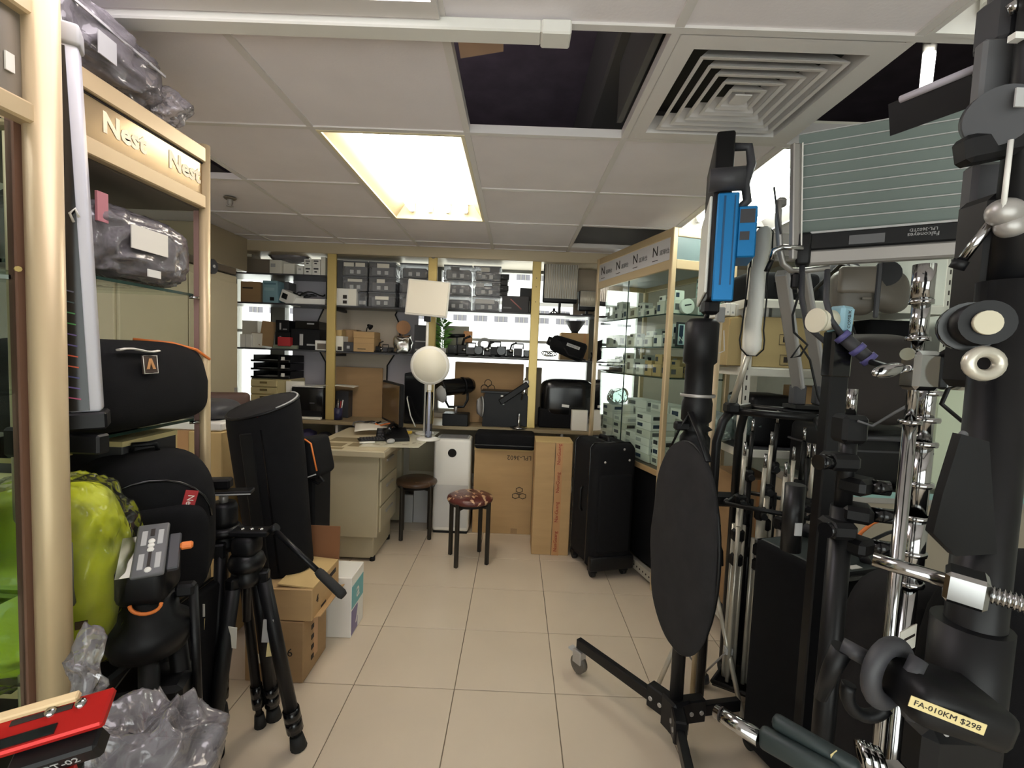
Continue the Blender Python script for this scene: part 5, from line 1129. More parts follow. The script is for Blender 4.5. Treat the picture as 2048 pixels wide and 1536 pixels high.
for k in range(4):
    xx = .13+.24*k
    text('N', frame(RM @ V((xx+.05, -.0095, RH-.108)), -RU, (0, 0, 1)), .085, m_ink, sg)
    obj('underline', MB(RM).bx(xx+.02, xx+.08, -.0092, -.008, RH-.162, RH-.158), m_ink, sg)
    text('\u8afe\u83ef\u4ed5', frame(RM @ V((xx-.05, -.0095, RH-.125)), -RU, (0, 0, 1)), .034, m_grey, sg)
obj('end_sign', MB(RM).bx(-.006, 0, .016, RD-.016, RH-.18, RH-.05), mat('sign_bluegrey', (120, 140, 142), .3), t)
for x0, x1 in ((.018, .5), (.505, RL-.018)): obj('front_glass', MB(RM).bx(x0, x1, -.003, .002, .735, RH-.235), m_glassg, t)
obj('end_glass', MB(RM).bx(-.003, .002, .018, RD-.018, .735, RH-.235), m_glassg, t)
obj('glass_joint', MB(RM).bx(.5, .505, -.005, .002, .735, RH-.235), m_gedge, t)
obj('top_board', MB(RM).bx(.01, RL-.01, .01, RD-.01, RH-.2, RH-.19), m_lgrey, t)
RS = [1.68, 1.483, 1.297]
for z in RS:
    s = obj('glass_shelf', MB(RM).bx(.01, RL-.01, .01, RD-.01, z-.007, z), m_glassg, t); obj('shelf_edge', MB(RM).bx(.01, RL-.01, .006, .01, z-.008, z), m_gedge, s); obj('shelf_edge', MB(RM).bx(.004, .009, .01, RD-.01, z-.008, z), m_gedge, s)
obj('deck', MB(RM).bx(.0, RL, 0, RD, .715, .736), mat('deck_brown', (92, 76, 60), .4), t)
obj('base_body', MB(RM).bx(.012, RL-.012, .03, RD-.01, .10, .70), m_black, t)
bs_ = obj('base_rail', MB(RM).bx(0, RL, -.014, .02, .04, .10, .003), m_steel, t)
for k in range(26): obj('hole', MB(RM).cyl((.03+k*.036, -.0155, .07), (.03+k*.036, -.013, .07), .006, n=8), m_ink, bs_)
for x in (.05, RL-.05):
    for y in (.04, RD-.04): obj('caster', MB(RM).cyl((x-.012, y, .021), (x+.012, y, .021), .02, n=14), m_white, t)
# white product boxes in it
ORD = ['first', 'second', 'third', 'fourth', 'fifth', 'sixth', 'seventh', 'eighth', 'ninth', 'tenth', 'eleventh', 'twelfth']
rq = random.Random(11)
m_navy = mat('navy_print', (44, 60, 84), .5)
def cbox(x0, x1, y0, y1, z0, z1, label, m=None, mark=0, grp=None):
    c = RM @ V(((x0+x1)/2, (y0+y1)/2, z0)); t = thing('product_box', label, 'box', c, math.atan2(RU.y, RU.x), grp)
    obj('body', MB(RM).bx(x0, x1, y0, y1, z0+.0005, z1, .002), m or m_white, t); wd, h = x1-x0, z1-z0
    mk = [m_grey, m_navy, m_dgrey, m_lgrey][mark % 4]
    obj('printed_panel', MB(RM).bx(x0+wd*.55, x0+wd*.9, y0-.001, y0, z0+h*.3, z0+h*.75), mk, t)
    obj('printed_panel', MB(RM).bx(x0-.001, x0, y0+(y1-y0)*.1, y0+(y1-y0)*.45, z0+h*.3, z0+h*.75), mk, t)
    return t
shn = {0: 'top', 1: 'second', 2: 'third'}
m_offw = mat('off_white', (214, 212, 200), .5); m_kraft = mat('kraft', (188, 162, 116), .7)
for si, z in enumerate(RS):
    hmax = (.22, .175, .165)[si]
    for row, (y0, y1) in enumerate(((.05, .17), (.22, .36))):
        x = .04; k = 0
        while x < RL-.13 and k < 10:
            wd = rq.uniform(.06, .11); h1 = rq.uniform(.05, .11); mm = m_kraft if (si == 2 and .0 < x < .32) else (m_white if rq.random() < .6 else m_offw)
            rn = 'front' if row == 0 else 'rear'
            cbox(x, x+wd, y0, y1-rq.uniform(0, .04), z, z+h1, f'{"kraft" if mm is m_kraft else "white"} box, {ORD[k]} from the corner post in the {rn} row on {shn[si]} glass shelf', mm, k, 'boxes in the glass display cabinet')
            if rq.random() < .6 and h1 < .09:
                cbox(x+.008, x+wd-.006, y0+.01, y1-.045, z+h1, z+min(hmax, h1+rq.uniform(.03, .08)), f'small white box atop the {ORD[k]} box from corner post, {rn} row of {shn[si]} shelf', m_white if mm is not m_kraft else m_kraft, k+1, 'boxes in the glass display cabinet')
            x += wd+rq.uniform(.008, .04); k += 1
# deck: big stacks
dk = [(.05, .18, .05, .2, 3, .058), (.20, .38, .04, .22, 6, .052), (.40, .55, .06, .24, 3, .055), (.56, .74, .06, .24, 5, .05), (.76, .92, .06, .24, 6, .052), (.10, .3, .25, .39, 5, .07), (.34, .56, .26, .39, 6, .06), (.62, .9, .26, .39, 6, .06)]
for q, (x0, x1, y0, y1, n, h) in enumerate(dk):
    for k in range(n):
        j = rq.uniform(-.006, .006)
        cbox(x0+j, x1+j, y0, y1, .737+k*h, .737+(k+1)*h-.001, f'white box {ORD[k]} up in the {ORD[q]} stack on the cabinet deck', m_white if k % 3 else m_offw, k+q, 'boxes stacked on the cabinet deck')
t = thing('spray_bottle', 'clear plastic bundle on the white boxes inside the glass cabinet', 'bundle', RM @ V((.85, .14, 1.05)))
obj('wrap', MB(RM).blob((.85, .14, 1.11), (.16, .14, .12), 3, amp=.02, fr=14), clear('teal_film', (.8, .9, .88), .3, .15, .25, (190, 210, 206), .8, 26), t)
t = thing('microphone', 'black shotgun microphone lying on the third glass shelf', 'microphone', RM @ V((.75, .1, 1.3)))
obj('barrel', MB(RM).cyl((.62, .035, 1.322), (.80, .035, 1.322), .02, n=14), m_dgrey, t); obj('grip', MB(RM).cyl((.80, .035, 1.322), (.93, .035, 1.322), .026, .02, n=14), m_dgrey, t)
t = thing('round_tin', 'round white tin with dark stripe inside the end glass', 'tin', RM @ V((-.0, .12, 1.681)))
obj('tin', MB(RM).cyl((.015, .13, 1.728), (.05, .13, 1.728), .045, n=28), m_white, t); obj('stripe', MB(RM).box((.0145, .13, 1.735), (.002, .045, .008), Matrix.Rotation(.2, 3, 'X')), m_dgrey, t)
for k in range(6): cbox(.012, .1, .24, .36, 1.681+k*.038, 1.681+k*.038+.037, f'pale blue flat box {ORD[k]} up in the stack at the end glass', mat('pale_teal', (190, 214, 212), .5) if k == 0 else bpy.data.materials['pale_teal'], k, 'pale stack behind the end glass')
t = thing('framed_sign', 'black framed white card with letter N behind the end glass', 'sign', RM @ V((.01, .15, 1.484)))
obj('frame', MB(RM).bx(.012, .02, .06, .26, 1.485, 1.63), m_dgrey, t); obj('card', MB(RM).bx(.0105, .012, .072, .248, 1.497, 1.618), mat('card_blue', (196, 218, 222), .4), t)
obj('dark_panel', MB(RM).bx(.0098, .0105, .078, .105, 1.502, 1.612), m_navy, t); text('N', frame(RM @ V((.0092, .092, 1.53)), RW, (0, 0, 1)), .04, m_white, t)

# ================================================================== STAND WITH BLUE LAMP AND REFLECTOR BAG
t = thing('roller_stand', 'tall black roller stand with braked casters carrying the blue lamp', 'light stand', (.622, 1.6, 0))
S = V((.622, 1.6, 0))
obj('column', MB().cyl(S+V((0, 0, .07)), S+V((0, 0, .95)), .0235, n=18), m_blackm, t)
obj('riser', MB().cyl(S+V((0, 0, .95)), S+V((.005, 0, 1.36)), .018, n=16), m_blackm, t)
obj('hub', MB().box(S+V((0, 0, .14)), (.075, .075, .12), Matrix.Rotation(.4, 3, 'Z'), .008), m_blackm, t)
def rl(tip, name='leg', cast=True, z=.11):
    d = V((tip[0]-S.x, tip[1]-S.y, 0)); L_ = d.length; d.normalize(); an = math.atan2(d.y, d.x)
    M = place(S+V((0, 0, z+.035)), an)
    l = obj('leg', MB(M).bx(.03, L_, -.014, .014, -.025, .018, .003), m_blackm, t); obj('leg_bracket', MB(M).bx(.025, .11, -.022, .022, -.04, .045, .005), m_blackm, l)
    for x in (.05, .09): obj('bolt', MB(M).cyl((x, -.026, .0), (x, .026, .0), .008, n=8), m_alu, l)
    if cast:
        w_ = obj('caster', MB(M).cyl((L_-.01, -.012, -.095), (L_-.01, .012, -.095), .04, n=20), mat('caster_grey', (90, 84, 76), .5), t)
        obj('caster_fork', MB(M).bx(L_-.035, L_+.015, -.02, .02, -.09, -.03, .004), m_alu, w_); obj('brake', MB(M).bx(L_+.005, L_+.045, -.014, .014, -.05, -.042), m_lgrey, w_)
rl((.325, 1.985)); rl((.875, 1.655), cast=False); rl((.55, 1.18))
p = S+V((.006, 0, 1.20))
obj('collar', MB().lathe([(.02, -.22), (.05, -.2), (.05, -.06), (.036, -.04), (.055, -.03), (.036, -.015), (.05, .0), (.05, .06), (.045, .08), (.045, .19), (.055, .2), (.055, .33), (.04, .345), (0, .345)], p, n=20), m_black, t)
obj('collar_ring', MB().lathe([(.056, .08), (.058, .085), (.056, .09)], p, n=20), m_alu, t); obj('lever', MB().box(p+V((-.055, -.02, -.02)), (.05, .03, .03), None, .006), m_black, t)
obj('spigot', MB().cyl(p+V((.01, 0, .34)), p+V((.035, 0, .46)), .009, n=12), m_chrome, t)
# blue lamp
t = thing('panel_lamp', 'blue and black LED panel lamp seen edge on above the stand', 'lamp', at(1440, 610, 1.6))
a, b = at(1424, 606, 1.6), at(1474, 288, 1.6); d = (b-a).normalized(); L_ = (b-a).length
M = frame(a, V((.955, -.30, 0)), d)       # x across the edge, y up along the lamp, z = depth
obj('housing', MB(M).bx(-.025, .03, .0, L_, -.26, .10, .008, 2), m_black, t)
obj('diffuser', MB(M).bx(-.034, -.025, .02, L_*.62, -.25, .095, .003), mat('lamp_white', (226, 228, 220), .35), t)
yk = obj('blue_yoke', MB(M).bx(-.012, .05, -.01, L_*.62, .10, .118, .004), m_blue, t)
obj('yoke_groove', MB(M).bx(.006, .012, .04, L_*.60, .118, .1195), mat('dark_blue', (14, 76, 120), .4), yk); obj('yoke_groove', MB(M).bx(.036, .040, .04, L_*.60, .118, .1195), bpy.data.materials['dark_blue'], yk)
bx_ = obj('control_box', MB(M).bx(.05, .105, L_*.24, L_*.54, -.02, .11, .004), m_blue, t)
obj('screen', MB(M).bx(.056, .098, L_*.44, L_*.52, .11, .1112), m_dgrey, bx_); obj('screen', MB(M).bx(.058, .085, L_*.34, L_*.39, .11, .1112), m_dgrey, bx_)
obj('knob', MB(M).cyl((-.04, L_*.70, .11), (.06, L_*.70, .11), .036, n=24), m_dgrey, t)
obj('handle', MB(M).tube([(.02, L_*.93, .06), (.075, L_*.92, .06), (.085, L_*.82, .06), (.07, L_*.70, .06), (.08, L_*.60, .06), (.05, L_*.54, .06)], .014, 8), m_dgrey, t)
obj('tilt_clamp', MB().box(a+V((-.005, 0, -.015)), (.05, .05, .05), None, .01), m_black, t)
# reflector bag
t = thing('reflector_bag', 'round black fabric reflector bag hanging by straps from the roller stand', 'bag', (.585, 1.52, .45))
c = V((.568, 1.5, .79)); M = place(c, 1.80, 0, 0)
obj('bag_body', MB(M).blob((0, 0, 0), (.37, .06, .70), 2.3, 2.2, n=40, m=28, amp=.008, fr=7), m_fabg, t)
obj('edge_binding', MB(M).tube([(.183*math.cos(a), -.004, .348*math.sin(a)) for a in [2*PI*k/40 for k in range(40)]], .007, 6, True), m_black, t)
obj('seam', MB(M).tube([(.1*math.cos(a*.2)-.02, -.024, .26-.5*k/10) for k, a in enumerate(range(11))], .003, 5), m_black, t)
top = S+V((-.03, -.04, 1.23))
for q in (-.11, .1): obj('strap', MB().tube([top, (M @ V((q*.9, 0, .34)))*.6+top*.4, M @ V((q, 0, .31))], .011, 8, flat=.35), m_black, t)

# ================================================================== WHITE STEEL RACK
t = thing('steel_rack', 'white slotted steel rack carrying cartons beyond the light stands', 'rack', (1.6, 2.5, 0))
m_rack = mat('rack_white', (216, 214, 204), .45)
def upright(x, y, sx, sy):
    u = obj('upright', MB().bx(x, x+sx*.036, y, y+sy*.003, 0, 2.0).bx(x, x+sx*.003, y, y+sy*.036, 0, 2.0), m_rack, t)
    if y < 2.5:
        for k in range(38): obj('slot', MB().bx(x+sx*.014, x+sx*.021, y-.0008, y+.0008, .12+k*.05, .142+k*.05), m_ink, u)
upright(1.12, 2.3, 1, 1); upright(2.1, 2.3, -1, 1); upright(1.12, 2.74, 1, -1); upright(2.1, 2.74, -1, -1)
for z in (1.72, 1.385, .98, .1):
    for y in (2.3, 2.735): obj('beam', MB().bx(1.12, 2.1, y, y+.006, z-.045, z-.005, .002), m_rack, t)
    for x in (1.12, 2.094): obj('beam', MB().bx(x, x+.006, 2.3, 2.74, z-.045, z-.005, .002), m_rack, t)
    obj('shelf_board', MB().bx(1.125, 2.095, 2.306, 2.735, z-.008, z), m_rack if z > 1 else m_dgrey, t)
m_card4 = mat('cardboard_olive', (178, 158, 112), .85, var=.05, vs=4)
t = thing('carton', 'large tan carton with arrow prints on the white rack', 'carton', (1.4, 2.5, 1.386))
obj('body', MB().bx(1.175, 1.66, 2.33, 2.68, 1.386, 1.635, .003), m_card4, t)
obj('tape', MB().bx(1.174, 1.661, 2.48, 2.53, 1.45, 1.6365), m_tapeb, t)
for x, z, s_ in ((1.33, 1.52, 1), (1.34, 1.42, 1), (1.5, 1.42, 0), (1.58, 1.44, 0)):
    if s_: obj('print_frame', MB().tube([(x-.03, 2.329, z-.02), (x+.03, 2.329, z-.02), (x+.03, 2.329, z+.03), (x-.03, 2.329, z+.03)], .0016, 4, True), m_ink, t)
    obj('print', MB().bx(x-.012, x+.008, 2.3285, 2.331, z-.008, z+.02), m_ink, t)
t = thing('carton', 'smaller tan carton with torn flap beside the rack upright', 'carton', (1.13, 2.5, 1.386))
obj('body', MB().bx(1.06, 1.165, 2.36, 2.66, 1.388, 1.63, .003), m_card4, t); obj('torn_flap', MB(place((1.06, 2.36, 1.60), .5, .1, -.3)).bx(0, .09, -.004, 0, -.16, .02), m_card3, t)
for k in range(3): pbox('binder', ['white binder by the torn carton on the rack', 'white binder second along on the cartons', 'wide white binder third along on the cartons'][k], 'binder', (1452, 1462, 1474)[k], (1461, 1472, 1540)[k], (603, 600, 598)[k], 1.637, 2.36+.02*k, .25, m_white, 0, [('ring_hole', .3, .7, .2, .35, m_lgrey)], 'white binders on the cartons', z1=1.70)
pbox('carton', 'pale grey carton on the rack behind the aluminium bars', 'carton', 1545, 1680, 605, 1.637, 2.4, .24, mat('pale_grey_carton', (180, 184, 178), .8), z1=1.70)
for k, (x0, x1, z, h, mm, lab) in enumerate([(1.14, 1.5, 1.722, .14, m_fab, 'black flat bag on the upper rack shelf near the upright'), (1.52, 1.7, 1.722, .2, m_dgrey, 'dark grey bag on the upper rack shelf'), (1.2, 1.45, .982, .26, m_black, 'black case on the rack shelf under the cartons'), (1.75, 2.05, 1.386, .26, m_fab, 'black bag at the wall end of the carton shelf'), (1.42, 1.7, .102, .3, m_fab, 'black bag on the lowest rack shelf'), (1.75, 2.05, .102, .3, m_fab, 'black bag low on the rack near wall')]):
    t = thing('soft_case', lab, 'case', ((x0+x1)/2, 2.5, z), 0, 'dark cases on the white rack'); obj('body', MB().box(((x0+x1)/2, 2.5, z+h/2+.001), (x1-x0, .3, h), None, .03, 3), mm, t); obj('handle', MB().tube([((x0+x1)/2-.05, 2.35, z+h*.6), ((x0+x1)/2-.04, 2.325, z+h*.6), ((x0+x1)/2+.04, 2.325, z+h*.6), ((x0+x1)/2+.05, 2.35, z+h*.6)], .008, 6), m_black, t)
pbox('carton', 'tan carton with printed side on the rack below the beam', 'carton', 1612, 1672, 775, .982, 2.33, .2, m_card, 0, [('print', .1, .7, .35, .7, m_card2), ('tape', .86, .94, .4, .9, m_white)])
pbox('carton', 'brown carton on the rack just beside the white upright', 'carton', 1512, 1580, 800, .982, 2.4, .2, m_card2)
pbox('carton', 'tall brown carton standing behind the silver stands', 'carton', 1478, 1560, 960, .102, 2.35, .3, m_card2, 0, [('tape', .45, .55, 0, 1, m_tapeb)])
for k in range(4):
    c = at(1440+k*48, 850-10*(k % 2), 2.15); solo('film_bundle', MB().blob((c.x, 2.42, .982+.07+.01*k), (.13, .12, .14), 3, amp=.03, fr=16, seed=k), clear('film%d' % k, (.75, .84, .82), .35, .15, .35, (150, 170, 166), 1, 24), ['greenish film bundle nearest the cabinet on the rack', 'greenish film bundle second along the rack shelf', 'greenish film bundle third along the rack shelf', 'greenish film bundle next the tan printed carton'][k], 'bundle', 'film bundles on the rack')
t = thing('leather_case', 'grey brown leather case with loose straps hanging over the rack', 'case', (1.35, 1.9, 1.5))
c = at(1705, 585, 1.8); obj('body', MB(place(c, -.2)).box((0, 0, 0), (.15, .1, .17), None, .04, 4), mat('grey_leather', (92, 86, 78), .45), t); obj('flap', MB(place(c, -.2)).box((.0, -.045, .04), (.14, .03, .1), None, .014, 3), mat('grey_leather2', (112, 104, 94), .4), t); obj('strap', MB(place(c, -.2)).box((.055, -.06, 0), (.018, .01, .2), None, .004), m_dgrey, t); obj('snap', MB(place(c, -.2)).box((.02, -.062, -.03), (.03, .006, .008)), m_chrome, t)
obj('hanger', MB().tube([c+V((0, 0, .08)), c+V((.02, .1, .13)), V((1.36, 2.28, 1.70))], .008, 6), m_black, t)
t = thing('leather_case', 'second brown leather roll bunched beside the grey leather case', 'case', (1.48, 1.9, 1.4))
c = at(1762, 580, 1.8); obj('body', MB().blob(c, (.17, .1, .16), 3, amp=.02, fr=9, n=32, m=20), bpy.data.materials['grey_leather'], t); obj('dark_ring', MB().cyl(c+V((-.03, -.06, .05)), c+V((.0, -.02, .06)), .045, n=20), m_black, t)
obj('hanger', MB().tube([c+V((0, 0, .06)), c+V((.02, .2, .13)), V((1.5, 2.28, 1.70))], .008, 6), m_black, t)
t = thing('hanging_bag', 'large dark brown bag hanging behind the chrome columns', 'bag', (1.45, 1.85, .9))
c = at(1770, 720, 1.85); obj('body', MB().blob((c.x, 1.9, 1.36), (.34, .16, .36), 4, amp=.02, fr=7, n=36, m=22), mat('dark_brown_fabric', (40, 34, 32), .8), t); obj('strap', MB().tube([(c.x-.08, 1.9, 1.5), (c.x, 2.1, 1.66), (c.x+.05, 2.28, 1.70)], .01, 6), m_black, t)
# beige counter with glass top
t = thing('glass_counter', 'beige glass topped counter behind the black stand rack', 'counter', (1.7, 2.05, 0))
obj('front_panel', MB().bx(1.30, 2.15, 1.87, 1.91, .05, .86, .003), mat('counter_beige', (168, 158, 140), .5), t); obj('top_rail', MB().bx(1.28, 2.16, 1.85, 2.25, .86, .90, .003), m_alu, t)
obj('glass_top', MB().bx(1.28, 2.16, 1.85, 2.25, .90, .91), m_glassg, t); obj('glass_edge', MB().bx(1.275, 2.16, 1.845, 1.85, .885, .91), mat('teal_edge', (150, 190, 184), .2), t); obj('side_panel', MB().bx(1.29, 1.305, 1.91, 2.25, .05, .86), bpy.data.materials['counter_beige'], t)
t = thing('equipment_case', 'black moulded case with handle on the glass counter', 'case', (1.5, 1.9, .91))
obj('body', MB().box((1.52, 2.06, 1.03), (.42, .3, .235), None, .03, 3), m_black, t); obj('handle', MB().tube([(1.42, 1.91, 1.09), (1.43, 1.88, 1.12), (1.59, 1.88, 1.12), (1.6, 1.91, 1.09)], .012, 8), m_dgrey, t); obj('lid_line', MB().box((1.52, 2.06, 1.06), (.424, .304, .008)), m_dgrey, t)
solo('film_bundle', MB().blob((1.36, 1.95, .955), (.12, .16, .09), 3, amp=.025, fr=18), bpy.data.materials['film1'], 'crumpled teal film on the glass counter', 'film')
solo('pale_board', MB(place((1.90, 1.92, 1.19), -.1)).box((0, 0, 0), (.3, .012, .56)), mat('pale_green_board', (206, 216, 190), .6), 'pale green board standing behind the big black stand', 'board')

# ================================================================== RIBBED LED PANEL
PL, PR = V((.862, 1.52, 0)), V((1.31, 1.255, 0)); ax = (PR-PL).normalized(); bk = V((-ax.y, ax.x, 0)); pl = (PR-PL).length
t = thing('ribbed_panel_light', 'large grey green ribbed panel light tilted over the stands', 'light panel', (PL+PR)/2+V((0, 0, 1.75)))
Mz = frame(PL+V((0, 0, 1.815)), ax, V((bk.x*.05, bk.y*.05, 1)))     # x along, y up, z toward the camera
m_rib = mat('ribbed_green', (92, 103, 97), .45, metal=.2)
obj('backing', MB(Mz).bx(0, pl, 0, .315, -.05, -.012), m_rib, t)
for k in range(9): obj('rib', MB(Mz).prism([(0, 0), (.026, .0), (.033, .010), (.033, .014), (0, .003)], pl, Matrix(((0, 0, 1, 0), (1, 0, 0, .008+k*.0345), (0, 1, 0, -.012), (0, 0, 0, 1)))), m_rib, t)
for k in range(9): obj('rib_highlight', MB(Mz).bx(0, pl, .038+k*.0345, .0412+k*.0345, .0, .004), m_lgrey, t)  # highlight along each rib, put in as a pale strip
st = obj('control_strip', MB(Mz).bx(.05, pl-.08, -.055, -.003, -.02, .012, .004), m_black, t)
obj('strip_highlight', MB(Mz).bx(.05, pl-.12, -.005, .001, -.01, .014), m_lgrey, st)
obj('lcd', MB(Mz).bx(.15, .235, -.047, -.02, .0115, .0135), m_grey, st)
Mt = Mz @ Matrix.Translation((.32, -.032, .0128)) @ Matrix.Rotation(PI, 4, 'Z'); text('Falconeyes', Mt, .016, m_lgrey, st); text('LPL-3602TD', Mt @ Matrix.Translation((0, -.014, 0)), .012, m_lgrey, st)
obj('silver_base', MB(Mz).bx(.05, pl-.10, -.10, -.055, -.02, .010, .006), m_alu, t)
ec = obj('end_cap', MB(Mz).bx(.015, .055, -.10, .0, -.03, .02, .008, 2), m_black, t)
obj('yoke_arm', MB(Mz).tube([(.035, -.05, .02), (-.02, -.045, .03), (-.045, -.055, .035), (-.05, -.085, .03)], .009, 8), m_chrome, t)
obj('wing_screw', MB(Mz).cyl((-.05, -.085, .03), (-.062, -.12, .03), .008, n=10), m_black, t)
obj('power_cable', MB(Mz).tube([(.035, -.10, 0), (.04, -.2, .02), (.06, -.3, .06), (.12, -.36, .1)], .008, 8), m_dgrey, t)
obj('thin_cable', MB(Mz).tube([(-.03, -.0, .02), (-.05, .10, .02), (-.06, .16, .0)], .003, 6), m_dgrey, t)
# ---- aluminium easel / frame stand
t = thing('aluminium_stand', 'grey aluminium stand of two flat bars with a rounded yoke', 'stand', (.95, 1.6, 1.15))
def bar(p, q, w_, th, m, name='bar'):
    p, q = V(p), V(q); return obj(name, MB(frame((p+q)/2, q-p, V((0, 0, 1)) if abs((q-p).normalized().z) < .9 else V((1, .3, 0)))).box((0, 0, 0), ((q-p).length, w_, th), None, .003), m, t)
for a, b in (((1563, 545), (1596, 775)), ((1603, 545), (1642, 775))):
    p, q = at(*a, 1.60), at(*b, 1.88); bar(p, q, .034, .036, m_alu); bar(p+V((.008, -.019, 0)), q+V((.008, -.019, 0)), .014, .014, m_lgrey, 'bar_face')
    obj('socket', MB().box(q+V((0, 0, -.03)), (.05, .045, .08), None, .006), m_dgrey, t)
p, q = at(1593, 288, 1.5), at(1590, 520, 1.5); bar(p, q, .036, .018, m_alu, 'mast'); bar(p+V((.012, -.012, 0)), q+V((.012, -.012, 0)), .004, .006, m_white, 'mast_edge')
obj('yoke', MB().tube([at(1558, 402, 1.54), at(1556, 440, 1.54), at(1560, 500, 1.54), at(1566, 528, 1.54), at(1582, 541, 1.54), at(1610, 541, 1.54), at(1660, 535, 1.50)], .013, 10, flat=.7), m_alu, t)
obj('yoke_top', MB().box(at(1563, 405, 1.54), (.03, .02, .03), None, .006), m_alu, t)
obj('cable', MB().tube([at(1588, 550, 1.5), at(1600, 580, 1.5), at(1585, 630, 1.5), at(1588, 665, 1.5), at(1615, 690, 1.5), at(1600, 712, 1.5), at(1582, 716, 1.5), at(1600, 690, 1.5), at(1620, 720, 1.5), at(1635, 790, 1.5), at(1655, 840, 1.5)], .0035, 6), m_black, t)
obj('plug', MB().box(at(1590, 562, 1.5), (.022, .022, .05), None, .006), m_black, t)
q = at(1620, 790, 1.88); obj('cross_plate', MB().bx(q.x-.09, q.x+.09, q.y-.06, q.y+.03, 1.231, 1.245), m_blackm, t)
# ---- white fabric light tube on stand
t = thing('fabric_light_tube', 'long white fabric light tube with black seam beside aluminium bars', 'light', at(1505, 700, 1.72))
prof = [(455, 1527, 12), (462, 1527, 19), (500, 1524, 20), (533, 1518, 18), (538, 1517, 19), (600, 1512, 21), (660, 1505, 22), (680, 1504, 25), (698, 1504, 23), (711, 1503, 10)]
pts = [at(x, y, 1.72) for y, x, r in prof]; rs = [r*1.72/FPX for y, x, r in prof]
obj('fabric', MB().tube(pts, rs, 20, flat=.6), mat('tube_white', (246, 246, 240), .6), t)
obj('seam', MB().tube([p+V((-r*.98, .0, 0)) for p, r in zip(pts, rs)]+[p+V((r*.98, .0, 0)) for p, r in reversed(list(zip(pts, rs)))], .003, 5, True), m_black, t)
q = pts[-1]; obj('pole', MB().cyl((.842, 1.80, 1.245), q+V((0, 0, .05)), .012, n=12), m_steel, t)
# ---- beige wooden pole
t = thing('boom_pole', 'slim beige pole leaning upright beside the blue lamp stand', 'pole', at(1420, 930, 1.75))
a, b = at(1440, 630, 1.85), at(1415, 975, 1.85); d = (b-a); e = a+d*((0.02-a.z)/d.z)
obj('pole', MB().cyl(a, e, .0115, n=12), mat('pole_beige', (206, 186, 150), .45), t); obj('end_clip', MB().box(a+V((0, 0, .0)), (.03, .03, .06), None, .004), m_lgrey, t); obj('clip_wire', MB().tube([a+V((.015, -.01, -.06)), a+V((.022, -.01, -.14)), a+V((0, -.012, -.15))], .0025, 5), m_white, t)

# ================================================================== BLACK STAND RACK AND THE STANDS IN IT
t = thing('stand_rack', 'black tubular trolley holding upright light stands', 'trolley', (1.05, 1.75, 0))
A, B, C, D = V((.84, 1.80, 1.215)), V((1.0, 1.98, 1.215)), V((1.25, 1.82, 1.215)), V((1.08, 1.66, 1.215))
for p, q in ((A, B), (B, C), (C, D), (D, A)): obj('top_tube', MB().cyl(p, q, .014, n=10), m_blackm, t)
obj('edge_strip', MB().cyl(A+V((0, -.0, .016)), B+V((0, 0, .016)), .004, n=6), m_lgrey, t)
for p in (A, B, C, D):
    o = (p-(A+B+C+D)/4); o.z = 0; o.normalize(); obj('leg', MB().tube([p, p+o*.03+V((0, 0, -.04)), p+o*.05+V((0, 0, -.12)), p+o*.05+V((0, 0, -1.15))], .017, 10), m_blackm, t); obj('caster', MB().cyl(p+o*.05+V((-.012, 0, -1.187)), p+o*.05+V((.012, 0, -1.187)), .027, n=14), m_rubber, t)
for z in (.85, .12):
    for p, q in ((A, B), (B, C), (C, D), (D, A)): obj('side_tube', MB().cyl(V((p.x, p.y, z)), V((q.x, q.y, z)), .009, n=8), m_blackm, t)
obj('base_tray', MB().prism([(A.x, A.y), (B.x, B.y), (C.x, C.y), (D.x, D.y)], .012, Matrix.Translation((0, 0, .105))), m_blackm, t)
obj('corner_joint', MB().box(A+V((0, 0, .012)), (.05, .05, .04), None, .008), m_black, t)
G = 'folded light stands in the black trolley'
sts = [(.84+.16*u+.24*v, 1.80+.18*u-.14*v, h, kd) for u, v, h, kd in ((.2, .15, 1.06, 1), (.25, .4, 1.02, 1), (.7, .12, 1.14, 0), (.2, .66, 1.0, 1), (.55, .4, 1.10, 1), (.22, .9, 1.08, 0), (.58, .68, 1.05, 1), (.85, .4, 1.18, 0), (.55, .92, 1.07, 1), (.85, .75, 1.12, 0))]
for k, (x, y, h, kind) in enumerate(sts):
    t = thing('folded_light_stand', f'{"silver" if kind else "black"} folded light stand, {ORD[k]} from the beige pole in the trolley', 'light stand', (x, y, .118), 0, G)
    mm = m_steel if kind else m_blackm
    obj('column', MB().cyl((x, y, .13), (x, y, h-.2), .0135, n=10), mm, t); obj('riser', MB().cyl((x, y, h-.2), (x+.004, y, h-.02), .008, n=10), mm, t); obj('spigot', MB().cyl((x+.004, y, h-.02), (x+.004, y, h+.035), .006, n=8), m_chrome, t)
    for zz in (h-.2, h-.34, .62): obj('collar', MB().box((x, y, zz), (.045, .035, .05), Matrix.Rotation(k*.7, 3, 'Z'), .008), m_black, t)
    obj('knob', MB().cyl((x, y-.01, h-.2), (x-.01, y-.05, h-.2), .012, n=10), m_black, t)
    for j in range(3):
        a = j*2*PI/3+k; obj('folded_leg', MB().cyl((x+.02*math.cos(a), y+.02*math.sin(a), .125), (x+.02*math.cos(a), y+.02*math.sin(a), h-.3), .0085, n=8), mm, t)
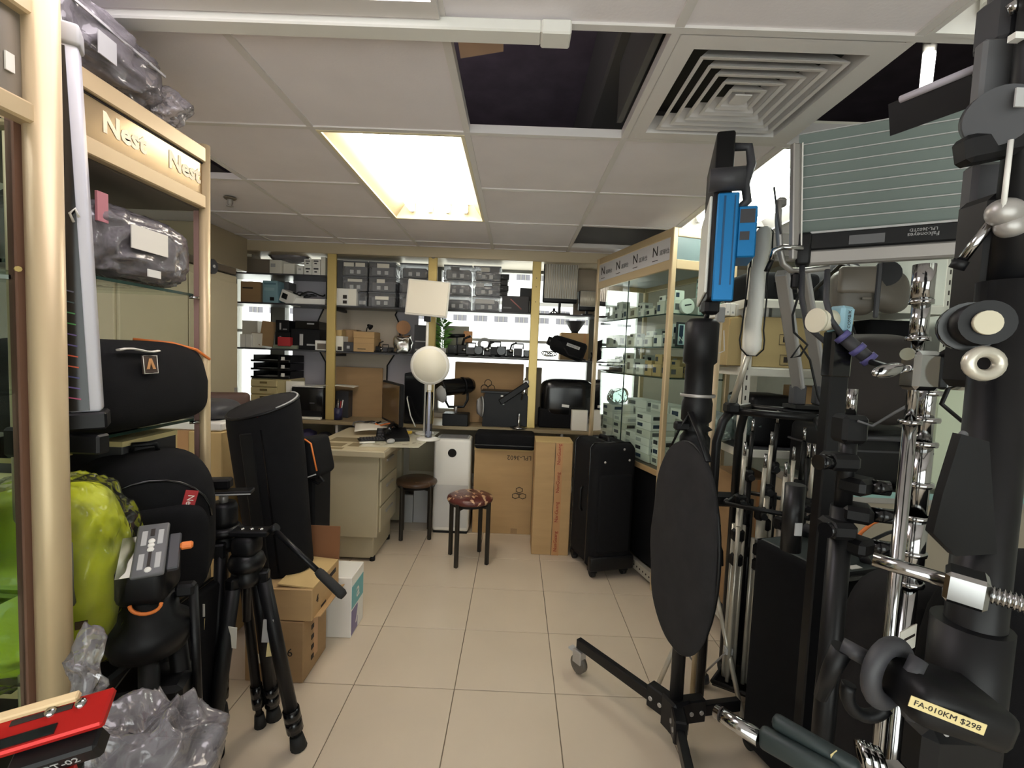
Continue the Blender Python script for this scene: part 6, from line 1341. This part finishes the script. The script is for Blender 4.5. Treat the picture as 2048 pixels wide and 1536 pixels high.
# ---- silver light stand in front
t = thing('light_stand', 'silver light stand with spread legs and black lever clamp', 'light stand', (.862, 1.94, 0))
S3 = V((.862, 1.94, 0)); tp = V((.862, 1.94, 1.02))
obj('column', MB().cyl(S3+V((0, 0, .04)), V((.862, 1.94, .70)), .0125, n=12), m_steel, t); obj('riser', MB().cyl((.862, 1.94, .70), tp, .010, n=12), m_steel, t); obj('spigot', MB().cyl(tp, tp+V((0, 0, .06)), .007, n=8), m_chrome, t)
obj('leg_collar', MB().lathe([(.02, 0), (.045, .005), (.03, .03), (.014, .04)], (.862, 1.94, .535), n=16), m_dgrey, t); obj('foot_hub', MB().lathe([(0, 0), (.03, 0), (.025, .025), (0, .03)], (.862, 1.94, .025), n=12), m_dgrey, t)
for f in ((.594, 1.80), (.93, 1.70), (.92, 2.24)):
    f = V((f[0], f[1], .01)); s0 = V((.862, 1.94, .54)); l = obj('leg', MB().cyl(s0+(f-s0)*.06, f, .0095, n=10), m_steel, t); mid = s0+(f-s0)*.55; obj('brace', MB().cyl(mid, (.862, 1.94, .05), .004, n=6), m_alu, l); obj('leg_clip', MB().box(mid, (.03, .03, .03), None, .004), m_lgrey, l); obj('foot', MB().cyl(f-(f-s0).normalized()*.03, f, .013, n=8), m_rubber, l)
c = V((.862, 1.925, .83)); obj('lever_clamp', MB().box(c+V((.03, 0, 0)), (.09, .05, .055), None, .012), m_black, t); obj('clamp_lever', MB().tube([c+V((.06, -.02, 0)), c+V((.10, -.03, -.01)), c+V((.125, -.03, -.10))], [.014, .012, .008], 8), m_black, t); obj('clamp_knob', MB().cyl(c+V((.03, -.03, 0)), c+V((.03, -.045, 0)), .014, n=12), m_dgrey, t); obj('lower_knob', MB().box(V((.862, 1.93, .70)), (.05, .04, .06), None, .01), m_black, t); obj('grip_lever', MB().tube([V((.862, 1.91, .68)), V((.882, 1.89, .62)), V((.887, 1.89, .56))], .008, 8), m_black, t)
# ---- black case with handle
t = thing('hard_case', 'big black upright case with top handle beside the black pole', 'case', (.86, 1.42, 0))
M = place((1.06, 1.53, -.105), .30)
obj('body', MB(M).box((0, 0, .51), (.30, .30, .76), None, .025, 3), m_fab, t)
obj('top_panel', MB(M).box((0, 0, .885), (.27, .27, .012), None, .004), mat('case_top', (44, 52, 52), .5), t)
for y in (-.15, .15): obj('edge_trim', MB(M).box((0, y, .875), (.28, .014, .014), None, .004), m_blackg, t)
obj('top_handle', MB(M).tube([(.05, -.10, .89), (.03, -.09, .93), (.03, .10, .93), (.05, .12, .89)], .016, 8), m_dgrey, t)
obj('white_sticker', MB(M).box((-.03, -.12, .8925), (.045, .02, .002)), m_white, t)
obj('caster', MB(M).cyl((-.13, -.13, .13), (-.10, -.13, .13), .025, n=14), m_rubber, t); obj('caster', MB(M).cyl((.10, -.13, .13), (.13, -.13, .13), .025, n=14), m_rubber, t)
obj('caster', MB(M).cyl((-.13, .13, .13), (-.10, .13, .13), .025, n=14), m_rubber, t); obj('caster', MB(M).cyl((.10, .13, .13), (.13, .13, .13), .025, n=14), m_rubber, t)
obj('scuff', MB(M).box((-.06, -.1505, .36), (.006, .001, .05)), m_grey, t)
# ---- grey bag with orange piping
t = thing('padded_bag', 'charcoal padded bag with orange piping behind the chrome column', 'bag', (1.05, 1.175, 0))
c = at(1780, 1200, 1.25); obj('body', MB(place((1.05, 1.175, .44), .2)).blob((0, 0, 0), (.31, .23, .88), 3.5, n=36, m=26), m_fabg, t)
obj('orange_piping', MB().tube([at(1708, 1090, 1.07), at(1722, 1065, 1.07), at(1745, 1046, 1.07), at(1775, 1036, 1.07)], .004, 6), m_orange, t); obj('dark_piping', MB().tube([at(1722, 1110, 1.06), at(1745, 1080, 1.06), at(1775, 1066, 1.06), at(1805, 1058, 1.06)], .004, 6), m_black, t)

# ================================================================== STANDS NEAREST THE CAMERA
# ---- thick black pole with clamps
t = thing('black_pole', 'thick black light stand pole with stacked clamps and chrome spigot', 'light stand', (.715, 1.0, 0))
P = V((.722, 1.0, 0))
obj('column', MB().cyl(P, P+V((0, 0, 1.10)), .0225, n=18), m_blackm, t); obj('base_plate', MB().cyl(P, P+V((0, 0, .015)), .14, n=28), m_blackm, t)
obj('riser', MB().cyl(P+V((0, 0, 1.10)), P+V((0, 0, 1.28)), .017, n=14), m_blackm, t); obj('top_block', MB().box(P+V((0, 0, 1.27)), (.055, .05, .06), None, .008), m_black, t)
obj('spigot', MB().cyl(P+V((0, 0, 1.30)), P+V((0, 0, 1.355)), .010, n=12), m_chrome, t)
for k, (zz, q) in enumerate(((1.20, -.045), (1.15, .04), (1.09, .05), (1.055, -.03), (1.02, .05))):
    cl = obj('clamp', MB().box(P+V((q*.5, -.01, zz)), (.065, .055, .036), Matrix.Rotation(.5*k, 3, 'Z'), .009), m_black, t); obj('clamp_knob', MB().cyl(P+V((q, -.02, zz)), P+V((q*1.8, -.03, zz)), .016, n=12), m_blackg, cl)
obj('side_tube', MB().cyl(P+V((-.05, .09, .96)), P+V((-.05, .09, 1.12)), .022, n=14), m_blackm, t); obj('sticker', MB().box(P+V((-.05, .066, 1.02)), (.016, .003, .03)), m_lgrey, t)
obj('thin_cable', MB().tube([at(1716, 842, .97), at(1745, 852, .97), at(1790, 825, .95), at(1845, 795, .93), at(1856, 775, .92)], .0028, 6), m_grey, t)
# ---- second black post with hose
t = thing('hose_post', 'black square post with white and blue nozzle and purple hose joints', 'stand', at(1680, 900, 1.3))
a, b = at(1676, 665, 1.3), at(1692, 935, 1.3); obj('post', MB().bx(a.x-.024, a.x+.028, 1.28, 1.32, 0, a.z, .004), m_black, t); obj('grip', MB().box((a.x+.002, 1.3, a.z-.06), (.058, .046, .13), None, .006), m_blackg, t)
c = at(1676, 640, 1.29); obj('blue_block', MB(place(c, .25, 0, .08)).box((.008, 0, 0), (.045, .05, .075), None, .008), mat('sky_blue', (150, 190, 206), .4), t)
text('COMBIK', place(c+V((.012, -.0275, 0)), .25, PI/2) @ Matrix.Rotation(PI/2, 4, 'Z'), .013, m_ink, t)
n0, n1 = at(1632, 641, 1.28), at(1664, 640, 1.29); obj('white_nozzle', MB().cyl(n0, n1, .031, .027, 22), mat('nozzle_cream', (232, 226, 204), .4), t); obj('nozzle_rim', MB().cyl(n0+V((-.004, -.002, 0)), n0+V((.004, 0, 0)), .033, n=22), bpy.data.materials['nozzle_cream'], t)
m_purple = mat('purple_joint', (88, 84, 140), .4)
h0, h1 = at(1684, 672, 1.27), at(1742, 722, 1.24); hd = h1-h0; obj('hose', MB().cyl(h0, h1, .017, n=12), m_dgrey, t)
for q in (0, .52, .9): obj('purple_joint', MB().cyl(h0+hd*(q-.05), h0+hd*(q+.1), .021, n=12), m_purple, t)
obj('cable', MB().tube([at(1655, 540, 1.3), at(1652, 600, 1.28), at(1662, 640, 1.26), at(1682, 668, 1.26)], .0075, 8), m_dgrey, t)
obj('bag_strap', MB().tube([at(1742, 724, 1.22), at(1790, 738, 1.15), at(1850, 730, 1.0), at(1925, 690, .8)], .008, 8), m_black, t)
# ---- chrome column with grip head
def column(name, label, x, y, segs, m=m_chrome):
    t = thing(name, label, 'light stand', (x, y, 0)); tl = None
    for z0, z1, r in segs:
        obj('section', MB().cyl((x, y, z0), (x, y, z1), r, n=20), m, t)
    return t
CX, CY = .765, .9
t = column('chrome_stand', 'slim chrome stand column with grip head and oval handle', CX, CY, [(0, 1.30, .0115), (1.30, 1.46, .0095), (1.46, 1.53, .0145), (1.53, 1.60, .018)])
for zz in (1.46, 1.53, 1.30): obj('ring', MB().lathe([(.012, -.004), (.0195, -.004), (.0195, .004), (.012, .004)], (CX, CY, zz), n=20), m_chrome, t)
for k in range(3): obj('leg', MB().tube([(CX, CY, .30+.05*k), (CX+.05*math.cos(k*2.1+.4), CY+.05*math.sin(k*2.1+.4), .27+.05*k), (CX+.13*math.cos(k*2.1+.4), CY+.13*math.sin(k*2.1+.4), .012)], .011, 10), m_chrome, t)
c = V((CX+.005, CY-.005, 1.40)); gh = obj('grip_head', MB().box(c, (.05, .045, .075), None, .008), m_chrome, t); obj('grip_disc', MB().cyl(c+V((.025, -.02, 0)), c+V((.045, -.025, 0)), .034, n=24), m_chrome, gh); obj('grip_disc', MB().cyl(c+V((.05, -.02, 0)), c+V((.06, -.025, 0)), .034, n=24), m_steel, gh)
obj('oval_handle', MB().blob(c+V((-.075, -.02, -.002)), (.062, .02, .026), 2.2, rot=Matrix.Rotation(-.25, 3, 'Y'), n=24, m=14), m_chrome, t); obj('handle_shaft', MB().cyl(c+V((-.05, -.015, -.0)), c+V((-.01, 0, .005)), .007, n=10), m_chrome, t); obj('top_bolt', MB().cyl(c+V((-.035, -.01, .03)), c+V((-.02, -.0, .03)), .012, n=12), m_chrome, t)
obj('cable', MB().tube([c+V((.03, -.03, .1)), c+V((.035, -.035, .0)), c+V((.02, -.03, -.06)), c+V((.06, -.03, -.09)), c+V((.14, -.02, -.06))], .004, 6), m_black, t)
t = column('chrome_stand', 'thick chrome stand column with three bright collars', .845, .96, [(0, .95, .017), (.95, 1.10, .0225), (1.10, 1.25, .019), (1.25, 1.42, .0155)])
for zz in (.955, 1.02, 1.095, 1.165, 1.25, 1.30, 1.355): obj('collar', MB().lathe([(.016, -.005), (.0255, -.005), (.0265, 0), (.0255, .005), (.016, .005)], (.845, .96, zz), n=22), m_chrome, t)
for k in range(3): obj('leg', MB().tube([(.845, .96, .26+.05*k), (.845+.13*math.cos(k*2.1+1.2), .96+.13*math.sin(k*2.1+1.2), .012)], .011, 10), m_chrome, t)
obj('paper_tag', MB(place((.823, .925, .85), .5)).box((0, 0, 0), (.07, .002, .05)), m_paper, t); obj('tag_print', MB(place((.823, .925, .85), .5)).box((.005, -.0014, .004), (.045, .001, .005)), m_ink, t)
# ---- slender chrome tubes low in front
t = column('chrome_stand', 'slender chrome twin tube stand low between black clamps', .69, .72, [(0, 1.02, .008)]); obj('section', MB().cyl((.715, .725, 0), (.715, .725, .98), .010, n=14), m_chrome, t); obj('foot_plate', MB().box((.70, .72, .008), (.12, .12, .016), None, .004), m_chrome, t)
# ---- big black stand at the edge
t = thing('studio_stand', 'massive black studio stand with bolted cheek plate at the picture edge', 'light stand', (.66, .62, 0))
E0 = V((.648, .62, 0))
obj('column', MB().cyl(E0, E0+V((-.01, 0, 1.52)), .032, n=22), m_blackm, t); obj('upper_column', MB().cyl(E0+V((-.01, 0, 1.5)), E0+V((0, 0, 2.16)), .022, n=18), m_black, t); obj('foot', MB().cyl(E0, E0+V((0, 0, .03)), .16, n=28), m_blackm, t)
obj('sleeve', MB().cyl(E0+V((-.012, .0, .86)), E0+V((-.012, 0, 1.06)), .043, n=22), m_black, t)
pg = [at(1905, 865, .6), at(1960, 880, .6), at(1975, 1100, .6), at(1895, 1105, .6), at(1850, 1060, .6), at(1868, 985, .6)]
Mc = frame((0, .6, 0), (1, 0, 0), (0, 0, 1)); ck = obj('cheek_plate', MB().prism([(p.x, p.z) for p in pg], .012, Mc), m_black, t)
for px, py in ((1928, 932), (1912, 1040), (1925, 870)): obj('bolt', MB().lathe([(0, -.003), (.005, -.003), (.006, 0)], at(px, py, .598), (0, 1, 0), 12), m_grey, ck)
tk = obj('tilt_knob', MB().cyl(at(1925, 655, .62), at(1975, 645, .55), .026, n=22), m_black, t); obj('knob_ring', MB().cyl(at(1932, 655, .60), at(1940, 653, .585), .030, n=22), m_blackg, tk); obj('knob_cap', MB().cyl(at(1972, 646, .55), at(1978, 645, .545), .014, n=18), mat('knob_cap', (196, 188, 164), .4), tk)
ey = obj('eye_bolt', MB().tube([at(1968, 727, .55)+V((.018*math.cos(a), 0, .014*math.sin(a))) for a in [2*PI*k/18 for k in range(18)]], .007, 8, True), m_steel, t)
obj('head_block', MB().box(at(2000, 590, .66), (.10, .06, .26), None, .01), m_black, t); obj('back_panel', MB(place(at(1998, 440, .70), -.2)).box((0, 0, 0), (.09, .03, .16), None, .006), m_dgrey, t)
obj('edge_strip', MB().cyl(at(2022, 280, .6), at(2006, 420, .6), .003, n=6), m_white, t)
rd = obj('crank_rod', MB().cyl(at(1922, 524, .64), at(1988, 436, .62), .006, n=10), m_chrome, t); obj('crank_ball', MB().blob(at(2010, 425, .61), (.04, .035, .035), 2.2, n=20, m=12), m_alu, rd); obj('crank_ball', MB().blob(at(2022, 452, .61), (.035, .03, .03), 2.2, n=20, m=12), m_alu, rd); obj('rod_tip', MB().cyl(at(1912, 538, .645), at(1924, 520, .64), .009, n=10), m_black, rd)
# ---- lamp head upper corner
t = thing('fresnel_lamp', 'dark lamp head with round side disc and barn door above', 'lamp', at(1990, 200, .66))
obj('side_disc', MB().cyl(at(1985, 236, .66), at(2000, 232, .60), .034, n=28), m_dgrey, t)
obj('yoke_plate', MB(place(at(2000, 160, .66), -.1)).box((0, 0, 0), (.06, .02, .10), None, .004), m_grey, t)
obj('head', MB(place(at(2090, 110, .66), -.3)).box((0, 0, 0), (.09, .10, .17), None, .015, 2), m_dgrey, t)
q0, q1 = at(1795, 208, .80), at(1966, 138, .70); obj('barn_door', MB(frame((q0+q1)/2+V((0, .014, -.019)), q1-q0, V((0, .6, -.8)))).box((0, 0, 0), ((q1-q0).length, .05, .003)), m_black, t); obj('door_edge', MB().cyl(q0+V((0, -.006, .004)), q1+V((0, -.006, .004)), .006, n=8), mat('door_edge', (190, 186, 198), .5), t)
obj('bracket_tube', MB().tube([at(1964, 140, .70), at(1980, 118, .70), at(1988, 80, .70), at(1992, -30, .70)], .0085, 8), m_grey, t)
obj('arm_block', MB().box(at(2010, 50, .68), (.05, .05, .07), None, .008), m_dgrey, t); obj('chrome_pin', MB().cyl(at(2024, 4, .64), at(2034, 24, .64), .007, n=10), m_chrome, t); obj('clip', MB().box(at(2034, 75, .62), (.014, .01, .008)), m_white, t); obj('sticker', MB().box(at(2042, 195, .58), (.014, .002, .022)), m_lgrey, t)
obj('lower_arm', MB(frame(at(2020, 285, .62), V((1, -.1, .22)), (0, 0, 1))).box((0, 0, 0), (.12, .035, .03), None, .006), m_black, t)
# ---- chrome spigot arm with thread
t = thing('spigot_clamp', 'chrome threaded spigot arm clamped across the big black stand', 'grip arm', at(1900, 1160, .52))
a, b = at(1746, 1118, .56), at(2070, 1215, .47); d = (b-a).normalized(); L_ = (b-a).length
obj('pin', MB().cyl(a, a+d*.066, .0085, n=16), m_chrome, t); 
for q in (.014, .03): obj('groove', MB().cyl(a+d*q, a+d*(q+.003), .0075, .0075, 16), m_steel, t)
obj('hex_block', MB(frame(a+d*.082, d, (0, 0, 1))).box((0, 0, 0), (.036, .034, .04), None, .004), m_chrome, t)
th = obj('threaded_rod', MB().cyl(a+d*.10, a+d*.165, .008, n=14), m_chrome, t)
for k in range(16): obj('thread', MB().lathe([(.008, -.0014), (.0102, 0), (.008, .0014)], a+d*(.103+k*.004), d, 14), m_chrome, th)
obj('outer_sleeve', MB().cyl(a+d*.16, b, .017, n=18), m_chrome, t)
obj('jaw', MB().prism([(-.03, .02), (.02, .045), (.03, .0), (.02, -.05), (-.03, -.015)], .01, frame(a+d*.185+V((0, .02, .012)), (1, 0, 0), (0, 0, 1))), m_alu, t)
# ---- super clamp with ring and tape label
t = thing('super_clamp', 'black super clamp with open ring and price tape on the stand', 'clamp', at(1850, 1380, .57))
obj('handle', MB().cyl(at(1684, 1290, .60), at(1735, 1318, .58), .0105, n=14), m_dgrey, t); obj('tee_bar', MB().tube([at(1684, 1296, .60), at(1660, 1345, .61), at(1640, 1395, .62)], [.013, .011, .008], 10), m_black, t)
rc = at(1775, 1345, .57); obj('ring', MB().tube([rc+V((.030*math.cos(a), .012*math.cos(a), .034*math.sin(a))) for a in [2*PI*k/24 for k in range(24)]], .011, 12, True, 1.2), m_dgrey, t)
obj('jaw_block', MB(frame(at(1880, 1395, .545), V((1, -.1, -.25)), (0, 0, 1))).box((0, 0, 0), (.11, .05, .09), None, .014, 2), m_black, t)
obj('jaw_rim', MB().tube([at(1838, 1318, .55), at(1822, 1350, .545), at(1815, 1390, .545), at(1822, 1430, .55)], .010, 8), m_dgrey, t); obj('lower_block', MB().box(at(1900, 1500, .57), (.10, .05, .08), None, .012), m_black, t)
Ml = frame(at(1893, 1430, .500), at(1952, 1452, .49)-at(1832, 1405, .51), (0, 0, 1)); tl_ = obj('price_tape', MB(Ml).box((0, 0, 0), (.068, .013, .001)), m_cream_paper, t); text('FA-010KM $298', Ml @ Matrix.Translation((0, 0, .0008)), .009, m_ink, tl_, ex=.0002)
for px, py in ((1838, 1440), (1876, 1438), (1893, 1466)): obj('rivet', MB().blob(at(px, py, .545), (.007, .006, .009), 2, n=10, m=8), m_lgrey, t)
c = at(1750, 1395, .6); obj('lower_ring', MB().tube([c+V((.03*math.cos(a), .01, .034*math.sin(a))) for a in [PI*.9+PI*.9*k/12 for k in range(13)]], .009, 8), m_black, t)
# ---- rubber armed clamp at the bottom
t = thing('arm_clamp', 'chrome tipped black rubber armed clamp low by the casters', 'clamp', at(1560, 1500, .66))
a, b = at(1432, 1422, .76), at(1520, 1478, .70); obj('chrome_tip', MB().cyl(a, b, .0115, .0135, 16), m_chrome, t); obj('tip_ring', MB().cyl(a+(b-a)*.12, a+(b-a)*.15, .0125, n=16), m_ink, t)
for (p, q, w_) in (((1520, 1470), (1680, 1560), .034), ((1545, 1438), (1720, 1540), .022)):
    p, q = at(*p, .70), at(*q, .62); obj('rubber_arm', MB(frame((p+q)/2, q-p, (0, 0, 1))).box((0, 0, 0), ((q-p).length, w_, .022), None, .008, 2), mat('teal_rubber', (38, 48, 48), .5) if w_ > .03 else bpy.data.materials['teal_rubber'], t)
p = at(1640, 1560, .64); obj('pole', MB().cyl((p.x, p.y, 0), p, .02, n=14), m_blackm, t)
solo('yellow_tag', MB(place(at(1668, 1520, .64), .3, .2, -.4)).box((0, 0, 0), (.012, .001, .035)), m_cream_paper, 'yellow price tag sticking up from the rubber armed clamp', 'tag')
t = thing('chrome_fittings', 'shiny chrome coupling at the foot of the chrome tubes', 'coupling', at(1740, 1520, .66))
for k in range(3): obj('ring', MB().lathe([(.01, -.006), (.02, -.006), (.021, 0), (.02, .006), (.01, .006)], at(1728+14*k, 1512+6*k, .66), (1, -.3, .2), 16), m_chrome, t)
p = at(1745, 1530, .66); obj('plate', MB().box(p+V((.02, 0, -.01)), (.06, .03, .02), None, .004), m_alu, t); obj('stem', MB().cyl((p.x, p.y, 0), p, .012, n=12), m_blackm, t)
# ---- black bags filling the gap behind the big stand
t = thing('stuff_bag', 'black glossy bag behind the massive studio stand', 'bag', (1.05, .85, 0))
obj('body', MB().blob((1.08, .86, .52), (.42, .34, 1.04), 4, amp=.02, fr=7, n=36, m=24), m_fab, t); obj('strap', MB().tube([(.9, .7, .9), (.88, .67, .6), (.9, .7, .3)], .012, 6, flat=.4), m_blackg, t)
